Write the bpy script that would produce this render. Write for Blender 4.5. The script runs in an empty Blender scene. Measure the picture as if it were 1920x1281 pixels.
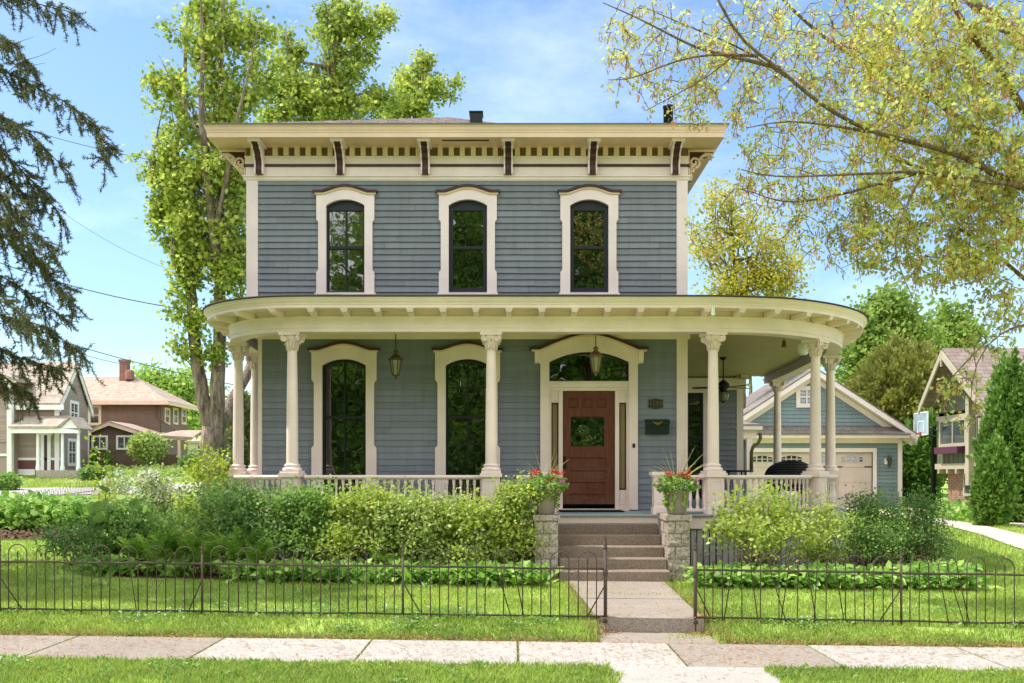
import bpy, math, random
import numpy as np
from math import sin, cos, pi, radians, sqrt
random.seed(7)
RNG = np.random.default_rng(11)
SC = bpy.context.scene
COL = SC.collection
E, F, HZ, CX = 1.66, 1800.0, 888.0, 960.0      # eye height, focal length and horizon of the surveyed photograph

def at(px, py, y):
    """survey: the point a pixel of the photograph shows at depth y (metres)"""
    return ((px - CX) / F * y, y, E + (HZ - py) / F * y)

def smooth(a, b, t):
    t = min(1, max(0, (t - a) / (b - a)))
    return t * t * (3 - 2 * t)

def interp(tab, v):
    return float(np.interp(v, [a for a, b in tab], [b for a, b in tab]))
GL = [(-60, -.3), (6, -.15), (9.02, -.15), (9.08, -.25), (10.26, -.25), (10.32, -.15), (10.95, -.02), (14.5, 0), (16, .05), (22, .26), (25, .35), (35, .47), (42, .6), (45, .74), (50, .95), (58, 1.65), (66, 2.1), (80, 2.4), (260, 6)]
GR = [(-60, -.3), (6, -.15), (9.02, -.15), (9.08, -.25), (10.26, -.25), (10.32, -.15), (10.95, -.02), (14.5, 0), (17, .06), (22, .26), (30, .3), (38, .3), (60, .7), (260, 3)]
def ground_z(x, y):
    a, b = interp(GL, y), interp(GR, y)
    w = smooth(-5, 5, x)
    return a * (1 - w) + b * w - .0125 * max(-14, min(14, x)) * (1 - smooth(17, 26, y))

# ------------------------------------------------------------------ materials
def lin(h):
    h = h.lstrip('#')
    v = [int(h[i:i + 2], 16) / 255 for i in (0, 2, 4)]
    return tuple((c / 12.92 if c <= .04045 else ((c + .055) / 1.055) ** 2.4) for c in v) + (1,)

class NT:
    def __init__(s, name):
        s.m = bpy.data.materials.new(name); s.m.use_nodes = True
        s.t = s.m.node_tree; s.t.nodes.clear()
    def n(s, typ, **kw):
        nd = s.t.nodes.new(typ)
        for k, v in kw.items():
            if k.startswith('i_'):
                nd.inputs[k[2:].replace('_', ' ')].default_value = v
            else:
                setattr(nd, k, v)
        return nd
    def l(s, a, b): s.t.links.new(a, b)
    def out(s, sh, disp=None):
        o = s.n('ShaderNodeOutputMaterial'); s.l(sh, o.inputs['Surface'])
        return s.m
    def ramp(s, fac, stops, interp='LINEAR'):
        r = s.n('ShaderNodeValToRGB'); r.color_ramp.interpolation = interp
        e = r.color_ramp.elements
        while len(e) < len(stops): e.new(.5)
        for i, (p, c) in enumerate(stops): e[i].position = p; e[i].color = c
        s.l(fac, r.inputs[0]); return r.outputs['Color']
    def noise(s, scale, detail=4, vec=None, rough=.55):
        nz = s.n('ShaderNodeTexNoise'); nz.inputs['Scale'].default_value = scale
        nz.inputs['Detail'].default_value = detail; nz.inputs['Roughness'].default_value = rough
        if vec is None:
            g = s.n('ShaderNodeNewGeometry'); vec = g.outputs['Position']
        s.l(vec, nz.inputs['Vector']); return nz.outputs['Fac']
    def mix(s, f, a, b, mode='MIX'):
        m = s.n('ShaderNodeMix'); m.data_type = 'RGBA'; m.blend_type = mode
        for k, v in ((0, f), (6, a), (7, b)):
            if isinstance(v, (int, float)): m.inputs[k].default_value = v
            elif isinstance(v, tuple): m.inputs[k].default_value = v
            else: s.l(v, m.inputs[k])
        return m.outputs[2]
    def bump(s, h, strength, dist=.01):
        b = s.n('ShaderNodeBump'); b.inputs['Strength'].default_value = strength; b.inputs['Distance'].default_value = dist
        s.l(h, b.inputs['Height']); return b.outputs['Normal']
    def pbr(s, color, rough=.6, metal=0, normal=None, spec=.4):
        p = s.n('ShaderNodeBsdfPrincipled')
        if isinstance(color, tuple): p.inputs['Base Color'].default_value = color
        else: s.l(color, p.inputs['Base Color'])
        p.inputs['Roughness'].default_value = rough; p.inputs['Metallic'].default_value = metal
        p.inputs['Specular IOR Level'].default_value = spec
        if normal is not None: s.l(normal, p.inputs['Normal'])
        return p.outputs[0]

def shade(c, k): return tuple(min(1, x * k) for x in c[:3]) + (1,)

def m_paint(name, hexc, rough=.55, var=.1, dirt=None, dirt_amt=.25, spec=.35):
    t = NT(name); c = lin(hexc)
    f = t.noise(1.7, 6)
    col = t.ramp(f, [(.3, shade(c, 1 - var)), (.7, shade(c, 1 + var * .6))])
    if dirt:
        g = t.noise(9, 8, rough=.75)
        fac = t.ramp(g, [(.58, (0, 0, 0, 1)), (.8, (dirt_amt,) * 3 + (1,))])
        col = t.mix(fac, col, lin(dirt))
    b = t.bump(t.noise(60, 3), .12, .004)
    return t.out(t.pbr(col, rough, normal=b, spec=spec))

def m_siding(name, hexc, var=.09):
    """painted boards: each board a little different, faint vertical streaks"""
    t = NT(name); c = lin(hexc)
    g = t.n('ShaderNodeNewGeometry')
    mp = t.n('ShaderNodeMapping'); mp.inputs['Scale'].default_value = (9, 9, .8); t.l(g.outputs['Position'], mp.inputs[0])
    st = t.noise(1.0, 5, mp.outputs[0])
    a = t.ramp(st, [(.3, shade(c, 1 - var)), (.72, shade(c, 1 + var))])
    gr = t.ramp(t.noise(2.3, 8, rough=.72), [(.5, (0, 0, 0, 1)), (.78, (.4, .4, .4, 1))])
    a = t.mix(gr, a, shade(lin('#8a8c8e'), .9))
    r = t.ramp(g.outputs['Random Per Island'], [(0, (.88,) * 3 + (1,)), (1, (1.09,) * 3 + (1,))])
    col = t.mix(1.0, a, r, 'MULTIPLY')
    mp2 = t.n('ShaderNodeMapping'); mp2.inputs['Scale'].default_value = (3, 3, 60); t.l(g.outputs['Position'], mp2.inputs[0])
    b = t.bump(t.noise(1.0, 3, mp2.outputs[0]), .25, .004)
    return t.out(t.pbr(col, .6, normal=b, spec=.3))

def m_foliage(name, cols, trans=.35, rough=.5, clump=1.2):
    t = NT(name)
    g = t.n('ShaderNodeNewGeometry')
    k = len(cols)
    a = t.ramp(g.outputs['Random Per Island'], [(i / max(1, k - 1), lin(c)) for i, c in enumerate(cols)])
    nz = t.noise(clump, 3)
    m = t.ramp(nz, [(.28, (.66, .72, .66, 1)), (.72, (1.26, 1.2, 1.08, 1))])
    col = t.mix(1.0, a, m, 'MULTIPLY')
    p = t.pbr(col, rough, spec=.3)
    tr = t.n('ShaderNodeBsdfTranslucent'); t.l(col, tr.inputs['Color'])
    ms = t.n('ShaderNodeMixShader'); ms.inputs[0].default_value = trans
    t.l(p, ms.inputs[1]); t.l(tr.outputs[0], ms.inputs[2])
    return t.out(ms.outputs[0])

def m_bark(name, a, b, sz=3):
    t = NT(name)
    g = t.n('ShaderNodeNewGeometry')
    mp = t.n('ShaderNodeMapping'); mp.inputs['Scale'].default_value = (sz * 3, sz * 3, sz * .6); t.l(g.outputs['Position'], mp.inputs[0])
    f = t.noise(1.6, 7, mp.outputs[0], .7)
    col = t.ramp(f, [(.36, lin(a)), (.62, lin(b))])
    return t.out(t.pbr(col, .9, normal=t.bump(f, .9, .03), spec=.15))

def m_speckle(name, base, dark, light, sc=55, big=.8, bump=.25, rough=.85, crack=0):
    """concrete with exposed aggregate and slow stains"""
    t = NT(name)
    s = t.noise(sc, 3, rough=.7)
    col = t.ramp(s, [(.32, lin(dark)), (.5, lin(base)), (.68, lin(light))])
    g = t.noise(big, 6, rough=.65)
    col = t.mix(1.0, col, t.ramp(g, [(.3, (.88, .875, .87, 1)), (.7, (1.06, 1.055, 1.05, 1))]), 'MULTIPLY')
    st = t.ramp(t.noise(3.1, 7, rough=.7), [(.55, (1, 1, 1, 1)), (.75, (.88, .87, .85, 1))])
    col = t.mix(1.0, col, st, 'MULTIPLY')
    if crack:
        gg = t.n('ShaderNodeNewGeometry'); dn = t.n('ShaderNodeTexNoise'); dn.inputs['Scale'].default_value = 2.5; t.l(gg.outputs['Position'], dn.inputs['Vector'])
        ad = t.n('ShaderNodeMix', data_type='VECTOR'); ad.inputs[0].default_value = .35; t.l(gg.outputs['Position'], ad.inputs[4]); t.l(dn.outputs['Color'], ad.inputs[5])
        vo = t.n('ShaderNodeTexVoronoi', feature='DISTANCE_TO_EDGE'); vo.inputs['Scale'].default_value = crack; t.l(ad.outputs[1], vo.inputs['Vector'])
        col = t.mix(1.0, col, t.ramp(vo.outputs['Distance'], [(.0, (.62, .6, .56, 1)), (.0045, (1, 1, 1, 1))]), 'MULTIPLY')
    return t.out(t.pbr(col, rough, normal=t.bump(s, bump, .006), spec=.2))

def m_shingle(name, a, b, c, along='x', row=.14):
    t = NT(name)
    g = t.n('ShaderNodeNewGeometry')
    sp = t.n('ShaderNodeSeparateXYZ'); t.l(g.outputs['Position'], sp.inputs[0])
    cb = t.n('ShaderNodeCombineXYZ')
    t.l(sp.outputs['X' if along == 'x' else 'Y'], cb.inputs['X']); t.l(sp.outputs['Z'], cb.inputs['Y'])
    br = t.n('ShaderNodeTexBrick'); t.l(cb.outputs[0], br.inputs['Vector'])
    br.inputs['Color1'].default_value = lin(a); br.inputs['Color2'].default_value = lin(b); br.inputs['Mortar'].default_value = lin(c)
    br.inputs['Scale'].default_value = 1; br.inputs['Brick Width'].default_value = .33; br.inputs['Row Height'].default_value = row
    br.inputs['Mortar Size'].default_value = .008; br.inputs['Bias'].default_value = 0
    nz = t.noise(3.5, 6)
    col = t.mix(1.0, br.outputs['Color'], t.ramp(nz, [(.3, (.8, .8, .8, 1)), (.7, (1.12, 1.1, 1.08, 1))]), 'MULTIPLY')
    return t.out(t.pbr(col, .9, normal=t.bump(t.noise(40, 3), .3, .01), spec=.15))

def m_glass(name, tint='#08090a', ior=2.4, rough=.015, wob=.02):
    t = NT(name)
    p = t.n('ShaderNodeBsdfPrincipled')
    nz = t.noise(.9, 3)
    t.l(t.ramp(nz, [(.35, shade(lin(tint), .6)), (.7, shade(lin(tint), 1.6))]), p.inputs['Base Color'])
    p.inputs['Roughness'].default_value = rough
    p.inputs['IOR'].default_value = ior; p.inputs['Specular IOR Level'].default_value = .5
    t.l(t.bump(t.noise(2.2, 2), wob, .1), p.inputs['Normal'])
    return t.out(p.outputs[0])

def m_wood(name, a, b):
    t = NT(name)
    g = t.n('ShaderNodeNewGeometry')
    mp = t.n('ShaderNodeMapping'); mp.inputs['Scale'].default_value = (22, 22, 1.6); t.l(g.outputs['Position'], mp.inputs[0])
    f = t.noise(1.5, 6, mp.outputs[0], .65)
    col = t.ramp(f, [(.3, lin(a)), (.7, lin(b))])
    h = t.n('ShaderNodeMapRange'); sp = t.n('ShaderNodeSeparateXYZ'); t.l(g.outputs['Position'], sp.inputs[0])
    t.l(sp.outputs['Z'], h.inputs[0]); h.inputs[1].default_value = .98; h.inputs[2].default_value = 2.4
    w = t.noise(3, 5)
    fac = t.mix(1.0, t.ramp(h.outputs[0], [(0, (.4, .4, .4, 1)), (.7, (.05, .05, .05, 1))]), t.ramp(w, [(.4, (0, 0, 0, 1)), (.65, (1, 1, 1, 1))]), 'MULTIPLY')
    col = t.mix(fac, col, lin('#7d6a58'))
    return t.out(t.pbr(col, .42, normal=t.bump(f, .15, .004)))

def m_ground(name, stops, sc=.6, fine=30, bump=.6):
    t = NT(name)
    a = t.ramp(t.noise(sc, 6), [(p, lin(c)) for p, c in stops])
    b = t.ramp(t.noise(fine, 4), [(.3, (.7, .7, .7, 1)), (.7, (1.25, 1.25, 1.2, 1))])
    return t.out(t.pbr(t.mix(1.0, a, b, 'MULTIPLY'), .95, normal=t.bump(t.noise(fine * 1.5, 3), bump, .03), spec=.1))

M = {}
M['siding'] = m_siding('blue_grey_siding', '#7c8089')
M['tan_trim'] = m_paint('tan_trim_paint', '#b3a793')
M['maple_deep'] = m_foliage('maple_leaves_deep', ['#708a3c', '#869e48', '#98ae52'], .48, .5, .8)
M['cream'] = m_paint('cream_trim_paint', '#efdcdb', dirt='#a3948a', dirt_amt=.35)
M['porch_cream'] = m_paint('porch_cream_paint', '#f0d9d0', dirt='#a89a88', dirt_amt=.4)
M['yellow_cream'] = m_paint('cornice_paint', '#e8c8b2', dirt='#a3927c', dirt_amt=.3)
M['olive'] = m_paint('olive_tan', '#775e42')
M['maroon'] = m_paint('dark_maroon_paint', '#4a2c2e', .45, var=.2)
M['navy'] = m_paint('navy_black_sash_paint', '#23262f', .4)
M['black'] = m_paint('black_paint', '#151616', .4)
M['iron'] = m_paint('weathered_iron', '#54463c', .75, var=.35, dirt='#7d4a2c', dirt_amt=.6)
M['glass'] = m_glass('dark_window_glass')
M['glass_far'] = m_glass('far_window_glass', '#39474a')
M['door'] = m_wood('red_brown_door_wood', '#4a2217', '#753c27')
M['tan_glass'] = m_paint('curtained_sidelight', '#8d7a5a', .25)
M['deck'] = m_paint('blue_grey_deck_paint', '#98a3aa', .5, dirt='#6b6a64', dirt_amt=.4)
M['skirt'] = m_paint('grey_slat_paint', '#b9b6b3', dirt='#77736a', dirt_amt=.35)
M['ceiling'] = m_paint('porch_ceiling_paint', '#b29c64')
M['stone'] = m_speckle('split_face_block', '#a79a8c', '#7b6f63', '#c3b9ad', 26, 2.2, .8)
M['mortar'] = m_speckle('block_mortar', '#8a8178', '#6d655c', '#a0978c', 60)
M['step'] = m_speckle('brown_step_concrete', '#877667', '#67594c', '#a29283', 70, 1.4)
M['pale_concrete'] = m_speckle('pale_concrete', '#ada69d', '#918a82', '#beb7ae', 80, 1.1, .12, crack=.55)
M['pink_concrete'] = m_speckle('pink_aggregate_concrete', '#978a7e', '#74685d', '#b0a497', 75, 1.1, .3, crack=.7)
M['joint'] = m_ground('joint_dirt', [(.3, '#5b4c3a'), (.7, '#7a6a50')])
M['roof'] = m_shingle('brown_grey_shingles', '#6f6460', '#80736d', '#4b4340')
M['roof_edge'] = m_paint('roof_edge', '#4c3d34', .9)
M['metal_roof'] = m_paint('roof_metal', '#6e7072', .5)
M['pot'] = m_paint('taupe_pot', '#8a7d70', .6)
M['soil'] = m_ground('mulch', [(.35, '#5a4436'), (.65, '#8c7260')], 6, 60, 1.0)
M['lawn_soil'] = m_ground('lawn_under_blades', [(.3, '#86a048'), (.5, '#9ab256'), (.72, '#aeba68')], .5, 40)
M['asphalt'] = m_speckle('road_asphalt', '#b0a8a2', '#8f8882', '#c4bdb7', 20, .3, .1)
M['gravel_drive'] = m_speckle('driveway_concrete', '#c4b4a8', '#a09084', '#d6c8be', 25, .5, .1)
M['grass'] = m_foliage('grass_blades', ['#92af4a', '#a6c056', '#bed068', '#9ab750', '#d8dc98'], .5, .55, .55)
M['straw'] = m_foliage('dry_straw_blades', ['#b5a468', '#c9ba86', '#a08a54', '#9cb04a'], .3, .7)
M['grey_bark'] = m_bark('grey_furrowed_bark', '#4e4238', '#9a8a7a', 2.2)
M['brown_bark'] = m_bark('brown_bark', '#4a3b2c', '#8a745a', 5)
M['twig'] = m_bark('dark_twig', '#3c3026', '#6a5845', 8)
M['pale_twig'] = m_bark('pale_twig', '#7d6a52', '#b09c80', 8)
M['maple'] = m_foliage('maple_leaves', ['#94a646', '#aaba52', '#c2cd62', '#d6dc78', '#82943e'], .52, .5, .8)
M['far_leaf'] = m_foliage('far_tree_leaves', ['#728a40', '#88a04c', '#9fb45c', '#7c9446'], .48, .55, .5)
M['far_leaf_light'] = m_foliage('light_tree_leaves', ['#88a84c', '#a0bc5c', '#b4ca6c', '#92b054'], .45, .55, .5)
M['yellow_leaf'] = m_foliage('yellow_young_leaves', ['#b8b048', '#d4c250', '#a4b04c', '#e0ce5c', '#94a848'], .5, .55, .7)
M['young_leaf'] = m_foliage('young_maple_leaves', ['#c8d070', '#dcde82', '#b4c464', '#e8e696', '#a6ba5e'], .6, .5, 1.2)
M['samara'] = m_foliage('maple_seed_wings', ['#c08a54', '#d09c66', '#a87248', '#dcb07c', '#b48052'], .35, .6, 1.2)
M['spruce'] = m_foliage('spruce_needles', ['#5c6648', '#6e7654', '#7e7c58', '#505c44', '#8a805e'], .2, .7, 2)
M['arbor'] = m_foliage('arborvitae_sprays', ['#5c8038', '#749a46', '#8cae54', '#66883e'], .3, .6, 1.4)
M['olive_arbor'] = m_foliage('olive_arborvitae_sprays', ['#767c3c', '#8e9048', '#a2a054', '#828642'], .3, .6, .7)
M['shrub_light'] = m_foliage('light_shrub_leaves', ['#94ae54', '#aec268', '#c6d282', '#84a04c', '#d8de9c'], .45, .5, 2)
M['shrub_yellow'] = m_foliage('yellow_green_leaves', ['#b2c44c', '#c8d45a', '#9cb648', '#dce270'], .5, .5, 2)
M['shrub_mid'] = m_foliage('green_shrub_leaves', ['#769c4c', '#8cb058', '#a6c46a', '#688e48'], .45, .5, 2)
M['shrub_dark'] = m_foliage('dark_shrub_leaves', ['#648848', '#7a9c54', '#90ae64', '#587a48'], .42, .5, 2)
M['hosta'] = m_foliage('hosta_leaves', ['#6a9a42', '#84b04c', '#a4c860', '#cde090'], .42, .4, 2)
M['fern'] = m_foliage('fern_fronds', ['#7aa040', '#92b64a', '#a8c658'], .5, .55, 2)
M['white_flower'] = m_foliage('white_blossom', ['#e8e6dc', '#f4f2ea', '#d8dcc8'], .3, .6, 3)
M['red_flower'] = m_foliage('red_geranium', ['#d8322c', '#e8483c', '#c8282c'], .3, .6, 4)
M['pink_flower'] = m_foliage('pink_petunia', ['#c060a8', '#d88cc4', '#a84898'], .3, .6, 4)
M['orange_flower'] = m_foliage('orange_bloom', ['#e87830', '#f09048'], .3, .6, 4)
M['spike'] = m_foliage('spike_grass', ['#b8b070', '#c8c48c', '#98a050'], .3, .5, 4)
M['litter'] = m_foliage('fallen_seed_wings', ['#b07c50', '#c49468', '#966440', '#caa47c'], .2, .7, 3)
M['mailbox'] = m_paint('dark_green_enamel', '#1c2b26', .3)
M['brass'] = NT('brass'); M['brass'] = M['brass'].out(M['brass'].pbr(lin('#9c7c40'), .35, 1))
M['bronze'] = m_paint('bronze_patina', '#4f4429', .45, var=.3)
M['plaque'] = m_paint('bronze_plaque', '#3d3828', .5)
M['plaque_text'] = m_paint('plaque_raised_text', '#5f5846', .45)
M['lamp_glass'] = m_glass('lantern_glass', '#8a8468', 1.5, .12)
M['white'] = m_paint('white_paint', '#ecebe6')
M['fan'] = m_paint('dark_bronze_fan', '#1c1712', .4)
M['wicker'] = m_paint('black_wicker', '#17181b', .5)
# neighbours
M['tan_siding'] = m_siding('tan_siding', '#a08e82')
M['brown_siding'] = m_siding('brown_siding', '#806656')
M['dark_brown_siding'] = m_siding('dark_brown_siding', '#6c5748')
M['plum'] = m_paint('plum_band', '#6a3c3e')
M['tan_roof'] = m_shingle('tan_shingles', '#a89a8c', '#b6a898', '#8a7c70')
M['salmon_roof'] = m_shingle('salmon_shingles', '#ac9686', '#b8a494', '#8c7868')
M['dark_roof'] = m_shingle('weathered_shingles', '#84766e', '#94857c', '#665a54', 'x')
M['brick'] = m_shingle('brown_brick', '#8a6250', '#9c7260', '#b0a094', 'y', .075)
M['chimney_brick'] = m_shingle('red_brick', '#7c4c40', '#8c5a4c', '#a89a8c', 'x', .08)
M['garage_siding'] = m_siding('teal_grey_siding', '#7c8a91')
M['garage_door'] = m_paint('pink_beige_door', '#d4bcb6')
M['green_board'] = m_siding('green_grey_board', '#666854')
M['garage_roof'] = m_shingle('garage_shingles', '#7c726c', '#8a8079', '#5c5450')
M['backboard'] = m_glass('clear_backboard', '#8fa4ac', 1.5, .1)
M['red'] = m_paint('rim_red', '#c04a48')
M['net'] = m_paint('net_cord', '#e8e4dc')
M['car_blue'] = m_paint('blue_car_paint', '#3f6a9a', .25, var=.03)
M['rubber'] = m_paint('rubber', '#1a1a1a', .8)
M['purple'] = m_paint('purple_flower_box', '#5a3448')

# ------------------------------------------------------------------ mesh builder
class MB:
    def __init__(s): s.v = []; s.f = []; s.sm = []
    def add(s, vs, fs, smooth=False):
        o = len(s.v); s.v += [tuple(map(float, p)) for p in vs]
        s.f += [tuple(i + o for i in f) for f in fs]; s.sm += [smooth] * len(fs); return s
    def box(s, x0, x1, y0, y1, z0, z1):
        vs = [(x0, y0, z0), (x1, y0, z0), (x1, y1, z0), (x0, y1, z0), (x0, y0, z1), (x1, y0, z1), (x1, y1, z1), (x0, y1, z1)]
        return s.add(vs, [(0, 3, 2, 1), (4, 5, 6, 7), (0, 1, 5, 4), (1, 2, 6, 5), (2, 3, 7, 6), (3, 0, 4, 7)])
    def obox(s, c, u, v, w):
        """oriented box: centre, three half vectors"""
        c, u, v, w = map(np.array, (c, u, v, w)); vs = []
        for k in (-1, 1):
            for a, b in ((-1, -1), (1, -1), (1, 1), (-1, 1)): vs.append(c + a * u + b * v + k * w)
        return s.add(vs, [(0, 3, 2, 1), (4, 5, 6, 7), (0, 1, 5, 4), (1, 2, 6, 5), (2, 3, 7, 6), (3, 0, 4, 7)])
    def prism(s, poly, y0, y1, fn=None):
        """polygon in (x,z) extruded along y"""
        n = len(poly); fn = fn or (lambda x, y, z: (x, y, z))
        vs = [fn(x, y0, z) for x, z in poly] + [fn(x, y1, z) for x, z in poly]
        fs = [tuple(range(n)), tuple(range(2 * n - 1, n - 1, -1))]
        fs += [(i, i + n, (i + 1) % n + n, (i + 1) % n) for i in range(n)]
        return s.add(vs, fs)
    def lathe(s, prof, c=(0, 0, 0), n=16, smooth=True):
        vs = []; fs = []
        for r, z in prof:
            for k in range(n):
                a = 2 * pi * k / n; vs.append((c[0] + r * cos(a), c[1] + r * sin(a), c[2] + z))
        for j in range(len(prof) - 1):
            for k in range(n):
                k2 = (k + 1) % n; fs.append((j * n + k, j * n + k2, (j + 1) * n + k2, (j + 1) * n + k))
        s.add(vs, fs, smooth)
        for j, fl in ((0, 1), (len(prof) - 1, 0)):
            if prof[j][0] > 1e-4:
                ids = [(c[0] + prof[j][0] * cos(2 * pi * k / n), c[1] + prof[j][0] * sin(2 * pi * k / n), c[2] + prof[j][1]) for k in range(n)]
                s.add(ids, [tuple(range(n))[::-1] if fl else tuple(range(n))])
        return s
    def tube(s, pts, r, n=6, cap=True, smooth=True):
        pts = [np.array(p, float) for p in pts]
        rs = r if hasattr(r, '__len__') else [r] * len(pts)
        vs = []; fs = []; prev = None
        for i, p in enumerate(pts):
            d = pts[min(i + 1, len(pts) - 1)] - pts[max(i - 1, 0)]
            d = d / (np.linalg.norm(d) + 1e-9)
            if prev is None:
                a = np.array((0, 0, 1.)) if abs(d[2]) < .9 else np.array((1., 0, 0))
            else: a = prev
            u = a - d * a.dot(d); u /= np.linalg.norm(u) + 1e-9; w = np.cross(d, u); prev = u
            for k in range(n):
                t = 2 * pi * k / n; vs.append(p + rs[i] * (cos(t) * u + sin(t) * w))
        for i in range(len(pts) - 1):
            for k in range(n):
                k2 = (k + 1) % n; fs.append((i * n + k, i * n + k2, (i + 1) * n + k2, (i + 1) * n + k))
        if cap: fs += [tuple(range(n))[::-1], tuple(range((len(pts) - 1) * n, len(pts) * n))]
        return s.add(vs, fs, smooth)
    def quad(s, a, b, c, d): return s.add([a, b, c, d], [(0, 1, 2, 3)])
    def poly(s, pts): return s.add(pts, [tuple(range(len(pts)))])
    def slab(s, top, t):
        """polygon (3d) thickened downward by t"""
        n = len(top); vs = list(top) + [(x, y, z - t) for x, y, z in top]
        return s.add(vs, [tuple(range(n)), tuple(range(2 * n - 1, n - 1, -1))] + [(i, i + n, (i + 1) % n + n, (i + 1) % n) for i in range(n)])
    def sweep(s, pts, nrm, prof, closed=False, smooth=False):
        """profile of (outward, z) carried along a ground path with outward normals"""
        k = len(prof); vs = []; fs = []
        for (x, y), (nx, ny) in zip(pts, nrm):
            for d, z in prof: vs.append((x + nx * d, y + ny * d, z))
        for i in range(len(pts) - 1):
            for j in range(k if closed else k - 1):
                j2 = (j + 1) % k; fs.append((i * k + j, i * k + j2, (i + 1) * k + j2, (i + 1) * k + j))
        if closed: fs += [tuple(range(k)), tuple(range((len(pts) - 1) * k, len(pts) * k))[::-1]]
        return s.add(vs, fs, smooth)
    def mesh(s, name):
        me = bpy.data.meshes.new(name); me.from_pydata(s.v, [], s.f)
        if any(s.sm): me.polygons.foreach_set('use_smooth', s.sm)
        me.update(); return me
    def build(s, name, mat, parent=None):
        me = s.mesh(name); me.materials.append(M[mat] if isinstance(mat, str) else mat)
        return link(name, me, parent)

def wloc(o):
    x = y = z = 0
    while o: x += o.location[0]; y += o.location[1]; z += o.location[2]; o = o.parent
    return x, y, z
def link(name, data, parent=None, local=False):
    o = bpy.data.objects.new(name, data); COL.objects.link(o)
    if parent is not None:
        o.parent = parent
        if not local:
            w = wloc(parent); o.location = (-w[0], -w[1], -w[2])   # part meshes are modelled in world metres
    return o
def thing(name, label, cat, loc=(0, 0, 0), group=None, kind=None):
    o = bpy.data.objects.new(name, None); COL.objects.link(o); o.location = loc
    o.empty_display_size = .2
    return tag(o, label, cat, group, kind)
def tag(o, label=None, cat=None, group=None, kind=None):
    if label: o['label'] = label
    if cat: o['category'] = cat
    if group: o['group'] = group
    if kind: o['kind'] = kind
    return o
def dup(o, parent=None):
    c = o.copy(); COL.objects.link(c)
    if parent is not None: c.parent = parent
    for ch in list(o.children): dup(ch, c)
    return c

# ------------------------------------------------------------------ numpy foliage
SHAPES = {
 'leaf': [(0, 0), (.28, .3), (.3, .55), (0, 1), (-.3, .55), (-.28, .3)],
 'rhomb': [(0, 0), (.36, .5), (0, 1), (-.36, .5)],
 'maple': [(0, 0), (.22, .18), (.55, .25), (.3, .5), (.36, .8), (.1, .7), (0, 1.05), (-.1, .7), (-.36, .8), (-.3, .5), (-.55, .25), (-.22, .18)],
 'wing': [(0, 0), (.16, .35), (.12, .9), (-.06, 1), (-.08, .3)],
 'round': [(0, 0), (.4, .25), (.45, .65), (0, 1), (-.45, .65), (-.4, .25)],
 'needle': [(-.1, 0), (.1, 0), (.06, 1), (-.06, 1)], 'leaflet': [(-.07, 0), (.07, 0), (.08, .4), (0, 1), (-.08, .4)],
 'spray': [(0, 0), (.3, .15), (.22, .4), (.42, .6), (.18, .75), (0, 1.1), (-.2, .72), (-.4, .62), (-.24, .38), (-.3, .12)],
}
def np_mesh(name, V, k):
    """V: (n,k,3) one polygon of k corners each"""
    n = V.shape[0]; me = bpy.data.meshes.new(name)
    me.vertices.add(n * k); me.vertices.foreach_set('co', V.reshape(-1).astype(np.float32))
    me.loops.add(n * k); me.loops.foreach_set('vertex_index', np.arange(n * k, dtype=np.int32))
    me.polygons.add(n); me.polygons.foreach_set('loop_start', np.arange(0, n * k, k, dtype=np.int32))
    try: me.polygons.foreach_set('loop_total', np.full(n, k, dtype=np.int32))
    except Exception: pass
    me.update(calc_edges=True); return me
def unit(a): return a / (np.linalg.norm(a, axis=-1, keepdims=True) + 1e-9)
def leaves_v(P, size, shape='leaf', up=.5, axis=None, fold=.15, jit=.35):
    P = np.asarray(P, float); n = len(P); T = np.array(SHAPES[shape]); k = len(T)
    sz = np.asarray(size, float) * (1 + jit * (RNG.random(n) - .5) * 2)
    nr = unit(RNG.normal(size=(n, 3)) + np.array((0, 0, up)))
    ax = RNG.normal(size=(n, 3)) if axis is None else np.asarray(axis, float) + .35 * RNG.normal(size=(n, 3))
    d = unit(ax - nr * (ax * nr).sum(1, keepdims=True)) if axis is None else unit(ax)
    if axis is not None: nr = unit(nr - d * (nr * d).sum(1, keepdims=True))
    b = np.cross(d, nr)
    V = P[:, None, :] + sz[:, None, None] * (T[None, :, 0:1] * b[:, None, :] + T[None, :, 1:2] * d[:, None, :] + fold * np.abs(T[None, :, 0:1]) * nr[:, None, :])
    return V
def leaves(name, P, size, mat, parent, shape='leaf', **kw):
    V = leaves_v(P, size, shape, **kw)
    me = np_mesh(name, V, V.shape[1]); me.materials.append(M[mat])
    return link(name, me, parent)
def in_ball(n, shell=.0):
    d = unit(RNG.normal(size=(n, 3))); r = RNG.random(n) ** (1 / 3)
    r = shell + (1 - shell) * r
    return d * r[:, None]
def px_blobs(bl, y, depth=1.0, shell=.3, dy=0):
    """crown masses surveyed in the photograph, set out in metres around their own depth"""
    out = []
    for b in bl:
        px, py, rx, ry, n = b[:5]; yy = b[5] if len(b) > 5 else y
        c = np.array(at(px, py, yy)); s = yy / F
        q = in_ball(n, shell) * np.array((rx * s, depth * .5 * (rx + ry) * s, ry * s))
        out.append(c + q)
    return np.vstack(out)

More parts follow.
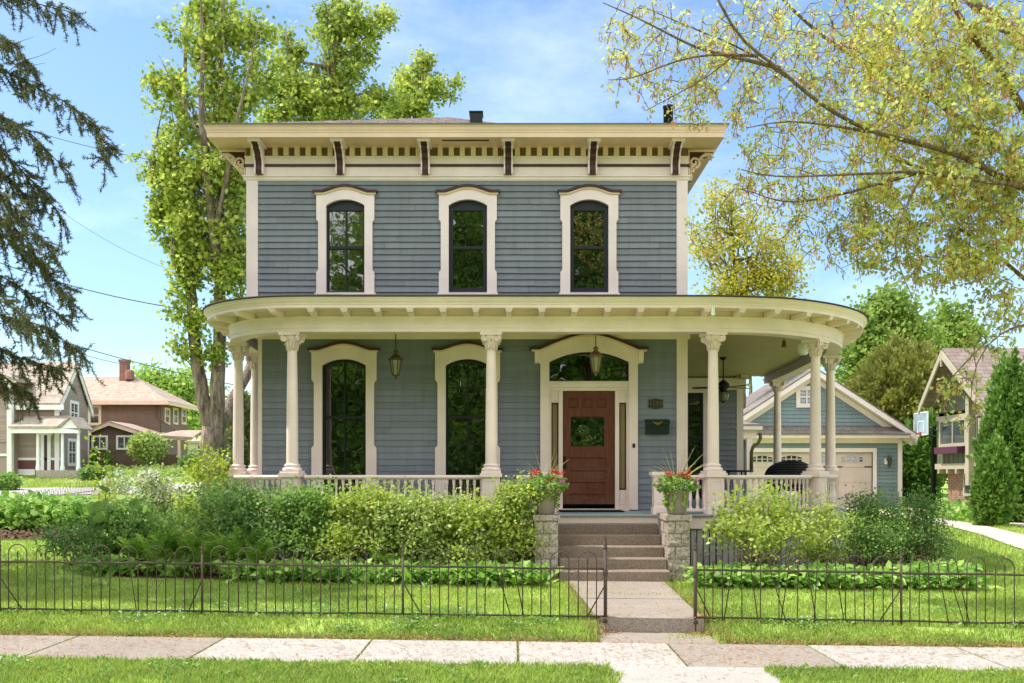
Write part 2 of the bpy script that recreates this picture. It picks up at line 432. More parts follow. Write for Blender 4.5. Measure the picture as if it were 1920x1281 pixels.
def boughs(wood, bl, y, depth=1.0, per=8, up=.35):
    """crown built as separate boughs: each leaves the wood, arches out and carries its own leafy twigs"""
    out = []
    for b in bl:
        px, py, rx, ry, n = b[:5]; s = y / F; c = np.array(at(px, py, y)); sc = np.array((rx * s, depth * .5 * (rx + ry) * s, ry * s))
        N = np.array(wood.nodes); q = c - np.array((0, 0, sc[2] * .9)); j = np.argsort(((N - q) ** 2).sum(1))[:6]
        for k in range(max(2, int(n / per))):
            d = unit(RNG.normal(size=3) + np.array((0, 0, up))); tip = c + d * sc * RNG.uniform(.6, 1.08); a = N[RNG.choice(j)]
            ctrl = a * .45 + tip * .55 + np.array((0, 0, .12)) * np.linalg.norm(tip - a) + RNG.normal(size=3) * .12
            u = np.linspace(0, 1, 7)[:, None]; cv = (1 - u) ** 2 * a + 2 * u * (1 - u) * ctrl + u ** 2 * tip
            L = np.linalg.norm(tip - a); wood.mb.tube(cv, np.linspace(.012 + .008 * L, .006, 7), 5, False); wood.nodes += list(cv[2:])
            sp = .10 + .11 * L
            for m in range(per):
                t = RNG.uniform(.42, 1.04); p = (1 - t) ** 2 * a + 2 * t * (1 - t) * ctrl + t ** 2 * tip
                out.append(p + RNG.normal(size=3) * np.array((sp, sp, sp * .6)) * (1.15 - .5 * t))
    return np.array(out)

class Wood:
    """limbs plus twigs that grow greedily from the nearest wood to every leaf clump"""
    def __init__(s): s.nodes = []; s.mb = MB(); s.r = []
    def limb(s, pts, r0, r1, n=7, step=.35):
        pts = [np.array(p, float) for p in pts]; q = []
        for a, b in zip(pts[:-1], pts[1:]):
            m = max(1, int(np.linalg.norm(b - a) / step))
            for i in range(m): q.append(a + (b - a) * i / m)
        q.append(pts[-1]); q = np.array(q)
        for _ in range(2):
            if len(q) > 3: q[1:-1] = .25 * q[:-2] + .5 * q[1:-1] + .25 * q[2:]
        t = np.linspace(0, 1, len(q)); rs = r0 + (r1 - r0) * t ** .8
        wob = RNG.normal(size=q.shape) * (rs[:, None] * .12); wob[0] = 0; q = q + wob
        s.mb.tube(q, rs, n); s.nodes += list(q); s.r += list(rs); return q
    def grow(s, targets, r=.012, sides=3, sag=.12, maxlen=99, keep=1.0, sub=4):
        N = np.array(s.nodes); T = np.asarray(targets)
        d0 = np.array([np.min(((N - t) ** 2).sum(1)) for t in T]); order = np.argsort(d0)
        cap = len(N) + len(T) * sub + 10; buf = np.zeros((cap, 3)); buf[:len(N)] = N; m = len(N)
        for i in order:
            t = T[i]; dd = ((buf[:m] - t) ** 2).sum(1); j = int(np.argmin(dd)); L = sqrt(dd[j])
            a = buf[j].copy()
            if L < .02: continue
            ctrl = (a + t) / 2 + RNG.normal(size=3) * L * .12 + np.array((0, 0, -sag * L))
            ks = np.linspace(0, 1, sub + 1)[:, None]
            q = (1 - ks) ** 2 * a + 2 * ks * (1 - ks) * ctrl + ks ** 2 * t
            if RNG.random() < keep and L < maxlen:
                rr = r * (.55 + .5 * min(1.5, L))
                s.mb.tube(q, np.linspace(rr, rr * .45, sub + 1), sides, cap=False)
            buf[m:m + sub] = q[1:]; m += sub
# ------------------------------------------------------------------ setting: ground, paths, road
def structure(name, mb, mat):
    o = mb.build(name, mat); o['kind'] = 'structure'; return o

def build_ground():
    xs = np.unique(np.round(np.concatenate([np.linspace(-160, -30, 14), np.linspace(-30, 30, 81), np.linspace(30, 160, 14), [.88, .94, 2.26, 2.32]]), 3))
    ys = np.unique(np.round(np.concatenate([np.linspace(-60, 6, 10), [6, 7, 8, 9.02, 9.08, 9.6, 10.26, 10.32, 10.5, 10.7, 10.9, 10.96, 11.0], np.linspace(11, 30, 39), np.linspace(30, 80, 41), np.linspace(80, 260, 12)]), 3))
    mb = MB(); nx = len(xs)
    mb.v = [(x, y, ground_z(x, y) if not (.9 < x < 2.3 and 6 < y < 10.97) else -.4) for y in ys for x in xs]
    mb.f = [(j * nx + i, j * nx + i + 1, (j + 1) * nx + i + 1, (j + 1) * nx + i) for j in range(len(ys) - 1) for i in range(nx - 1)]
    mb.sm = [True] * len(mb.f)
    structure('ground', mb, 'lawn_soil')
build_ground()

def strip(poly_l, poly_r, lift=.02, sub=1):
    """sheet between two ground polylines"""
    mb = MB(); n = len(poly_l)
    for (x, y), (u, v) in zip(poly_l, poly_r):
        for k in range(sub + 1):
            t = k / sub; a, b = x + (u - x) * t, y + (v - y) * t
            mb.v.append((a, b, ground_z(a, b) + lift))
    w = sub + 1
    for i in range(n - 1):
        for k in range(sub): mb.f.append((i * w + k, i * w + k + 1, (i + 1) * w + k + 1, (i + 1) * w + k)); mb.sm.append(False)
    return mb

SW = -.14          # sidewalk level on the centre line
def slab_z(x): return SW - .0125 * max(-14, min(14, x))
joints = [-12.6, -9.4, -7.8, -6.2, -4.65, -3.08, -1.5, .06, 1.66, 3.16, 4.75, 6.3, 7.9, 9.5, 12.6]
sw_pale, sw_pink, sw_gap = MB(), MB(), MB()
for a, b in zip(joints[:-1], joints[1:]):
    pale = (-3.1 < a < 1.6) or a > 3.1
    g = .012
    top = [(a + g, 9.05, slab_z(a)), (b - g, 9.05, slab_z(b)), (b - g, 10.3, slab_z(b)), (a + g, 10.3, slab_z(a))]
    (sw_pale if pale else sw_pink).slab(top, .1)
sw_gap.slab([(-12.6, 9.06, slab_z(-12.6) - .012), (12.6, 9.06, slab_z(12.6) - .012), (12.6, 10.29, slab_z(12.6) - .012), (-12.6, 10.29, slab_z(-12.6) - .012)], .09)
structure('sidewalk', sw_pale, 'pale_concrete'); structure('sidewalk_aggregate_slabs', sw_pink, 'pink_concrete'); structure('sidewalk_joints', sw_gap, 'joint')
ap = MB(); ap.slab([(.9, 6.5, slab_z(1) + .002), (2.37, 6.5, slab_z(2.4) + .002), (2.37, 9.035, slab_z(2.4) + .004), (.9, 9.035, slab_z(1) + .004)], .1)
structure('verge_path', ap, 'pale_concrete')
fw = MB()
fw.slab([(.98, 10.98, .012), (2.2, 10.98, .0), (2.24, 12.63, .005), (.93, 12.63, .016)], .26)
fw.slab([(.92, 12.66, .018), (2.25, 12.66, .006), (2.33, 14.7, .005), (.84, 14.7, .02)], .2)
fw.slab([(.95, 10.32, slab_z(1) - .004), (2.25, 10.32, slab_z(2.3) - .004), (2.22, 10.975, slab_z(2.3) + .002), (.98, 10.975, slab_z(1) + .002)], .1)
structure('front_path', fw, 'pink_concrete')
rl = [(-60, 40.5), (-40, 41.5), (-26, 42.5), (-18, 44), (-12, 47), (-8, 52)]; rr = [(-60, 47), (-40, 47.6), (-26, 48.5), (-19.5, 50), (-15.5, 54), (-13, 60)]
def dense(p, k=6):
    o = []
    for (a, b), (c, d) in zip(p[:-1], p[1:]):
        for i in range(k): o.append((a + (c - a) * i / k, b + (d - b) * i / k))
    return o + [p[-1]]
structure('road', strip(dense(rl), dense(rr), .03, 4), 'asphalt')
structure('side_sidewalk', strip(dense([(-60, 50.4), (-26, 51.4), (-20.5, 53), (-17.6, 56)]), dense([(-60, 51.6), (-26, 52.6), (-21.5, 54), (-18.8, 57)]), .04, 2), 'pale_concrete')
DRV = [(14, 9.9), (16, 10.2), (20.5, 10.6), (25.4, 11.4), (31, 12.1), (37.9, 12.5)]
def drv(o): return dense([(interp(DRV, y) + o, y) for y in (14, 16, 20.5, 25.4, 31, 37.9)])
structure('driveway', strip(drv(0), drv(1.0), .03, 2), 'gravel_drive')
structure('driveway_track', strip(drv(1.9), drv(3.0), .03, 2), 'gravel_drive')
structure('mulch_strip', strip(dense([(-16, 20.2), (-8.2, 19.6), (-6.2, 17)]), dense([(-17, 24.6), (-8.5, 24), (-6, 22)]), .025, 3), 'soil')
structure('planting_bed', strip(dense([(-7.2, 15.6), (-5.8, 14.6), (-4, 14.5), (.35, 14.55)]), dense([(-7.5, 18), (-6.2, 18), (-4.5, 16.6), (.35, 16.2)]), .02, 3), 'soil')
structure('planting_bed_by_drive', strip(dense([(2.8, 14.6), (5, 14.6), (6.8, 15.1), (7.7, 16.8)]), dense([(2.8, 16.2), (4.5, 16.6), (6.0, 18), (7.2, 19)]), .02, 3), 'soil')

# ------------------------------------------------------------------ the house
YW, XL, XR, YB = 17.8, -4.905, 3.239, 27.0
FLOOR, CEIL = .97, 4.25
S = F / YW
def X(px): return (px - CX) / S
def Z(py): return E + (HZ - py) / S
house = thing('house', 'blue-grey two-storey house with cream trim, flat bracketed cornice and curved columned porch', 'house', (-.83, YW, 0))

def siding_mb(fn, u0, u1, z0, z1, ex=.115, holes=(), out=.032, top=None):
    """clapboards: u along the wall, fn maps (u, outward, z); holes = (u0,u1,z0,z1)"""
    mb = MB(); n = int(math.ceil((z1 - z0) / ex)); rj = random.Random(int(abs(u0 * 977 + z0 * 131)))
    for i in range(n):
        a, b = z0 + i * ex, min(z0 + (i + 1) * ex, z1)
        seg = [(u0, u1)]
        if top: 
            lo, hi = top(b - .01); seg = [(max(u0, lo), min(u1, hi))] if hi > lo else []
        for h0, h1, k0, k1 in holes:
            if k1 > a + .02 and k0 < b - .02:
                ns = []
                for p, q in seg:
                    if h1 <= p or h0 >= q: ns.append((p, q))
                    else:
                        if h0 > p: ns.append((p, h0))
                        if h1 < q: ns.append((h1, q))
                seg = ns
        cut = []
        for p, q in seg:
            if q - p > 1.2 and rj.random() < .55:
                m_ = p + (q - p) * rj.uniform(.2, .8); cut += [(p, m_ - .0015), (m_ + .0015, q)]
            else: cut.append((p, q))
        for p, q in cut:
            w1 = .0028 * math.sin(i * 12.9898 + p * 3); w2 = .0028 * math.sin(i * 78.233 + q * 3)
            mb.add([fn(p, out, a + w1), fn(q, out, a + w2), fn(q, .004, b + .006), fn(p, .004, b + .006), fn(p, 0, a + w1), fn(q, 0, a + w2)], [(0, 1, 2, 3), (4, 5, 1, 0)])
    return mb
front = lambda y: (lambda u, o, z: (u, y - o, z))
leftw = lambda x: (lambda u, o, z: (x - o, -u, z))
rightw = lambda x: (lambda u, o, z: (x + o, u, z))

UW = [X(648.5), X(877.5), X(1104.5)]                  # upper windows
LW = [X(646), X(877)]                                 # lower windows
DX = X(1104)
holes = [(c - .37, c + .37, 5.0, 6.70) for c in UW] + [(c - .42, c + .42, 1.15, 3.74) for c in LW] + [(DX - .78, DX + .78, .9, 3.95)]
XI = -4.69                                              # the ground floor steps in at the left corner
wall = siding_mb(front(YW), XL + .19, XR - .19, 4.3205, 7.15, .1165, holes)
wall.build('wall', 'siding', house)
wall = siding_mb(front(YW), XI + .05, XR - .19, .3, 4.26, .1165, holes, .022)
wall.build('wall', 'siding', house)
sw = siding_mb(leftw(XI), -YB, -YW - .08, .3, 4.3, .1165); sw.build('wall', 'siding', house)
sw = siding_mb(leftw(XL), -YB, -YW - .19, 4.3205, 7.15, .1165); sw.build('wall', 'siding', house)
sw = siding_mb(rightw(XR), YW + .19, YB, .3, 7.15, .1165, [(20.5, 21.4, 1.4, 3.7)]); sw.build('wall', 'siding', house)
core = MB()                                            # plain sheathing behind the boards, with the openings left out
for u0, u1, z0, z1 in [(XL, UW[0] - .37, 4.3, 7.1), (UW[0] + .37, UW[1] - .37, 4.3, 7.1), (UW[1] + .37, UW[2] - .37, 4.3, 7.1), (UW[2] + .37, XR, 4.3, 7.1)]:
    core.box(u0 + .01, u1 - .01, YW + .03, YW + .12, z0, z1)
core.box(XL + .01, XR - .01, YW + .3, YB, 4.3, 7.6); core.box(XI + .01, XR - .01, YW + .3, YB, .2, 4.3)
core.build('wall_core', 'black', house)
fd = MB(); fd.box(XI + .03, XR - .03, YW + .05, YB - .05, -.2, .32); fd.build('foundation', 'stone', house)

# corner boards
for x0, x1, xl in ((XL - .012, XL + .2, XI), (XR - .19, XR + .012, None)):
    cb = MB(); cb.box(xl - .012 if xl else x0, xl + .06 if xl else x1, YW - .035, YW + .07, .3, 4.235); cb.build('corner_board', 'porch_cream', house)
    cb = MB(); cb.box(x0, x1, YW - .035, YW + .17, 4.5, 7.09); cb.build('corner_board', 'cream', house)

# entablature under the eaves: bed moulding, frieze, maroon strip, dentil course
EO = .63
def ring(x0, x1, y0, y1):
    return [(x0, y1), (x0, y0), (x1, y0), (x1, y1)]
def ring_n(): return [(-1, 0), (-1, -1), (1, -1), (1, 0)]
RP, RN = ring(XL, XR, YW, YB), ring_n()
bm = MB(); bm.sweep(RP, RN, [(0, 7.07), (.03, 7.075), (.05, 7.10), (.055, 7.135), (.075, 7.15), (.075, 7.172), (0, 7.178)]); bm.build('bed_moulding', 'cream', house)
fz = MB(); fz.sweep(RP, RN, [(0, 7.16), (.022, 7.165), (.022, 7.34), (.022, 7.385), (.03, 7.39), (.03, 7.50), (.045, 7.515), (.045, 7.535), (.006, 7.54)]); fz.build('frieze', 'cream', house)
ms = MB(); ms.sweep(RP, RN, [(.02, 7.338), (.05, 7.342), (.05, 7.384), (.02, 7.388)]); ms.build('frieze_strip', 'maroon', house)
rc = MB(); rc.sweep(RP, RN, [(.006, 7.53), (.006, 7.72)]); rc.build('frieze_recess', 'olive', house)  # recess band behind the dentils, one plain brown-olive tone
bx = [X(p) for p in (489, 640, 798.5, 953, 1110, 1264)]
dx_ = []; x = XL + .12
k = 0
while x < XR - .1:
    if all(abs(x - b) > .125 for b in bx): dx_.append(x)
    x += .2035
d_ = MB(); d_.prism([(-.045, 7.535), (.045, 7.535), (.045, 7.691), (-.045, 7.691)], -.08, -.007); d_me = d_.mesh('dentil'); d_me.materials.append(M['yellow_cream'])
for x in dx_: o = link('dentil', d_me, house, True); o.location = (x - wloc(house)[0], 0, 0)
dn = MB(); y = YW + .15
while y < YB: 
    for sx, xx in ((-1, XL), (1, XR)):
        a, b = sorted((xx + sx * .004, xx + sx * .075)); dn.box(a, b, y - .045, y + .045, 7.535, 7.691)
    y += .2035
dn.build('dentil_moulding', 'yellow_cream', house)
# soffit with crown cornice
sf = MB(); sf.sweep(RP, RN, [(0, 7.704), (EO - .1, 7.704)]); sf.sweep(RP, RN, [(.0, 7.692), (.085, 7.692), (.095, 7.703)])
sf.build('soffit', 'yellow_cream', house)
vt = MB(); vt.box(X(832), X(918), YW - .42, YW - .36, 7.695, 7.7035); vt.build('soffit_vent', 'maroon', house)
cr = MB(); cr.sweep(RP, RN, [(EO - .12, 7.70), (EO - .06, 7.698), (EO - .055, 7.775), (EO - .045, 7.785), (EO - .045, 7.80), (EO - .03, 7.83), (EO - .02, 7.87), (EO, 7.89), (EO, 7.905), (EO - .1, 7.91)])
cr.build('crown_cornice', 'yellow_cream', house)
rf = MB(); rf.sweep(RP, RN, [(EO - .1, 7.907), (EO + .02, 7.907), (EO + .02, 7.925), (EO - .06, 7.93)]); 
roof = rf.build('roof', 'metal_roof', house)
hp = MB(); o = EO - .05; ax, bx2, ay, by = XL - o, XR + o, YW - o, YB + o; cxx = (ax + bx2) / 2
r1, r2 = (cxx - .6, (ay + by) / 2 - .2, 9.9), (cxx + .6, (ay + by) / 2 + .2, 9.9)
P4 = [(ax, ay, 7.925), (bx2, ay, 7.925), (bx2, by, 7.925), (ax, by, 7.925)]
hp.add(P4 + [r1, r2], [(0, 1, 5, 4), (1, 2, 5), (2, 3, 4, 5), (3, 0, 4)]); hp.build('roof_slope', 'roof', roof)
vb = MB(); c = at(893, 222, 22.1); vb.box(c[0] - .14, c[0] + .14, 21.95, 22.3, 9.6, 9.925); vb.box(c[0] - .16, c[0] + .16, 21.92, 22.33, 9.926, 9.945); vb.build('roof_vent', 'black', roof)
pv = MB(); c = at(1253, 228, 19.6); pv.lathe([(.1, 8.0), (.1, E + (HZ - 203) / F * 19.6), (.112, E + (HZ - 203) / F * 19.6), (.112, E + (HZ - 199) / F * 19.6), (.09, E + (HZ - 199) / F * 19.6)], (c[0], 19.6, 0), 14); pv.build('vent_pipe', 'navy', roof)

# brackets: scrolled profile between cream cheeks, under a moulded cap
prof = [(0, 7.175), (.10, 7.175), (.115, 7.25), (.10, 7.33), (.12, 7.41), (.17, 7.46), (.19, 7.52), (.25, 7.56), (.30, 7.575), (.31, 7.62), (.40, 7.635), (.43, 7.655), (0, 7.655)]
def bracket(cx, fn, parent_mat=('maroon', 'cream')):
    b = MB(); b.prism([(d, z) for d, z in prof], cx - .055, cx + .055, lambda d, u, z: fn(u, d + .012, z))
    root = b.build('bracket', 'maroon', house)
    c = MB()
    for sgn in (-1, 1):
        c.prism([(d, z) for d, z in prof], cx + sgn * .057, cx + sgn * .082, lambda d, u, z: fn(u, d + .022, z))
    c.prism([(0, 7.657), (.445, 7.657), (.46, 7.675), (.485, 7.70), (0, 7.70)], cx - .12, cx + .12, lambda d, u, z: fn(u, d + .005, z))
    c.build('bracket_side', 'cream', root)
for b in bx: bracket(b, front(YW - .03))
for y in (YW + .35, YW + 3.1, YW + 6.0): bracket(y, rightw(XR + .03)); bracket(-y, leftw(XL - .03))

def scroll_bracket(x0, sgn):
    """open fretwork bracket standing out from the side wall at the corner"""
    b = MB(); y = YW - .0
    def ribbon(pts, w=.03):
        b.tube([(x0 + sgn * u, y + .045, z) for u, z in pts], w, 6)
    sp = []
    for i in range(30):
        t = i / 29; a = -.2 + t * 3.4 * pi; r = .105 * (1 - t) + .02
        sp.append((.12 + r * cos(a + pi), 7.44 + r * sin(a + pi)))
    ribbon(sp, .026)
    ribbon([(.02, 7.2), (.02, 7.3), (.05, 7.38), (.12, 7.34), (.1, 7.26), (.05, 7.3)], .026)
    ribbon([(.2, 7.47), (.26, 7.55), (.34, 7.60), (.42, 7.59), (.47, 7.53), (.44, 7.50), (.40, 7.52)], .03)
    ribbon([(.0, 7.66), (.25, 7.66), (.5, 7.66)], .03); ribbon([(.012, 7.2), (.012, 7.65)], .022)
    o = b.build('scroll_bracket', 'yellow_cream', house)
    d = MB(); d.prism([(x0 + sgn * u, z) for u, z in [(.0, 7.30), (.09, 7.36), (.2, 7.42), (.3, 7.56), (.46, 7.62), (.46, 7.65), (.0, 7.65)]], y + .04, y + .06); d.build('scroll_back', 'maroon', o)
scroll_bracket(XL - .03, -1); scroll_bracket(XR + .03, 1)

# windows
def arch_pts(w, zs, rise, n=12, flip=False):
    R = (w * w + rise * rise) / (2 * rise); o = []
    for i in range(n + 1):
        x = -w + 2 * w * i / n; o.append((x, zs + sqrt(max(0, R * R - x * x)) - (R - rise)))
    return o[::-1] if flip else o
def casing_poly(zb, zs, rise, wi, e, nn, z_lo, z_hi, ztop, orise, ear=.0, n=12):
    L = [(-e, zb)] if z_lo else [(-nn, zb)]
    if z_lo: L += [(-e, z_lo), (-nn, z_lo + .045)]
    L += [(-nn, z_hi), (-e, z_hi + .045), (-e, ztop)]
    A = arch_pts(e - ear, ztop, orise, n)
    if ear: A = [(x, z) for x, z in A]
    Rr = [(-x, z) for x, z in L][::-1]
    inner = [(wi, zb)] + arch_pts(wi, zs, rise, n, True) + [(-wi, zb)]
    return L + A + Rr + inner
def sh(poly, c): return [(x + c, z) for x, z in poly]
def hood_curve(e, z0, rise, n=20, flat=.16):
    o = [(-e, z0)]
    for i in range(n + 1):
        t = -1 + 2 * i / n; x = (e - flat) * t
        o.append((x, z0 + rise * ((.5 + .5 * cos(pi * t)) ** .62 if e < .8 else .75 * (1 - t * t) + .25 * (.5 + .5 * cos(pi * t)))))
    return o + [(e, z0)]
def hood(cx, e, z0, rise, th, parent, deep=.13):
    cv = hood_curve(e, z0, rise)
    h = MB(); h.prism(sh(cv + [(x, z + th) for x, z in cv][::-1], cx), YW - deep, YW - .03)
    ho = h.build('hood_moulding', 'maroon', parent)
    h2 = MB(); cv2 = hood_curve(e - .03, z0 - .035, rise); h2.prism(sh(cv2 + [(x, z + .033) for x, z in cv2][::-1], cx), YW - deep + .03, YW - .03)
    h2.build('hood_bed', 'yellow_cream', ho)
def window(cx, zb, zs, rise, wi, e, nn, z_lo, z_hi, ztop, orise, zmeet, mull, rows, trim, thick=.045, sash='navy', hood_z=None):
    c = MB(); c.prism(sh(casing_poly(zb, zs, rise, wi, e, nn, z_lo, z_hi, ztop, orise), cx), YW - .075, YW - .012)
    w = c.build('window', trim, house)
    rv = MB(); ip = [(-wi, zb)] + arch_pts(wi, zs, rise) + [(wi, zb)]          # reveal
    for a, b in zip(ip[:-1], ip[1:]):
        rv.quad((cx + a[0], YW - .02, a[1]), (cx + b[0], YW - .02, b[1]), (cx + b[0], YW + .07, b[1]), (cx + a[0], YW + .07, a[1]))
    rv.build('reveal', trim, w)
    hood(cx, e + .06, ztop - .005, orise + .02, .04, w)
    s = MB(); y0, y1 = YW + .005, YW + .05
    s.prism(sh([(-wi, zb), (-wi + thick, zb), (-wi + thick, zs - .03), (-wi, zs - .03)], cx), y0, y1)
    s.prism(sh([(wi - thick, zb), (wi, zb), (wi, zs - .03), (wi - thick, zs - .03)], cx), y0, y1)
    ia = arch_pts(wi - thick, zs - .035, rise * .8); oa = arch_pts(wi, zs, rise, 12, True)
    s.prism(sh([(-wi, zs - .03)] + [(-wi + thick, zs - .03)] + ia + [(wi - thick, zs - .03), (wi, zs - .03)] + oa, cx), y0, y1)
    if sash == 'navy': s.prism(sh([(-wi + thick, zs - .075)] + [(wi - thick, zs - .075)] + arch_pts(wi - thick, zs - .035, rise * .8, 12, True), cx), y0 + .006, y1 - .002)
    s.box(cx - wi + thick, cx + wi - thick, y0, y1, zb, zb + thick * 1.5)
    s.box(cx - wi + thick, cx + wi - thick, y0 - .004, y1, zmeet - .024, zmeet + .024)
    s.build('sash', sash, w)
    if mull:
        m = MB(); m.box(cx - .014, cx + .014, y0 + .012, y1 - .004, zb + thick, zmeet - .025); m.box(cx - .014, cx + .014, y0 + .012, y1 - .004, zmeet + .025, zs + rise * .8 - .02)
        for zr in rows: m.box(cx - wi + thick, cx + wi - thick, y0 + .014, y1 - .006, zr - .012, zr + .012)
        m.build('muntin', sash, w)
    p = MB(); p.prism(sh([(-wi + .01, zb)] + arch_pts(wi - .01, zs, rise) + [(wi - .01, zb)], cx), YW + .058, YW + .066); p.build('pane', 'glass', w)
    return w
for i, c in enumerate(UW):
    w = window(c, Z(551), Z(387), .11, .355, .535, .50, Z(512), Z(418), Z(363), .085, Z(464), i == 0, (), 'cream', .035 if i == 0 else .075)
    s = MB(); s.box(c - .56, c + .56, YW - .095, YW - .01, Z(554), Z(550.6)); s.build('sill', 'cream', w)
for i, c in enumerate(LW):
    window(c, 1.15, Z(686), .12, .405, .60, .555, Z(840), Z(718), Z(657.5), .10, Z(782), True, () if i == 0 else (Z(727), Z(833)), 'porch_cream', .04, 'black')

# front door with transom, sidelights and arched surround
dz = lambda py: Z(py)
c = MB(); c.prism(sh(casing_poly(FLOOR + .02, Z(680), .19, .735, .93, .90, None, Z(684), Z(657), .26, 0, 20), DX), YW - .08, YW - .012)
door_case = c.build('door_surround', 'porch_cream', house)
hood(DX, 1.09, Z(657), .275, .04, door_case, .17)
for sgn in (-1, 1):
    xx = DX + sgn * .96; cs = MB()
    cs.prism([(0, Z(682)), (.05, Z(680)), (.09, Z(668)), (.12, Z(659)), (0, Z(659))], xx - .045, xx + .045, lambda d, u, z: (u, YW - .02 - d, z))
    cs.build('hood_bracket', 'porch_cream', door_case)
fr = MB()
yf = YW - .02
fr.box(DX - .735, DX + .735, yf - .02, YW + .06, Z(727), Z(715)); fr.box(DX - .735, DX + .735, yf - .045, YW + .05, Z(719), Z(716.5))
fr.box(DX - .735, DX + .735, yf, YW + .06, Z(733), Z(727.2))
for sgn in (-1, 1):
    a = DX + sgn * .735; fr.box(min(a, a - sgn * .04), max(a, a - sgn * .04), yf, YW + .06, FLOOR, Z(733.3))
    b = DX + sgn * .485; fr.box(min(b, b + sgn * .075), max(b, b + sgn * .075), yf - .015, YW + .06, FLOOR, Z(733.3))
    sx0, sx1 = sorted((DX + sgn * .562, DX + sgn * .694))
    fr.box(sx0, sx1, YW + .0, YW + .06, FLOOR, Z(919)); fr.box(sx0, sx1, YW + .0, YW + .06, Z(755), Z(733.3))
    fr.box(sx0 + .02, sx1 - .02, YW - .012, YW - .001, FLOOR + .12, Z(926)); 
fr.box(DX - .735, DX + .735, YW - .12, YW - .02, FLOOR + .001, FLOOR + .04)
fr.build('door_frame', 'porch_cream', house)
for sgn in (-1, 1):
    sx0, sx1 = sorted((DX + sgn * .565, DX + sgn * .69))
    s = MB(); t = .02
    for q in ((sx0, sx0 + t, Z(918), Z(756)), (sx1 - t, sx1, Z(918), Z(756)), (sx0 + t, sx1 - t, Z(918), Z(918) + t), (sx0 + t, sx1 - t, Z(756) - t, Z(756))): s.box(q[0], q[1], YW + .01, YW + .04, q[2], q[3])
    so = s.build('sidelight', 'maroon', house)
    g = MB(); g.box(sx0 + t, sx1 - t, YW + .025, YW + .035, Z(918) + t, Z(756) - t); g.build('pane', 'tan_glass', so)
tr = MB(); wi = .735; tz = Z(714.5)
tr.prism(sh([(-wi, tz), (-wi, Z(680))] + arch_pts(wi, Z(680), .19, 20)[1:-1] + [(wi, Z(680)), (wi, tz), (wi - .03, tz), (wi - .03, Z(681))] + arch_pts(wi - .03, Z(681), .175, 20, True)[1:-1] + [(-wi + .03, Z(681)), (-wi + .03, tz)], DX), YW + .0, YW + .045)
tro = tr.build('transom', 'black', house)
tp = MB(); tp.prism(sh([(-wi + .02, tz)] + arch_pts(wi - .02, Z(680), .18, 20) + [(wi - .02, tz)], DX), YW + .05, YW + .058); tp.build('pane', 'glass', tro)
# door leaf
dx0, dx1, d0, d1 = DX - .482, DX + .482, Z(945.5), Z(733.8)
dm = MB(); yd = YW + .015
gx0, gx1, gz0, gz1 = X(1069), X(1134.5), Z(838.5), Z(781)
panels = [(X(1065), X(1083), Z(765), Z(747)), (X(1092.5), X(1111), Z(765), Z(747)), (X(1119), X(1137), Z(765), Z(747)),
          (X(1066), X(1137), Z(878.5), Z(858)), (X(1066), X(1137), Z(899.5), Z(882)), (X(1066), X(1137), Z(921), Z(904)), (X(1066), X(1137), Z(937), Z(926))]
cells = panels + [(gx0, gx1, gz0, gz1)]
xs = sorted({dx0, dx1} | {v for p in cells for v in p[:2]}); zs = sorted({d0, d1} | {v for p in cells for v in p[2:]})
for a, b in zip(xs[:-1], xs[1:]):
    for e_, f_ in zip(zs[:-1], zs[1:]):
        mx, mz = (a + b) / 2, (e_ + f_) / 2
        if not any(p[0] < mx < p[1] and p[2] < mz < p[3] for p in cells): dm.quad((a, yd, e_), (b, yd, e_), (b, yd, f_), (a, yd, f_))
for p in cells:                                         # bevelled rebates
    i_, dp = .02, .018
    o4 = [(p[0], p[2]), (p[1], p[2]), (p[1], p[3]), (p[0], p[3])]; n4 = [(p[0] + i_, p[2] + i_), (p[1] - i_, p[2] + i_), (p[1] - i_, p[3] - i_), (p[0] + i_, p[3] - i_)]
    for k in range(4):
        a, b, c2, d2 = o4[k], o4[(k + 1) % 4], n4[(k + 1) % 4], n4[k]
        dm.quad((a[0], yd, a[1]), (b[0], yd, b[1]), (c2[0], yd + dp, c2[1]), (d2[0], yd + dp, d2[1]))
    if p in panels:
        dm.quad(*[(x, yd + dp, z) for x, z in n4])
        if p[1] - p[0] < .3: dm.box(p[0] + .045, p[1] - .045, yd + .002, yd + dp, p[2] + .045, p[3] - .045)
dm.box(dx0, dx1, yd + .03, yd + .05, d0, d1)
door = dm.build('front_door', 'door', house)
g = MB(); g.box(gx0 + .01, gx1 - .01, yd + .014, yd + .026, gz0 + .01, gz1 - .01); g.build('door_glass', 'glass', door)
hn = MB(); hx = X(1058.5); hn.box(hx - .03, hx + .03, yd - .012, yd - .001, Z(878), Z(856)); hn.lathe([(.0, -.03), (.024, -.025), (.03, 0), (.024, .025), (0, .03)], (hx, yd - .06, Z(874)), 10)
hn.tube([(hx, yd - .01, Z(874)), (hx, yd - .06, Z(874))], .01); hn.tube([(hx, yd - .01, Z(860)), (hx, yd - .045, Z(862)), (hx, yd - .045, Z(869))], .009); hn.build('door_handle', 'black', door)
db = MB(); db.box(X(1185), X(1189.5), YW - .1, YW - .081, Z(840), Z(832)); db.build('doorbell', 'black', door_case)

# trim under the porch ceiling
ct = MB(); ct.box(XL + .2, XR + .05, YW - .075, YW - .036, Z(637), 4.249); ct.build('ceiling_trim', 'porch_cream', house)

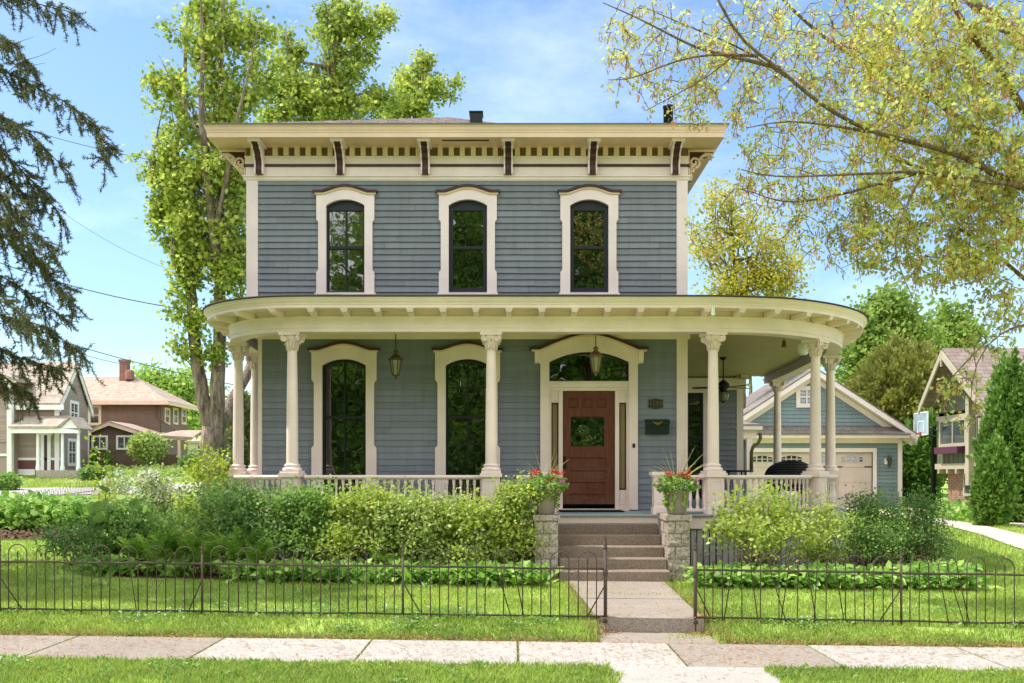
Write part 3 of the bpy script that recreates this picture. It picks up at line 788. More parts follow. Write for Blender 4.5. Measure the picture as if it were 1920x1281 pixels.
# ------------------------------------------------------------------ porch
def catmull(pts, k=12):
    P = [np.array(p, float) for p in pts]; P = [2 * P[0] - P[1]] + P + [2 * P[-1] - P[-2]]; o = []
    for i in range(1, len(P) - 2):
        for j in range(k):
            t = j / k; a, b, c, d = P[i - 1], P[i], P[i + 1], P[i + 2]
            o.append(tuple(.5 * (2 * b + (c - a) * t + (2 * a - 5 * b + 4 * c - d) * t * t + (3 * b - a - 3 * c + d) * t ** 3)))
    return o + [tuple(P[-2])]
YC = 16.35
axis = [(-5.16, 19.45), (-5.10, 18.7), (-5.05, 17.9)]
for i in range(1, 15): a = pi + i / 14 * pi / 2; axis.append((-3.5 + 1.55 * cos(a), 17.9 + 1.55 * sin(a)))
axis += [(-3.5 + 6.85 * i / 12, YC) for i in range(1, 12)]
axis += catmull([(3.35, YC), (4.45, 16.57), (5.40, 17.22), (6.05, 18.12), (6.42, 19.3), (6.60, 21.0), (6.75, 23.0), (6.86, 25.6)], 8)
axis = [(float(a), float(b)) for a, b in axis]
def normals(P):
    o = []
    for i in range(len(P)):
        a, b = P[max(0, i - 1)], P[min(len(P) - 1, i + 1)]
        d = np.array((b[0] - a[0], b[1] - a[1])); d /= np.linalg.norm(d); o.append((d[1], -d[0]))
    return o
AN = normals(axis)
def inner_pt(x, y): return (max(XL, min(XR, x)), max(YW, min(25.6, y)))
def along(s_pts):
    d = [0]
    for a, b in zip(s_pts[:-1], s_pts[1:]): d.append(d[-1] + math.dist(a, b))
    return d
AD = along(axis)
def at_s(s):
    i = max(0, min(len(axis) - 2, int(np.searchsorted(AD, s)) - 1)); t = (s - AD[i]) / (AD[i + 1] - AD[i])
    p = [axis[i][k] + (axis[i + 1][k] - axis[i][k]) * t for k in (0, 1)]; n = [AN[i][k] + (AN[i + 1][k] - AN[i][k]) * t for k in (0, 1)]
    return p, n
def s_near(x, y): return AD[min(range(len(axis)), key=lambda i: math.dist(axis[i], (x, y)))]

bmn = MB(); bmn.sweep(axis, AN, [(-.14, CEIL), (-.14, 4.054), (.14, 4.054), (.14, 4.115), (.152, 4.12), (.152, 4.275), (.165, 4.285), (.175, 4.305), (.175, 4.312), (.12, 4.312), (.12, 4.402)])
bmn.build('porch_beam', 'porch_cream', house)
ef = MB(); ef.sweep(axis, AN, [(.10, 4.402), (.50, 4.402), (.505, 4.395), (.525, 4.395), (.525, 4.44), (.535, 4.45), (.54, 4.47), (.565, 4.50), (.585, 4.535), (.60, 4.545), (.60, 4.562), (.4, 4.57)])
eave = ef.build('porch_cornice', 'porch_cream', house)
rfm = MB(); top = []
for (x, y), (nx, ny) in zip(axis, AN):
    e = (x + nx * .62, y + ny * .62); q = inner_pt(x, y)
    top.append((e, q))
for (e, q), (e2, q2) in zip(top[:-1], top[1:]):
    N_ = 5
    for k in range(N_):
        t, u = k / N_, (k + 1) / N_
        f_ = lambda A, B, t: (A[0] + (B[0] - A[0]) * t, A[1] + (B[1] - A[1]) * t, 4.588 + .36 * t)
        rfm.add([f_(e, q, t), f_(e2, q2, t), f_(e2, q2, u), f_(e, q, u)], [(0, 1, 2, 3)])
rfm.sweep(axis, AN, [(.4, 4.568), (.62, 4.566), (.625, 4.578), (.62, 4.589)])
rfm.build('porch_roof', 'roof_edge', house)
cm = MB()
for i in range(len(axis) - 1):
    a, b = axis[i], axis[i + 1]; q, q2 = inner_pt(*a), inner_pt(*b)
    cm.add([(a[0], a[1], CEIL), (b[0], b[1], CEIL), (q2[0], q2[1], CEIL), (q[0], q[1], CEIL)], [(0, 1, 2, 3)])
cm.build('porch_ceiling', 'ceiling', house)
fm = MB()
for i in range(len(axis) - 1):
    a, b = axis[i], axis[i + 1]; n1, n2 = AN[i], AN[i + 1]; q, q2 = inner_pt(*a), inner_pt(*b)
    A, B = (a[0] + n1[0] * .24, a[1] + n1[1] * .24), (b[0] + n2[0] * .24, b[1] + n2[1] * .24)
    fm.add([(A[0], A[1], FLOOR), (B[0], B[1], FLOOR), (q2[0], q2[1], FLOOR), (q[0], q[1], FLOOR)], [(0, 1, 2, 3)])
fm.sweep(axis, AN, [(.24, FLOOR), (.245, FLOOR - .015), (.24, FLOOR - .03), (.2, FLOOR - .03)])
fm.build('porch_floor', 'deck', house)
fsc = MB(); fsc.sweep(axis, AN, [(.2, FLOOR - .03), (.2, FLOOR - .24), (.17, FLOOR - .245)]); fsc.build('porch_fascia', 'porch_cream', house)
sk = MB(); sk2 = MB(); s_ = .05
while s_ < AD[-1] - .05:
    (x, y), (nx, ny) = at_s(s_)
    if not (.3 < x < 2.8 and y < 16.5):
        tx, ty = -ny, nx; c = (x + nx * .15, y + ny * .15)
        (sk if x < 1.5 else sk2).obox((c[0], c[1], .35), (tx * .044, ty * .044, 0), (nx * .009, ny * .009, 0), (0, 0, .385))
    s_ += .105
sk.build('porch_skirt', 'skirt', house); sk2.build('porch_skirt', 'skirt', house)
sb = MB(); sb.sweep(axis, AN, [(.08, FLOOR - .25), (.08, -.1)]); sb.build('skirt_backing', 'black', house)  # plain black sheet behind the skirt slats

# modillions
mo = MB(); mo.prism([(.14, 0), (.49, .035), (.50, .05), (.50, .105), (.14, .105)], -.048, .048, lambda d, u, z: (d, u, z))
mo.box(.40, .515, -.062, .062, .075, .107)
mod_me = mo.mesh('modillion'); mod_me.materials.append(M['porch_cream'])
s_ = .35
while s_ < AD[-1] - .2:
    (x, y), (nx, ny) = at_s(s_)
    m = link('modillion', mod_me, house, True); m.location = (x - wloc(house)[0], y - wloc(house)[1], 4.295); m.rotation_euler = (0, 0, math.atan2(ny, nx)); s_ += .545
ds = MB(); ds.lathe([(.033, 4.27), (.033, 4.42)], (at(1337, 590, 15.85)[0], 15.85, 0), 10); ds.build('downspout_stub', 'white', house)

# columns: turned shaft, scrolled capital, moulded base on panelled pedestals
cap_b, base_t = 3.745, 1.83
shaft = MB(); pr = []
for i in range(13):
    t = i / 12; pr.append((.1 - .02 * t ** 1.8, base_t + (cap_b - base_t) * t))
shaft.lathe(pr, n=20)
base = MB(); base.box(-.165, .165, -.165, .165, 1.667, 1.705)
base.lathe([(.155, 1.705), (.165, 1.72), (.165, 1.74), (.15, 1.757), (.128, 1.765), (.124, 1.78), (.14, 1.792), (.14, 1.808), (.118, 1.815), (.108, base_t)], n=20)
capm = MB(); capm.lathe([(.078, cap_b - .01), (.094, cap_b), (.096, cap_b + .012), (.08, cap_b + .02), (.084, cap_b + .06), (.1, cap_b + .14), (.13, cap_b + .22), (.15, cap_b + .25)], n=20)
for q in range(4):
    a = q * pi / 2 + pi / 4; ux, uy = cos(a), sin(a)
    for sd in (-1, 1):                                   # paired volutes at each corner
        off = np.array((-uy, ux)) * .016 * sd; pts = []
        for i in range(26):
            t = i / 25; th = pi * .75 - t * 3.2 * pi; r = .062 * (1 - t) + .008
            pts.append((ux * (.155 + r * cos(th)) + off[0], uy * (.155 + r * cos(th)) + off[1], cap_b + .205 + r * sin(th)))
        capm.tube(pts, .015, 5)
    c = np.array((ux * .155, uy * .155, cap_b + .205)); capm.obox(c, np.array((ux, uy, 0)) * .04, np.array((-uy, ux, 0)) * .02, (0, 0, .04))
for q in range(12):
    a = q * pi / 6; h = .2 if q % 2 else .13
    capm.tube([(cos(a) * .084, sin(a) * .084, cap_b + .02), (cos(a) * .096, sin(a) * .096, cap_b + h * .6), (cos(a) * (.12 + .02 * (q % 2)), sin(a) * (.12 + .02 * (q % 2)), cap_b + h), (cos(a) * .15, sin(a) * .15, cap_b + h - .02)], [.022, .02, .015, .009], 5)
ab = []
for q in range(4):
    a = q * pi / 2; r = .185
    for t in (-1, -.5, 0, .5, 1):
        d = r * (.80 + .2 * t * t); x, y = d, r * t * .98; ab.append((x * cos(a) - y * sin(a), x * sin(a) + y * cos(a)))
capm.add([(x, y, cap_b + .255) for x, y in ab] + [(x, y, 4.052) for x, y in ab], [tuple(range(20))[::-1], tuple(range(20, 40))] + [(i, (i + 1) % 20, (i + 1) % 20 + 20, i + 20) for i in range(20)])
sh_me, ba_me, ca_me = shaft.mesh('shaft'), base.mesh('column_base'), capm.mesh('capital')
ped = MB(); ped.box(-.145, .145, -.145, .145, FLOOR, 1.60); ped.box(-.165, .165, -.165, .165, FLOOR + .002, FLOOR + .09); ped.box(-.185, .185, -.185, .185, 1.60, 1.665)
for a in range(4):
    ca, sa = cos(a * pi / 2), sin(a * pi / 2)
    for u0, u1, z0, z1 in ((-.1, .1, 1.53, 1.55), (-.1, .1, 1.1, 1.12), (-.1, -.08, 1.12, 1.53), (.08, .1, 1.12, 1.53)):
        vs = []
        for yy in (-.152, -.144):
            for u, z in ((u0, z0), (u1, z0), (u1, z1), (u0, z1)): vs.append((u * ca - yy * sa, u * sa + yy * ca, z))
        ped.add(vs, [(0, 1, 2, 3), (0, 4, 5, 1), (1, 5, 6, 2), (2, 6, 7, 3), (3, 7, 4, 0)])
pe_me = ped.mesh('pedestal')
for me in (sh_me, ba_me, ca_me, pe_me): me.materials.append(M['porch_cream'])
cols = [(-5.16, 19.3), (-5.06, 17.75), (-3.742, YC), (-.354, YC), (3.424, YC), (5.45, 17.24), (6.5, 19.6), (6.8, 24.6)]
HL = wloc(house)
def rel(o, x, y, z=0): o.location = (x - HL[0], y - HL[1], z); return o
for x, y in cols:
    sN = s_near(x, y); (ax_, ay_), (nx, ny) = at_s(sN); rz = math.atan2(ny, nx) + pi / 2
    c = rel(link('column', sh_me, house, True), x, y); c.rotation_euler = (0, 0, rz)
    link('capital', ca_me, c, True); link('column_base', ba_me, c, True)
    p = rel(link('pedestal', pe_me, house, True), x, y); p.rotation_euler = (0, 0, rz)
# newels at the stair head
nw = MB(); nw.box(-.12, .12, -.12, .12, FLOOR, 1.60); nw.box(-.14, .14, -.14, .14, FLOOR + .002, FLOOR + .11); nw.box(-.14, .14, -.14, .14, 1.60, 1.63); nw.box(-.165, .165, -.165, .165, 1.63, 1.69); nw.box(-.08, .08, -.127, -.121, 1.15, 1.52)
nw_me = nw.mesh('newel_post'); nw_me.materials.append(M['porch_cream'])
for x in (.6, 2.52): rel(link('newel_post', nw_me, house, True), x, YC)
# railings with turned balusters
bal = MB(); bal.box(-.024, .024, -.024, .024, 1.06, 1.11); bal.box(-.024, .024, -.024, .024, 1.5, 1.56)
bal.lathe([(.016, 1.11), (.03, 1.12), (.018, 1.135), (.022, 1.17), (.033, 1.22), (.031, 1.26), (.02, 1.33), (.016, 1.40), (.022, 1.42), (.014, 1.44), (.024, 1.47), (.026, 1.485), (.018, 1.5)], n=8)
ba2 = bal.mesh('baluster'); ba2.materials.append(M['porch_cream'])
stops = [s_near(*p) for p in cols]
def s_x(x): return s_near(x, YC)
secs = [(stops[0], stops[1]), (stops[1], stops[2]), (stops[2], stops[3]), (stops[3], s_x(.6)), (s_x(2.52), stops[4]), (stops[4], stops[5]), (stops[5], stops[6]), (stops[6], stops[7])]
secs[3] = (stops[3], AD[3 + 14] + 0 if False else stops[3] + (.6 + .354)); secs[4] = (stops[4] - (3.424 - 2.52), stops[4])
nbal = 0
for si, (a, b) in enumerate(secs):
    a, b = a + .15, b - .15
    P_ = []; N_ = []; k = max(2, int((b - a) / .12))
    for i in range(k + 1): p, n = at_s(a + (b - a) * i / k); P_.append(p); N_.append(n)
    r = MB()
    r.sweep(P_, N_, [(-.045, 1.56), (.045, 1.56), (.055, 1.575), (.08, 1.585), (.085, 1.61), (.06, 1.632), (-.06, 1.632), (-.085, 1.61), (-.08, 1.585), (-.055, 1.575)], True)
    r2 = MB(); r2.sweep(P_, N_, [(-.04, 1.015), (.04, 1.015), (.045, 1.055), (.035, 1.062), (-.035, 1.062), (-.045, 1.055)], True)
    ro = r.build('railing', 'porch_cream', house); r2.build('bottom_rail', 'porch_cream', ro)
    if si == 7: continue
    n_ = max(1, int(round((b - a) / (.118 if si < 6 else .15))))
    for i in range(n_):
        if nbal >= 100: break
        p, n = at_s(a + (b - a) * (i + .5) / n_)
        o = link('baluster', ba2, ro, True); w = wloc(ro); o.location = (p[0] - w[0], p[1] - w[1], -w[2]); nbal += 1

# rear wing that closes the side porch, and the small entry behind it
YG = 25.6; SG = F / YG; XG = lambda px: (px - CX) / SG; ZG = lambda py: E + (HZ - py) / SG
wg = siding_mb(front(YG), XR + .0, XG(1381), .3, 4.6, .142, [(XG(1284), XG(1322), 1.0, ZG(737))]); wg.build('wing_wall', 'siding', house)
wgs = siding_mb(rightw(XG(1392)), YG + .1, 31, .3, 4.6, .142); wgs.build('wing_wall', 'siding', house)
b = MB(); b.box(XG(1381), XG(1392) + .02, YG - .03, YG + .14, .3, 4.25); b.build('corner_board', 'porch_cream', house)
b = MB(); b.box(XR + .02, XG(1390), YG + .04, 31, .2, 4.5); b.build('wing_core', 'black', house)
b = MB(); b.box(XR + .05, XG(1398), YG - .06, YG - .022, ZG(738) + .1, 4.2); b.build('wing_beam', 'porch_cream', house)
wx0, wx1 = XG(1287), XG(1318)
b = MB(); b.box(wx0 - .14, wx0, YG - .05, YG - .021, 1.0, ZG(737)); b.box(wx1, wx1 + .14, YG - .05, YG - .021, 1.0, ZG(737)); b.box(wx0 - .14, wx1 + .14, YG - .05, YG - .021, ZG(737), ZG(737) + .14)
w = b.build('window', 'porch_cream', house)
b = MB()
for q in ((wx0, wx0 + .07, 1.0, ZG(737)), (wx1 - .07, wx1, 1.0, ZG(737)), (wx0 + .07, wx1 - .07, ZG(737) - .07, ZG(737)), (wx0 + .07, wx1 - .07, ZG(823), ZG(818)), (wx0 + .07, wx1 - .07, 1.0, 1.08)): b.box(q[0], q[1], YG - .035, YG + .02, q[2], q[3])
b.build('sash', 'black', w); b = MB(); b.box(wx0 + .05, wx1 - .05, YG + .022, YG + .03, 1.0, ZG(737)); b.build('pane', 'glass', w)
YE = 30.5; e = lambda px, py: at(px, py, YE)
en = MB(); a, b2 = e(1385, 800), e(1427, 811)
en.box(a[0] - .3, e(1418, 0)[0], YE - .02, YE + 3, e(0, 822)[2], e(0, 806)[2]); en.box(a[0] - .3, b2[0], YE - .2, YE + 3.1, e(0, 806)[2], e(0, 799)[2])
en.box(e(1400, 0)[0], e(1411, 0)[0], YE, YE + .15, .2, e(0, 822)[2]); eo = en.build('side_entry', 'porch_cream', house)
es = siding_mb(front(YE + .3), XG(1392) - .1, e(1402, 0)[0], .2, e(0, 824)[2], .13); es.build('entry_wall', 'garage_siding', eo)
er = MB(); z_ = e(0, 799)[2]; er.slab([(a[0] - .3, YE - .22, z_ + .04), (b2[0] + .03, YE - .22, z_ + .04), (b2[0] - .6, YE + 1.5, z_ + .3), (a[0] - .3, YE + 1.5, z_ + .3)], .035); er.build('entry_roof', 'garage_roof', eo)
dp = MB(); dp.tube([e(1425, 812), e(1426, 822), e(1421, 832), e(1412, 838), e(1409, 848), e(1409, 885)], .055, 8); dp.build('downspout', 'bronze', eo)
# ------------------------------------------------------------------ steps, piers, planters
st = thing('front_steps', 'brown concrete front steps between two stone block piers', 'steps', (1.58, 15.2, 0))
edges = [14.68, 14.98, 15.28, 15.58, 15.88]
for k, y in enumerate(edges):
    z1 = .165 * (k + 1); r = MB()
    r.add([(.74, y, z1 - .165 - (.05 if k == 0 else 0)), (2.41, y, z1 - .165 - (.05 if k == 0 else 0)), (2.41, y - .006, z1 - .012), (.74, y - .006, z1 - .012), (2.41, y + .008, z1), (.74, y + .008, z1), (2.41, y + .42, z1), (.74, y + .42, z1), (.74, y + .42, z1 - .2), (2.41, y + .42, z1 - .2)],
          [(0, 1, 2, 3), (3, 2, 4, 5), (5, 4, 6, 7), (0, 3, 5, 7, 8), (1, 9, 6, 4, 2)])
    r.build('step', 'step', st)
for side, (x0, x1) in (('post', (.355, .725)), ('by the light shrub', (2.425, 2.785))):
    p = thing('stone_pier', 'pale split-face block pier beside the steps, ' + ('nearer the long railing and dense bushes' if x0 < 1 else 'nearer the twiggy shrub and driveway'), 'stone pier', ((x0 + x1) / 2, 15.4, 0), 'stone piers flanking the steps')
    b = MB(); y0, y1 = 15.0, 15.92; zz = -.08; hgt = .2
    for c in range(5):
        z0, z1 = zz + c * hgt + .004, zz + (c + 1) * hgt - .004
        wd = x1 - x0; cuts = [0, .62, 1] if c % 2 else [0, .36, 1]
        for a, d in zip(cuts[:-1], cuts[1:]):
            bx0, bx1 = x0 + wd * a + .004, x0 + wd * d - .004
            # split face: bulging faceted front
            n = 4; vs = []; fs = []
            for j in range(n + 1):
                for i in range(n + 1):
                    edge = i in (0, n) or j in (0, n)
                    vs.append((bx0 + (bx1 - bx0) * i / n, y0 - (0 if edge else random.uniform(.006, .026)), z0 + (z1 - z0) * j / n))
            for j in range(n):
                for i in range(n): q = j * (n + 1) + i; fs.append((q, q + 1, q + n + 2, q + n + 1))
            b.add(vs, fs)
            b.box(bx0, bx1, y0 + .001, y0 + .12, z0, z1)
        ys = [y0 + .124, y0 + .5, y1] if c % 2 else [y0 + .124, y0 + .32, y0 + .68, y1]
        for a, d in zip(ys[:-1], ys[1:]):
            b.box(x0 + .004 - random.uniform(0, .012), x1 - .004 + random.uniform(0, .012), a + .004, d - .004, z0, z1)
    b.build('block', 'stone', p)
    m = MB(); m.box(x0 + .012, x1 - .012, y0 + .012, y1 - .01, zz, .92); m.build('mortar_core', 'mortar', p)
    cpm = MB(); cpm.box(x0 - .025, x1 + .025, y0 - .03, y1 + .0, .925, 1.012); co = cpm.build('cap_stone', 'stone', p)
PIER_TOP = 1.012
def planter(cx, cy, label, seed):
    global RNG
    RNG = np.random.default_rng(seed)
    t = thing('planter', label, 'planter', (cx, cy, PIER_TOP), 'planters on the stone piers')
    z = PIER_TOP
    p = MB(); p.lathe([(0, z + .001), (.135, z + .001), (.147, z + .03), (.18, z + .2), (.196, z + .35), (.205, z + .355), (.205, z + .385), (.186, z + .387), (.182, z + .34), (0, z + .33)], (cx, cy, 0), 24); p.build('pot', 'pot', t)
    n = 620; q = in_ball(n, .5) * np.array((.35, .28, .16)) + np.array((cx, cy, z + .47)); q = q[q[:, 2] > z + .36]
    tr = []
    for k in range(5):
        a = RNG.uniform(-2.9, -.2); L = RNG.uniform(.1, .3)
        for j in range(14): tr.append((cx + cos(a) * .2 + RNG.normal() * .012, cy + sin(a) * .2 + RNG.normal() * .012, z + .37 - L * j / 13))
    if seed == 31:
        for k in range(5):
            x0, L = cx - .24 - .06 * k, RNG.uniform(.3, .55)
            for j in range(26): tr.append((x0 - .1 * j / 25 + RNG.normal() * .03, cy - .1 + RNG.normal() * .05, z + .42 - L * j / 25))
    leaves('foliage', np.vstack([q, np.array(tr)]), .055, 'shrub_mid', t, 'round', up=.8)
    leaves('trailing_vine', np.array(tr), .04, 'shrub_yellow', t, 'round', up=.3)
    fl = []
    for k in range(8):
        c = np.array((cx + RNG.uniform(-.2, .24), cy - .05 + RNG.uniform(-.15, .1), z + .58 + RNG.uniform(-.05, .1)))
        fl.append(c + in_ball(30, .7) * np.array((.06, .06, .035)))
    leaves('red_petals', np.vstack(fl), .03, 'red_flower', t, 'round', up=.6)
    pf = []
    for k in range(3):
        c = np.array((cx + RNG.choice((-1, 1)) * RNG.uniform(.1, .3), cy - .15, z + .5 + RNG.uniform(0, .06))); pf.append(c + in_ball(14, .7) * .035)
    leaves('pink_petals', np.vstack(pf), .035, 'pink_flower', t, 'round', up=.3)
    s = MB()
    for k in range(16):
        a = RNG.uniform(0, 2 * pi); L = RNG.uniform(.42, .82); lean = RNG.uniform(.15, .95); pts = []
        for j in range(7):
            u = j / 6; pts.append((cx + cos(a) * L * lean * u, cy + sin(a) * .6 * L * lean * u, z + .4 + L * u * (1.05 - .55 * lean * u)))
        s.tube(pts, [.006, .0066, .0064, .0056, .0045, .003, .0014], 3, False)
    s.build('spike_leaf', 'spike', t)
planter(.525, 15.17, 'taupe planter of red geraniums with long trailing vines, on the pier by the long railing', 31)
planter(2.6, 15.17, 'taupe planter of red geraniums with short trailing vine, on the pier by the twiggy shrub', 32)
RNG = np.random.default_rng(5)

# ------------------------------------------------------------------ porch things
def lantern(px, y, ztop, zbot, label, mat):
    x = at(px, 0, y)[0]; t = thing('hanging_lantern', label, 'lantern', (x, y, zbot), 'lanterns hanging from the porch ceiling')
    h = ztop - zbot; c = (x, y, 0); R = .13
    b = MB(); b.lathe([(.0, zbot), (.015, zbot + .015), (.03, zbot + .04), (.02, zbot + .055), (.062, zbot + .07), (.066, zbot + .085), (0, zbot + .09)], c, 12)
    b.lathe([(.105, zbot + .34), (.135, zbot + .345), (.14, zbot + .37), (.11, zbot + .385), (.06, zbot + .44), (.03, zbot + .46), (.04, zbot + .48), (.05, zbot + .5), (.02, zbot + .53), (.0, zbot + .54)], c, 12)
    for k in range(6):
        a = k * pi / 3; b.tube([(x + .06 * cos(a), y + .06 * sin(a), zbot + .08), (x + .107 * cos(a), y + .107 * sin(a), zbot + .345)], .008, 5)
    b.build('frame', mat, t)
    g = MB(); g.lathe([(.054, zbot + .09), (.1, zbot + .34)], c, 12); g.build('glass_shade', 'lamp_glass', t)
    cd = MB(); cd.lathe([(.012, zbot + .09), (.012, zbot + .26), (.0, zbot + .28)], c, 8); cd.build('candle', 'white', t)
    ch = MB(); ch.tube([(x, y, zbot + .54), (x, y, CEIL - .02)], .008, 6); ch.lathe([(.05, CEIL - .03), (.055, CEIL - .002)], c, 12)
    zz = zbot + .56
    while zz < CEIL - .06: ch.lathe([(.006, zz), (.016, zz + .012), (.006, zz + .024)], c, 6); zz += .035
    ch.build('chain', mat, t)
lantern(742, 17.0, 3.86, 3.32, 'dark bronze hanging lantern in front of the siding between two tall windows', 'bronze')
lantern(1117, 17.0, 3.86, 3.38, 'weathered pale hanging lantern in front of the arched transom over the door', 'olive')

fx, fy = 4.71, 21.4
fan = thing('ceiling_fan', 'dark bronze ceiling fan with round light hanging under the side porch', 'ceiling fan', (fx, fy, 3.4))
b = MB(); b.lathe([(.0, CEIL - .07), (.05, CEIL - .06), (.085, CEIL - .01), (.085, CEIL - .001)], (fx, fy, 0), 16); b.tube([(fx, fy, CEIL - .06), (fx, fy, 3.68)], .014, 8); b.build('down_rod', 'fan', fan)
b = MB(); b.lathe([(.03, 3.74), (.06, 3.72), (.13, 3.66), (.14, 3.6), (.12, 3.55), (.06, 3.52), (.09, 3.50), (.1, 3.47)], (fx, fy, 0), 18); b.build('motor', 'fan', fan)
for k in range(5):
    a = k * 2 * pi / 5 + .35; b = MB()
    out = [(.13, -.02), (.22, -.045), (.42, -.065), (.64, -.06), (.70, 0), (.64, .06), (.42, .065), (.22, .045), (.13, .02)]
    rot = lambda u, v, z: (fx + u * cos(a) - v * sin(a), fy + u * sin(a) + v * cos(a), z + v * .2)
    b.add([rot(u, v, 3.585) for u, v in out] + [rot(u, v, 3.575) for u, v in out], [tuple(range(9)), tuple(range(9, 18))[::-1]] + [(i, i + 9, (i + 1) % 9 + 9, (i + 1) % 9) for i in range(9)])
    b.build('blade', 'fan', fan)
b = MB(); b.lathe([(.09, 3.47), (.125, 3.42), (.125, 3.36), (.09, 3.30), (.04, 3.27), (0, 3.265)], (fx, fy, 0), 16); lo = b.build('light_globe', 'lamp_glass', fan)
b = MB()
for k in range(6):
    a = k * pi / 3; b.tube([(fx + r * cos(a), fy + r * sin(a), z) for r, z in ((.095, 3.47), (.13, 3.42), (.13, 3.36), (.094, 3.295), (.03, 3.26))], .006, 4)
b.lathe([(.05, 3.265), (.03, 3.24), (0, 3.23)], (fx, fy, 0), 10); b.build('cage', 'fan', lo)

def wall_thing(name, label, cat, mb, mat, loc): 
    t = thing(name, label, cat, loc); o = mb.build(name + '_body', mat, t); return t, o
x0, x1 = X(1209), X(1252.5); z0, z1 = Z(815), Z(783)
mbx = thing('mailbox', 'dark green wall mailbox with curved body and brass eagle, beside the front door', 'mailbox', ((x0 + x1) / 2, YW - .05, z0))
b = MB(); b.prism([(.0, 0), (.10, .02), (.115, .08), (.11, .17), (.09, .25), (0, .265)], x0, x1, lambda d, u, z: (u, YW - .024 - d, z0 + z)); b.build('body', 'mailbox', mbx)
b = MB(); b.prism([(.0, .272), (.09, .258), (.118, .20), (.122, .18), (.13, .18), (.125, .21), (.096, .27), (0, .285)], x0 - .012, x1 + .012, lambda d, u, z: (u, YW - .024 - d, z0 + z)); b.build('lid', 'mailbox', mbx)
b = MB(); xc = (x0 + x1) / 2; zc = z0 + .2
b.prism([(-.085, .03), (-.06, .035), (-.02, .01), (0, .025), (.02, .01), (.06, .035), (.085, .03), (.05, -.01), (.015, -.03), (0, -.045), (-.015, -.03), (-.05, -.01)], YW - .158, YW - .15, lambda x, y, z: (xc + x, y, zc + z))
b.lathe([(.0, -.012), (.012, 0), (0, .012)], (xc - .085, YW - .155, zc + .03), 8); b.lathe([(.0, -.012), (.012, 0), (0, .012)], (xc + .085, YW - .155, zc + .03), 8); b.build('eagle_badge', 'brass', mbx)
x0, x1 = X(1214.5), X(1243.5); zb, zt = Z(763), Z(749.5)
plq = thing('house_number_plaque', 'dark bronze house number plaque on the siding above the mailbox', 'plaque', ((x0 + x1) / 2, YW - .03, zb))
xc = (x0 + x1) / 2; w = (x1 - x0) / 2
b = MB(); b.prism([(-w, 0), (-w + .02, -.015), (-.09, -.02), (0, -.045), (.09, -.02), (w - .02, -.015), (w, 0), (w - .015, .03), (w - .015, .1), (w, .135), (.08, .135), (0, .155), (-.08, .135), (-w, .135), (-w + .015, .1), (-w + .015, .03)], YW - .04, YW - .022, lambda x, y, z: (xc + x, y, zb + z)); b.build('plate', 'plaque', plq)
cu = bpy.data.curves.new('digits', 'FONT'); cu.body = '1198'; cu.size = .125; cu.extrude = .004; cu.align_x = 'CENTER'; cu.space_character = 1.05
tmp = bpy.data.objects.new('digits_tmp', cu); COL.objects.link(tmp); dgm = bpy.data.meshes.new_from_object(tmp.evaluated_get(bpy.context.evaluated_depsgraph_get())); bpy.data.objects.remove(tmp)
dgm.materials.clear(); dgm.materials.append(M['plaque_text'])
dg = link('number', dgm, plq, True); dg.rotation_euler = (pi / 2, 0, 0); dg.location = (0, -.014, .02)
c = at(1470, 644, 18.3)
bl = thing('hanging_bell', 'small brass bell hanging from the porch ceiling at the curved corner', 'bell', c)
b = MB(); b.tube([(c[0], c[1], c[2] + .06), (c[0], c[1], CEIL - .002)], .004, 5); b.lathe([(.0, .07), (.02, .06), (.035, .02), (.045, -.05), (.055, -.075), (.05, -.075), (0, .04)], c, 12); b.build('bell_body', 'brass', bl)
c = at(1395.5, 705, 25.2)
sp = thing('outdoor_speaker', 'pale box speaker under the porch ceiling near the fan', 'speaker', c)
b = MB(); b.box(c[0] - .13, c[0] + .13, 25.1, 25.28, c[2] - .08, c[2] + .1); b.build('cabinet', 'ceiling', sp); b = MB(); b.box(c[0] - .11, c[0] + .11, 25.085, 25.098, c[2] - .06, c[2] + .08); b.build('grille', 'cream', sp); b = MB(); b.tube([(c[0], 25.2, c[2] + .1), (c[0], 25.2, CEIL)], .02); b.build('mount', 'black', sp)
c = at(1506, 653, 17.9)
sp = thing('outdoor_speaker', 'white round-backed speaker tucked beside the front curved column', 'speaker', c)
b = MB(); b.lathe([(0, -.13), (.07, -.125), (.1, -.06), (.1, .06), (.07, .12), (0, .13)], c, 16); b.build('cabinet', 'white', sp); b = MB(); b.tube([(c[0], c[1], c[2] + .1), (c[0], c[1], CEIL)], .015); b.build('mount', 'white', sp)

def wicker_chair(cx, cy, rz, label):
    t = thing('wicker_chair', label, 'chair', (cx, cy, FLOOR)); t.rotation_euler = (0, 0, rz)
    sh_ = MB(); n = 22
    for j in range(13):                                  # woven barrel back as stacked rings of cane
        z = .42 + j * .045; top = .93
        pts = []
        for i in range(n + 1):
            a = pi * (-.12) + pi * 1.24 * i / n; lim = .62 + .3 * max(0, sin(a)) ** .8
            pts.append((.41 * cos(a) * (1 + .05 * j / 12), .38 * sin(a), min(z, lim)))
        sh_.tube(pts, .026, 5)
    o = sh_.build('backrest', 'wicker', None); o.parent = t
    s = MB(); s.lathe([(0, .36), (.36, .36), (.39, .40), (.36, .45), (0, .46)], (0, 0, 0), 20); o = s.build('seat', 'wicker', None); o.parent = t
    for a in (.8, 2.3, 3.9, 5.5):
        l = MB(); l.tube([(.3 * cos(a), .3 * sin(a), .37), (.34 * cos(a), .34 * sin(a), 0)], .022, 6); o = l.build('leg', 'wicker', None); o.parent = t
wicker_chair(5.3, 18.4, 3.0, 'black wicker chair with rounded back behind the side porch railing')
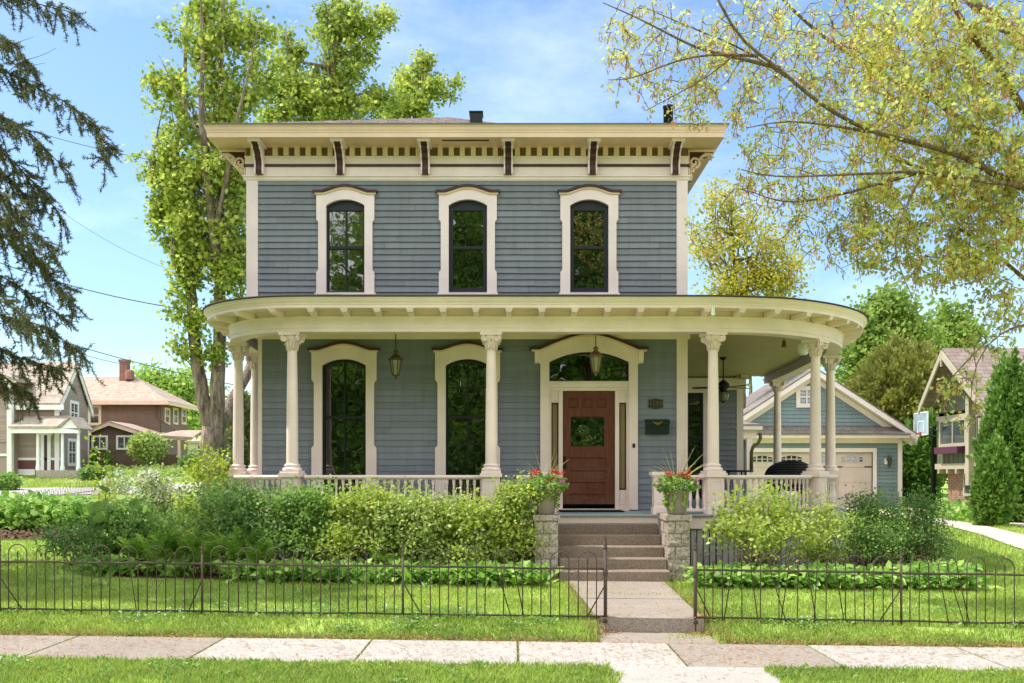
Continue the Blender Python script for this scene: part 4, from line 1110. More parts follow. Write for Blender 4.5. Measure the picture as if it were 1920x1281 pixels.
tb = thing('patio_table', 'dark round patio table just showing over the side porch railing', 'table', (4.65, 20.0, FLOOR))
b = MB(); b.lathe([(0, 1.69), (.36, 1.69), (.38, 1.71), (.36, 1.73), (0, 1.73)], (4.65, 20.0, 0), 24); b.build('tabletop', 'black', tb)
for a in (.8, 2.37, 3.94, 5.5):
    b = MB(); b.tube([(4.65 + .25 * cos(a), 20 + .25 * sin(a), 1.69), (4.65 + .3 * cos(a), 20 + .3 * sin(a), FLOOR)], .018, 6); b.build('leg', 'black', tb)
dmx = thing('doormat', 'dark doormat lying on the porch floor before the front door', 'doormat', (1.42, 17.3, FLOOR))
b = MB(); b.box(.85, 2.0, 17.05, 17.6, FLOOR + .004, FLOOR + .022); 
for i in range(18): b.box(.86 + i * .063, .90 + i * .063, 17.06, 17.59, FLOOR + .022, FLOOR + .028)
b.build('mat', 'rubber', dmx)

# ------------------------------------------------------------------ hairpin iron fence
def fence(name, label, pts_x, y_of, posts, pitch=.318, hoop_w=.21, hgt=.8, thin=.0066, brace=True, rng=1, seen=None):
    """hoop-and-picket wire fence along a line; posts = list of positions"""
    r = random.Random(rng)
    t = thing(name, label, 'fence', (posts[0], y_of(posts[0]), ground_z(posts[0], y_of(posts[0]))))
    P = lambda x, h, dy=0: (x, y_of(x) + dy, ground_z(x, y_of(x)) + h)
    def rail(h, rad, nm):
        m = MB(); n = max(2, int(abs(posts[-1] - posts[0]) / .4)); m.tube([P(posts[0] + (posts[-1] - posts[0]) * i / n, h + r.uniform(-.006, .006)) for i in range(n + 1)], rad, 6); m.build(nm, 'iron', t)
    rail(.60, .0125, 'top_rail'); rail(.055, .011, 'bottom_rail')
    for i, x in enumerate(posts):
        gate = seen and x in seen
        m = MB(); hp = hgt + (.13 if gate else .02); m.tube([P(x, -.1), P(x, hp - .1)], .021 if gate else .014, 8)
        x_, y_, z_ = P(x, hp - .1); k = 1.0 if gate else .7
        m.lathe([(.02 * k, 0), (.028 * k, .01), (.028 * k, .02), (.016 * k, .03), (.024 * k, .05), (.022 * k, .07), (.012 * k, .08), (.018 * k, .1), (.003, .16)], (x_, y_, z_), 8)
        if gate: m.lathe([(.026, 0), (.03, .02), (.03, .05), (.026, .07)], P(x, .52), 8); m.lathe([(.026, 0), (.032, .01), (.032, .04), (.026, .05)], P(x, -.02), 8)
        m.build('post', 'iron', t)
        if brace:
            m = MB(); sgn = seen[x] if gate else r.choice((-1, 1)); m.tube([P(x, .42), P(x + sgn * .2, .03, .12)], .008, 5); m.build('brace', 'iron', t)
    for a, b in zip(posts[:-1], posts[1:]):
        n = int(round((b - a - .08) / pitch)); p_ = (b - a - .09) / n
        for k in range(n):
            c = a + .045 + p_ * (k + .5); w = hoop_w / 2; bent = r.random() < .18
            h = MB(); pts = []; d1, d2 = r.uniform(-.008, .008), r.uniform(-.008, .008)
            if bent: d1, d2 = r.uniform(-.1, .22), r.uniform(-.05, .15)
            top = hgt - .0 + r.uniform(-.012, .008)
            pts.append(P(c - w + d1, .0)); pts.append(P(c - w + d1 * .1, .58))
            for j in range(11): a2 = pi - pi * j / 10; pts.append(P(c + w * cos(a2), top - w + w * sin(a2)))
            pts.append(P(c + w + d2 * .1, .58)); pts.append(P(c + w + d2, .0)); h.tube(pts, thin, 6); h.build('hoop', 'iron', t)
            q = MB(); d = r.uniform(-.01, .01) if r.random() > .12 else r.uniform(-.12, .2); q.tube([P(c + d, .0), P(c + d * .1, .57), P(c, hgt - .14)], thin * .9, 6)
            x_, y_, z_ = P(c, hgt - .15); q.lathe([(.008, 0), (.014, .012), (.008, .024), (.013, .04), (.002, .075)], (x_, y_, z_), 6); q.build('picket', 'iron', t)
    return t
fence('iron_fence', 'rusty hoop-topped iron fence with bent pickets from the gate opening past the dense bushes', None, lambda x: 11.0, [-8.2, -5.87, -3.55, -1.25, 1.07], seen={1.07: -1}, rng=3)
fence('iron_fence', 'rusty hoop-topped iron fence from the gate opening past the hosta border by the driveway', None, lambda x: 11.0 - .02 * (x - 2), [2.1, 4.44, 6.78, 9.1], seen={2.1: 1}, rng=5)
sx = [-16.6 + i * (3.9 / 2) for i in range(3)]
def side_y(x): return 25 + (-12.7 - x) * 4.4
fs = thing('hoop_fence', 'low hoop-topped fence along the side street behind the hedge', 'fence', (-12.9, 25, ground_z(-12.9, 25)))
a0, a1 = np.array((-12.9, 24.0)), np.array((-16.3, 41.0)); n = 42
m = MB(); m.tube([(*(a0 + (a1 - a0) * i / 30), ground_z(*(a0 + (a1 - a0) * i / 30)) + .58) for i in range(31)], .011, 5); m.build('top_rail', 'iron', fs)
dirv = (a1 - a0) / np.linalg.norm(a1 - a0)
for i in range(n):
    c = a0 + (a1 - a0) * (i + .5) / n; h = MB(); pts = []
    for u, z in [(-.12, 0), (-.12, .6)] + [(.12 * cos(pi - pi * j / 8), .68 + .12 * sin(pi - pi * j / 8)) for j in range(9)] + [(.12, .6), (.12, 0)]:
        q = c + dirv * u; pts.append((q[0], q[1], ground_z(q[0], q[1]) + z))
    h.tube(pts, .008, 4); h.build('hoop', 'iron', fs)

# ------------------------------------------------------------------ neighbours
def win_box(cx, z0, z1, w, fn, parent, trim='white', mull=True, meet=True, tw=.12, curtain=False):
    """simple window: frame, sash bars, pane. fn(u, out, z)"""
    b = MB()
    def bx(u0, u1, o0, o1, a, c): 
        vs = [fn(u, o, z) for z in (a, c) for u, o in ((u0, o0), (u1, o0), (u1, o1), (u0, o1))]
        b.add(vs, [(0, 3, 2, 1), (4, 5, 6, 7), (0, 1, 5, 4), (1, 2, 6, 5), (2, 3, 7, 6), (3, 0, 4, 7)])
    h = w / 2
    bx(cx - h - tw, cx - h, .02, .07, z0 - tw, z1 + tw); bx(cx + h, cx + h + tw, .02, .07, z0 - tw, z1 + tw)
    bx(cx - h, cx + h, .02, .07, z1, z1 + tw); bx(cx - h, cx + h, .02, .08, z0 - tw, z0)
    if mull: bx(cx - .03, cx + .03, .03, .06, z0, z1)
    if meet: bx(cx - h, cx + h, .031, .061, (z0 + z1) / 2 - .03, (z0 + z1) / 2 + .03)
    w_ = b.build('window', trim, parent)
    p = MB(); p.quad(fn(cx - h, .026, z0), fn(cx + h, .026, z0), fn(cx + h, .026, z1), fn(cx - h, .026, z1)); p.build('pane', 'glass_far', w_)
    return w_
def gable_roof(name, mat, parent, pts_front, pts_back, t=.12):
    """two slabs over left eave, ridge, right eave given at the front and back"""
    m = MB(); (l, r, e), (l2, r2, e2) = pts_front, pts_back
    m.slab([l, r, r2, l2], t); m.slab([r, e, e2, r2], t); return m.build(name, mat, parent)

# garage
YQ = 38.0; q_ = lambda px, py: at(px, py, YQ)
gl, gr = 8.35, q_(1691, 0)[0]; ga = (gl + gr) / 2; ez = q_(0, 812)[2]; az = q_(0, 703)[2]; gb = .1
gar = thing('garage', 'blue-grey gabled garage with pinkish doors and shingled pent roof', 'garage', (ga, YQ, gb))
hd = (1415, 1637); d0, d1 = gl + 1.0, q_(1636, 0)[0]; dt = q_(0, 848)[2]
slope = (az - ez) / (gr - ga)
def gtop(z): 
    if z < ez: return gl, gr
    k = (az - z) / slope; return ga - k, ga + k
gs = siding_mb(front(YQ), gl + .15, gr - .15, gb, az - .05, .15, [(d0, d1, gb - 1, dt)], top=gtop); gs.build('wall', 'garage_siding', gar)
b = MB(); b.prism([(gl + .02, gb), (gr - .02, gb), (gr - .02, ez), (ga, az - .1), (gl + .02, ez)], YQ + .14, YQ + 7); b.build('wall_core', 'garage_siding', gar)
for x in (gl, gr - .17):
    b = MB(); b.box(x, x + .17, YQ - .04, YQ + .1, gb, ez); b.build('corner_board', 'cream', gar)
b = MB(); b.box(gl, gr, YQ - .06, YQ - .022, q_(0, 831)[2], q_(0, 822)[2] - .0); b.box(gl - .1, gr + .12, YQ - .45, YQ - .0, q_(0, 822)[2] + .002, q_(0, 816)[2]); b.build('frieze_board', 'cream', gar)
b = MB(); z0, z1 = q_(0, 816)[2], q_(0, 799)[2]; b.slab([(gl - .12, YQ - .5, z0 + .04), (gr + .15, YQ - .5, z0 + .04), (gr + .05, YQ + .02, z1 + .02), (gl - .05, YQ + .02, z1 + .02)], .04); b.build('pent_roof', 'garage_roof', gar)
ov = .42; zo = slope * ov
gable_roof('roof', 'garage_roof', gar, ((gl - ov, YQ - .45, ez - zo + .25), (ga, YQ - .45, az + .25), (gr + ov, YQ - .45, ez - zo + .25)), ((gl - ov, YQ + 7.3, ez - zo + .25), (ga, YQ + 7.3, az + .25), (gr + ov, YQ + 7.3, ez - zo + .25)), .06)
b = MB()
for sgn, xe in ((-1, gl - ov), (1, gr + ov)):
    P = [(ga, az + .188), (xe, ez - zo + .188), (xe, ez - zo - .02), (ga, az - .02)]; b.prism(P, YQ - .44, YQ - .40)
    P = [(ga, az - .022), (xe, ez - zo - .022), (xe - sgn * .05, ez - zo - .24), (ga, az - .24)]; b.prism(P, YQ - .06, YQ - .022)
    b.quad((ga, YQ - .40, az + .0), (xe, YQ - .40, ez - zo + .0), (xe, YQ - .0, ez - zo + .0), (ga, YQ - .0, az + .0))
b.build('rake_board', 'cream', gar)
b = MB(); b.box(d0 - .15, d0, YQ - .05, YQ - .02, gb, dt + .16); b.box(d1, d1 + .15, YQ - .05, YQ - .02, gb, dt + .16); b.box(d0, d1, YQ - .05, YQ - .02, dt, dt + .16); dr = b.build('door_frame', 'cream', gar)
b = MB(); n = 4
for k in range(n): b.box(d0 + .01, d1 - .01, YQ + .06, YQ + .1, gb + (dt - gb) * k / n + .008, gb + (dt - gb) * (k + 1) / n - .008)
b.box(d0, d1, YQ + .075, YQ + .12, gb, dt)
gd = b.build('garage_door', 'garage_door', gar)
m = MB(); f2 = MB(); hgm = MB()
for px0, px1 in ((1409, 1450), (1464, 1505), (1520, 1560), (1577, 1619)):
    u0, u1 = q_(px0, 0)[0], q_(px1, 0)[0]; za, zb_ = q_(0, 866)[2], q_(0, 854.5)[2]
    A = [(u0, zb_ - .09)] + [(u0 + (u1 - u0) * i / 8, zb_ - .09 + .09 * sin(pi * i / 8)) for i in range(1, 8)] + [(u1, zb_ - .09)]
    m.prism([(u0, za)] + A + [(u1, za)], YQ + .052, YQ + .058)
    for i in range(5): u = u0 + (u1 - u0) * i / 4; f2.box(u - .02, u + .02, YQ + .04, YQ + .051, za, zb_ - (.09 if i in (0, 4) else .02))
    f2.box(u0, u1, YQ + .041, YQ + .05, (za + zb_) / 2 - .03, (za + zb_) / 2); f2.box(u0, u1, YQ + .041, YQ + .05, za - .03, za)
    for uu in (u1 + .05, u0 - .05 - .38): hgm.box(uu, uu + .38, YQ + .045, YQ + .058, q_(0, 875)[2] - .03, q_(0, 875)[2] + .01)
m.build('door_window', 'glass_far', gd); f2.build('door_muntin', 'garage_door', gd); hgm.build('strap_hinge', 'black', gd)
win_box(q_(1512, 0)[0], q_(0, 757)[2], q_(0, 732)[2], .52, front(YQ), gar, 'cream', True, True, .16)
c = at(1668, 866, YQ - .12)
gl_ = thing('wall_lantern', 'dark wall lantern on the garage corner beside the door', 'lamp', c)
b = MB(); b.lathe([(.02, -.2), (.06, -.16), (.09, .1), (.12, .12), (.05, .2), (.01, .27)], c, 8); b.build('lantern_head', 'bronze', gl_); b = MB(); b.box(c[0] - .17, c[0] - .06, YQ - .05, YQ - .022, c[2] - .1, c[2] + .12); b.build('back_plate', 'white', gl_); b = MB(); b.tube([(c[0] - .1, YQ - .05, c[2] + .05), (c[0], c[1], c[2] + .2)], .02); b.build('arm', 'bronze', gl_)

# craftsman house beyond the driveway: projecting gable turned to the drive
HX = 16.0
gz = ground_z(17, 35)
hc = thing('craftsman_house', 'green-grey house with cream rake boards, brown roof and brick base beyond the driveway', 'house', (19, 34, gz))
near, apex, far = (15.4, 31.0, 3.72), (15.05, 33.6, 6.05), (15.4, 36.3, 4.25)
RX = 27.0
m = MB(); m.slab([near, (RX, 31.0, 3.72), (RX, 33.6, 6.05), apex], .08); m.slab([apex, (RX, 33.6, 6.05), (RX, 36.3, 4.25), far], .08); m.build('roof', 'dark_roof', hc)
b = MB()
for e_ in (near, far):
    a = np.array(apex); c = np.array(e_); dz_ = np.array((0, 0, -.26)); o = np.array((-.05, 0, -.085))
    vs = [a + o, c + o, c + o + dz_, a + o + dz_]; vs += [v + np.array((.06, 0, 0)) for v in vs]
    b.add(vs, [(0, 1, 2, 3), (7, 6, 5, 4), (0, 4, 5, 1), (1, 5, 6, 2), (2, 6, 7, 3), (3, 7, 4, 0)])
b.box(15.0, 15.06, 33.56, 33.64, 5.4, 5.95); b.build('rake_board', 'tan_trim', hc)
b = MB(); b.poly([(HX, 32.0, 3.6), (HX, 36.0, 3.6), (HX, 35.9, 4.4), (HX, 33.65, 5.85), (HX, 31.4, 4.0)]); b.build('gable_wall', 'green_board', hc)
b = MB()
for i in range(22): b.box(HX - .03 - (i % 2) * .015, HX + .2, 32.0 + i * .182, 32.0 + i * .182 + .178, 2.0, 3.62)
b.box(HX - .0, 26, 32.0, 36, 2.0, 3.9); b.build('upper_wall', 'green_board', hc)
b = MB(); b.box(HX - .06, HX + .0, 31.95, 36.1, 3.62, 3.78); b.box(HX - .1, 26, 31.9, 36.1, 1.82, 2.02)
for i in range(6): b.box(HX - .12, HX + .4, 32.2 + i * .7, 32.32 + i * .7, 1.66, 1.83)
b.box(15.72, 15.95, 33.05, 33.3, 1.25, 4.25); b.build('trim', 'tan_trim', hc)
b = MB(); b.box(HX + .35, 26, 32.3, 36, gz - .2, 1.82); b.build('brick_base', 'brick', hc)
lw = lambda x: (lambda u, o, z: (x - o, u, z))
win_box(34.7, 2.75, 3.55, 1.9, lw(HX - .03), hc, 'tan_trim', True, False, .12)
win_box(34.3, .95, 1.55, .5, lw(HX + .35), hc, 'tan_trim', False, False, .1)
win_box(32.4, 2.75, 3.45, .5, lw(HX - .03), hc, 'tan_trim', False, True, .1)
b = MB(); b.box(HX - .35, HX - .05, 33.75, 35.6, 2.38, 2.62); b.build('flower_box', 'purple', hc)
b = MB(); b.box(HX + 1.0, 26, 32.0, 32.1, 2.02, 3.7); b.build('front_wall', 'green_board', hc)

# basketball hoop
bx_, by_ = at(1751, 0, 38.5)[0], 38.5; gz2 = ground_z(bx_, by_)
bh = thing('basketball_hoop', 'black pole basketball hoop with clear backboard beside the driveway', 'basketball hoop', (bx_, by_, gz2))
b = MB(); b.box(bx_ - .07, bx_ + .07, by_ - .07, by_ + .07, gz2 - .1, E + (HZ - 800) / F * by_); b.box(bx_ - .074, bx_ + .074, by_ - .074, by_ + .074, 1.2, 1.26); b.build('pole', 'black', bh)
bc = np.array(at(1727, 795, 38.1)); ux = np.array((0, -1., 0)); ux /= np.linalg.norm(ux); nv = np.array((-1., 0, 0))
b = MB(); b.obox(bc, ux * .62, nv * .015, (0, 0, .44)); bo = b.build('backboard', 'backboard', bh)
b = MB()
for a, h_ in ((0, None),):
    for s_ in (-1, 1):
        b.obox(bc + ux * .62 * s_, ux * .025, nv * .025, (0, 0, .46)); b.obox(bc + np.array((0, 0, .44 * s_)), ux * .62, nv * .025, (0, 0, .025))
        b.obox(bc + ux * .29 * s_ + np.array((0, 0, -.12)), ux * .02, nv * .022, (0, 0, .22))
    b.obox(bc + np.array((0, 0, .1)), ux * .29, nv * .022, (0, 0, .02))
b.build('board_frame', 'white', bo)
rc_ = bc + nv * .3 + np.array((0, 0, -.42)); pts = [rc_ + np.array((.23 * cos(a), .23 * sin(a), 0)) for a in np.linspace(0, 2 * pi, 20)]
b = MB(); b.tube(pts, .02, 5); b.obox(bc + nv * .04 + np.array((0, 0, -.4)), ux * .09, nv * .05, (0, 0, .07)); b.build('rim', 'red', bh)
b = MB()
for k in range(12):
    for sg in (-1, 1):
        pts = [rc_ + np.array((r * cos(2 * pi * (k / 12 + sg * s / 12)), r * sin(2 * pi * (k / 12 + sg * s / 12)), z)) for r, z, s in ((.22, 0, 0), (.17, -.14, .5), (.13, -.28, 1.0), (.13, -.42, 1.5))]
        b.tube(pts, .009, 3)
b.build('net', 'net', bh)
b = MB(); top = np.array((bx_, by_, E + (HZ - 803) / F * by_))
for dz_ in (0, -.35):
    b.tube([top + np.array((.25, 0, -.15 + dz_ * .5)), bc - nv * .03 + np.array((0, 0, -.1 + dz_))], .035, 6)
b.build('arm', 'black', bh)

# tan house on the far side of the street
YA = 56.0; A_ = lambda px, py, y=YA: at(px, py, y)
gA = ground_z(-27, 57) - .1
ha = thing('tan_house', 'tan clapboard house with white trim and small gabled porch across the side street', 'house', (-27, YA, gA))
xc0 = A_(113, 0)[0]; xf = A_(165, 0, 61.2)[0]; ev = A_(0, 742)[2]; apz = A_(147, 684, 58.6)[2]
def lin_x(y): return xc0 + (xf - xc0) * (y - 56) / 5.2
gend = lambda u, o, z: (lin_x(u) + o, u, z)
def ta(z):
    if z < ev: return 56.0, 61.2
    k = (apz - z) / (apz - ev) * 2.6; return 58.6 - k, 58.6 + k
s = siding_mb(gend, 56.0, 61.2, gA, apz - .1, .17, top=ta); s.build('wall', 'tan_siding', ha)
s = siding_mb(front(YA), -40, xc0, gA, ev, .17); s.build('wall', 'tan_siding', ha)
b = MB(); b.box(-40, xf - .08, YA + .1, 61, gA - .3, ev); b.build('wall_core', 'tan_siding', ha)
m = MB(); ovr = .22
m.slab([(-40, YA - .5, ev - .45), (xc0 + ovr, YA - .5, ev - .45), (lin_x(58.6) + ovr, 58.6, apz + .18), (-40, 58.6, apz + .18)], .12)
m.slab([(lin_x(58.6) + ovr, 58.6, apz + .18), (lin_x(61.6) + ovr, 61.7, ev - .45), (-40, 61.7, ev - .45), (-40, 58.6, apz + .18)], .12); m.build('roof', 'tan_roof', ha)
b = MB()
for ya, yb_ in ((YA - .5, 58.6), (58.6, 61.7)):
    za, zb_ = (ev - .57, apz + .06) if ya < 58 else (apz + .06, ev - .57)
    xa, xb_ = lin_x(ya) + ovr - .02, lin_x(yb_) + ovr - .02
    b.add([(xa, ya, za), (xb_, yb_, zb_), (xb_, yb_, zb_ - .38), (xa, ya, za - .38), (xa - .05, ya, za), (xb_ - .05, yb_, zb_), (xb_ - .05, yb_, zb_ - .38), (xa - .05, ya, za - .38)], [(0, 1, 2, 3), (4, 7, 6, 5), (0, 4, 5, 1), (3, 2, 6, 7)])
b.box(-40, xc0 + .4, YA - .48, YA - .40, ev - .85, ev - .56)
for px, w_ in ((23, .3), (107.5, .28)): x = A_(px, 0)[0]; b.box(x - w_ / 2, x + w_ / 2, YA - .06, YA - .02, gA, ev - .5)
b.box(lin_x(61.2) - .1, lin_x(61.2) + .06, 61.1, 61.26, gA, ev)
zz = A_(0, 863)[2]; b.box(-40, xc0, YA - .05, YA - .022, zz, zz + .14); zz2 = A_(0, 880)[2]; b.box(-40, A_(66, 0)[0], YA - .06, YA - .021, zz2 - .35, zz2)
b.build('trim', 'white', ha)
b = MB(); b.box(-40, xc0, YA - .045, YA - .021, zz2 + .002, zz - .002); b.build('band', 'plum', ha)
# taller front block at the view edge
fb0, fb1, fzt = A_(-90, 0)[0], A_(22, 0, YA - .8)[0], A_(0, 702, YA - .8)[2]
s = siding_mb(front(YA - .8), fb0, fb1, gA + 2, fzt, .17); s.build('wall', 'tan_siding', ha)
b = MB(); b.box(fb0, fb1 - .02, YA - .75, YA + 1, gA, fzt); b.build('wall_core', 'tan_siding', ha)
b = MB(); b.box(fb0, fb1 + .3, YA - .86, YA - .83, fzt - 1.15, fzt - .5); b.build('band', 'plum', ha)
b = MB(); b.box(fb1 - .25, fb1 + .02, YA - .87, YA - .6, gA, fzt); b.box(fb0, fb1 + .3, YA - .9, YA - .84, fzt - .5, fzt - .3); b.box(fb0, fb1, YA - .86, YA - .82, A_(0, 880)[2] + .75, A_(0, 880)[2] + .9); b.build('trim', 'white', ha)
b = MB(); b.slab([(fb0, YA - 1.3, fzt + 1.2), (fb1 + .5, YA - 1.3, fzt - .3), (fb1 + .5, YA + 2, fzt - .3), (fb0, YA + 2, fzt + 1.2)], .15); b.build('roof', 'tan_roof', ha)
win_box(58.4, A_(0, 787)[2], A_(0, 752)[2], 1.25, gend, ha, 'white', True, True, .18)
win_box(58.0, A_(0, 868)[2], A_(0, 826)[2], 1.2, gend, ha, 'white', True, True, .18)
YP = 54.6; pz = A_(0, 882, YP)[2]
b = MB(); b.box(A_(68, 0, YP)[0], A_(148, 0, YP)[0], YP, YA, pz - .6, pz); b.build('porch_floor', 'stone', ha)
for px in (68, 114, 144):
    x = A_(px, 0, YP)[0]; b = MB(); b.lathe([(.13, pz), (.13, pz + .2), (.1, pz + .25), (.085, A_(0, 815, YP)[2]), (.13, A_(0, 808, YP)[2]), (.2, A_(0, 803, YP)[2])], (x, YP + .2, 0), 10); b.build('porch_column', 'white', ha)
ze, zt = A_(0, 800, YP)[2], A_(0, 784, YP)[2]
b = MB(); b.slab([(A_(20, 0, YP)[0], YP - .3, ze), (A_(112, 0, YP)[0], YP - .3, ze), (A_(112, 0, YP)[0], YA, zt + .25), (A_(26, 0, YP)[0], YA, zt + .25)], .1)
xr_, xl_, xm_ = A_(155, 0, YP)[0], A_(116, 0, YP)[0], A_(135, 0, YP)[0]
b.slab([(xl_, YP - .3, ze), (xm_, YP - .3, zt + .1), (xm_, YA, zt + .1), (xl_, YA, ze)], .1); b.slab([(xm_, YP - .3, zt + .1), (xr_, YP - .3, ze - .1), (xr_, YA, ze - .1), (xm_, YA, zt + .1)], .1)
b.build('porch_roof', 'tan_roof', ha)
b = MB(); b.box(A_(22, 0, YP)[0], A_(150, 0, YP)[0], YP - .2, YP - .1, ze - .38, ze - .11); b.prism([(xl_, ze - .1), (xr_ - .1, ze - .2), (xm_, zt - .05)], YP - .2, YP - .12); b.build('porch_beam', 'white', ha)
b = MB(); x0, x1 = A_(77, 0)[0], A_(96, 0)[0]; z1 = A_(0, 816)[2]; b.box(x0, x0 + .2, YA - .07, YA - .02, pz, z1); b.box(x1 - .2, x1, YA - .07, YA - .02, pz, z1); b.box(x0 - .1, x1 + .1, YA - .08, YA - .02, z1, z1 + .15); do = b.build('door_frame', 'white', ha)
b = MB(); b.box(x0 + .2, x1 - .2, YA - .05, YA - .02, pz, z1); b.build('front_door', 'maroon', ha)

# brown hip-roofed house
YH = 66.0; H_ = lambda px, py, y=YH: at(px, py, y)
gH = ground_z(-26, 66) - .2
hb = thing('brown_house', 'brown house with salmon hip roof, brick chimney and lower side wing', 'house', (-26, YH, gH))
x0, x1 = H_(150, 0)[0], H_(301, 0)[0]; ev = H_(0, 752)[2]; y2 = 71.6; x2 = H_(351, 0, y2)[0]
sidef = lambda u, o, z: (x1 + (x2 - x1) * (u - YH) / (y2 - YH) + o, u, z)
s = siding_mb(front(YH), x0, x1, gH, ev, .19); s.build('wall', 'brown_siding', hb)
s = siding_mb(sidef, YH, y2, gH, ev, .19); s.build('wall', 'brown_siding', hb)
b = MB(); b.prism([(x0, gH - .3), (x1 - .1, gH - .3), (x1 - .1, ev), (x0, ev)], YH + .1, y2); b.build('wall_core', 'brown_siding', hb)
zr = H_(0, 706, 69)[2]; r1, r2 = (H_(160, 0, 69)[0], 69, zr), (H_(252, 0, 69)[0], 69, zr)
c4 = [(x0 - .8, YH - .7, ev - .05), (x1 + .75, YH - .7, ev - .05), (x2 + .75, y2 + .7, ev - .05), (x0 - .8, y2 + .7, ev - .05)]
m = MB(); m.add(c4 + [r1, r2], [(0, 1, 5, 4), (1, 2, 5), (2, 3, 4, 5), (3, 0, 4), (3, 2, 1, 0)]); m.build('roof', 'salmon_roof', hb)
m = MB(); m.box(x0 - .8, x1 + .78, YH - .74, YH - .66, ev - .3, ev - .02)
P = [(x1 + .72, YH - .74), (x2 + .72, y2 + .7)]; m.add([(P[0][0], P[0][1], ev - .3), (P[1][0], P[1][1], ev - .3), (P[1][0], P[1][1], ev - .02), (P[0][0], P[0][1], ev - .02)], [(0, 1, 2, 3)]); m.build('eave_board', 'yellow_cream', hb)
m = MB(); cxx = H_(234, 0, 68.6)[0]; m.box(cxx - .27, cxx + .27, 68.3, 68.9, zr - .6, H_(0, 680, 68.6)[2]); m.box(cxx - .32, cxx + .32, 68.25, 68.95, H_(0, 680, 68.6)[2], H_(0, 675, 68.6)[2]); m.build('chimney', 'chimney_brick', hb)
m = MB(); cxx = H_(243, 0, 68.4)[0]; m.lathe([(.3, zr - .3), (.34, zr + .25), (.2, zr + .4), (0, zr + .42)], (cxx, 68.4, 0), 12); m.build('roof_vent', 'chimney_brick', hb)
win_box(H_(178, 0)[0], H_(0, 793)[2], H_(0, 764)[2], .55, front(YH), hb, 'yellow_cream', False, True, .18)
for u in (67.2, 68.9, 70.7): win_box(u, H_(0, 792, u)[2], H_(0, 769, u)[2], .75, sidef, hb, 'yellow_cream', False, True, .16)
m = MB(); m.tube([H_(293, 757, YH - .2), H_(293, 782, YH - .1), H_(300, 788, YH - .1), H_(352, 818, 64)], .06, 5); m.build('downspout', 'dark_brown_siding', hb)
YL = 62.0; L_ = lambda px, py: at(px, py, YL); ea = L_(0, 806)[2]; apx, apz2 = L_(208, 0)[0], L_(0, 795)[2]; lx0, lx1 = L_(150, 0)[0], L_(296, 0)[0]
def tl(z):
    k = max(0, (apz2 - z)); return (max(lx0, apx - k * 4.2), min(lx1, apx + k * 4.2))
s = siding_mb(front(YL), lx0, lx1, gH - .5, apz2, .17, top=tl); s.build('wing_wall', 'dark_brown_siding', hb)
m = MB(); m.slab([(L_(158, 0)[0], YL - .35, L_(0, 810)[2]), (apx, YL - .35, apz2 + .18), (apx, YH, apz2 + .18), (L_(158, 0)[0], YH, L_(0, 810)[2])], .12); m.slab([(apx, YL - .35, apz2 + .18), (L_(298, 0)[0], YL - .35, L_(0, 818)[2]), (L_(298, 0)[0], YH, L_(0, 818)[2]), (apx, YH, apz2 + .18)], .12); m.build('wing_roof', 'salmon_roof', hb)
m = MB(); m.prism([(L_(158, 0)[0], L_(0, 810)[2] - .12), (apx, apz2 + .06), (L_(298, 0)[0], L_(0, 818)[2] - .12), (L_(298, 0)[0], L_(0, 818)[2] - .3), (apx, apz2 - .12), (L_(158, 0)[0], L_(0, 810)[2] - .3)], YL - .36, YL - .30); m.build('wing_rake', 'yellow_cream', hb)
for px in (187.5, 233.5): win_box(L_(px, 0)[0], L_(0, 840)[2], L_(0, 820)[2], .8, front(YL), hb, 'white', True, False, .12)
m = MB(); m.slab([(L_(297, 0)[0], YL - .3, L_(0, 816)[2]), (L_(364, 0)[0], YL - .3, L_(0, 820)[2]), (L_(352, 0)[0], YL + 3, L_(0, 803)[2]), (L_(305, 0)[0], YL + 3, L_(0, 803)[2])], .12); m.build('porch_roof', 'salmon_roof', hb)
m = MB(); m.box(L_(298, 0)[0], L_(361, 0)[0], YL - .2, YL - .1, L_(0, 825)[2], L_(0, 820)[2]); m.box(L_(335, 0)[0], L_(339, 0)[0], YL - .2, YL, gH, L_(0, 824)[2]); m.box(L_(357, 0)[0], L_(360, 0)[0], YL + 2, YL + 2.2, gH, L_(0, 824)[2]); m.build('porch_post', 'yellow_cream', hb)
m = MB(); m.box(L_(296, 0)[0], L_(333, 0)[0], YL + .0, YL + .1, gH - .4, L_(0, 853)[2]); m.build('porch_wall', 'dark_brown_siding', hb)
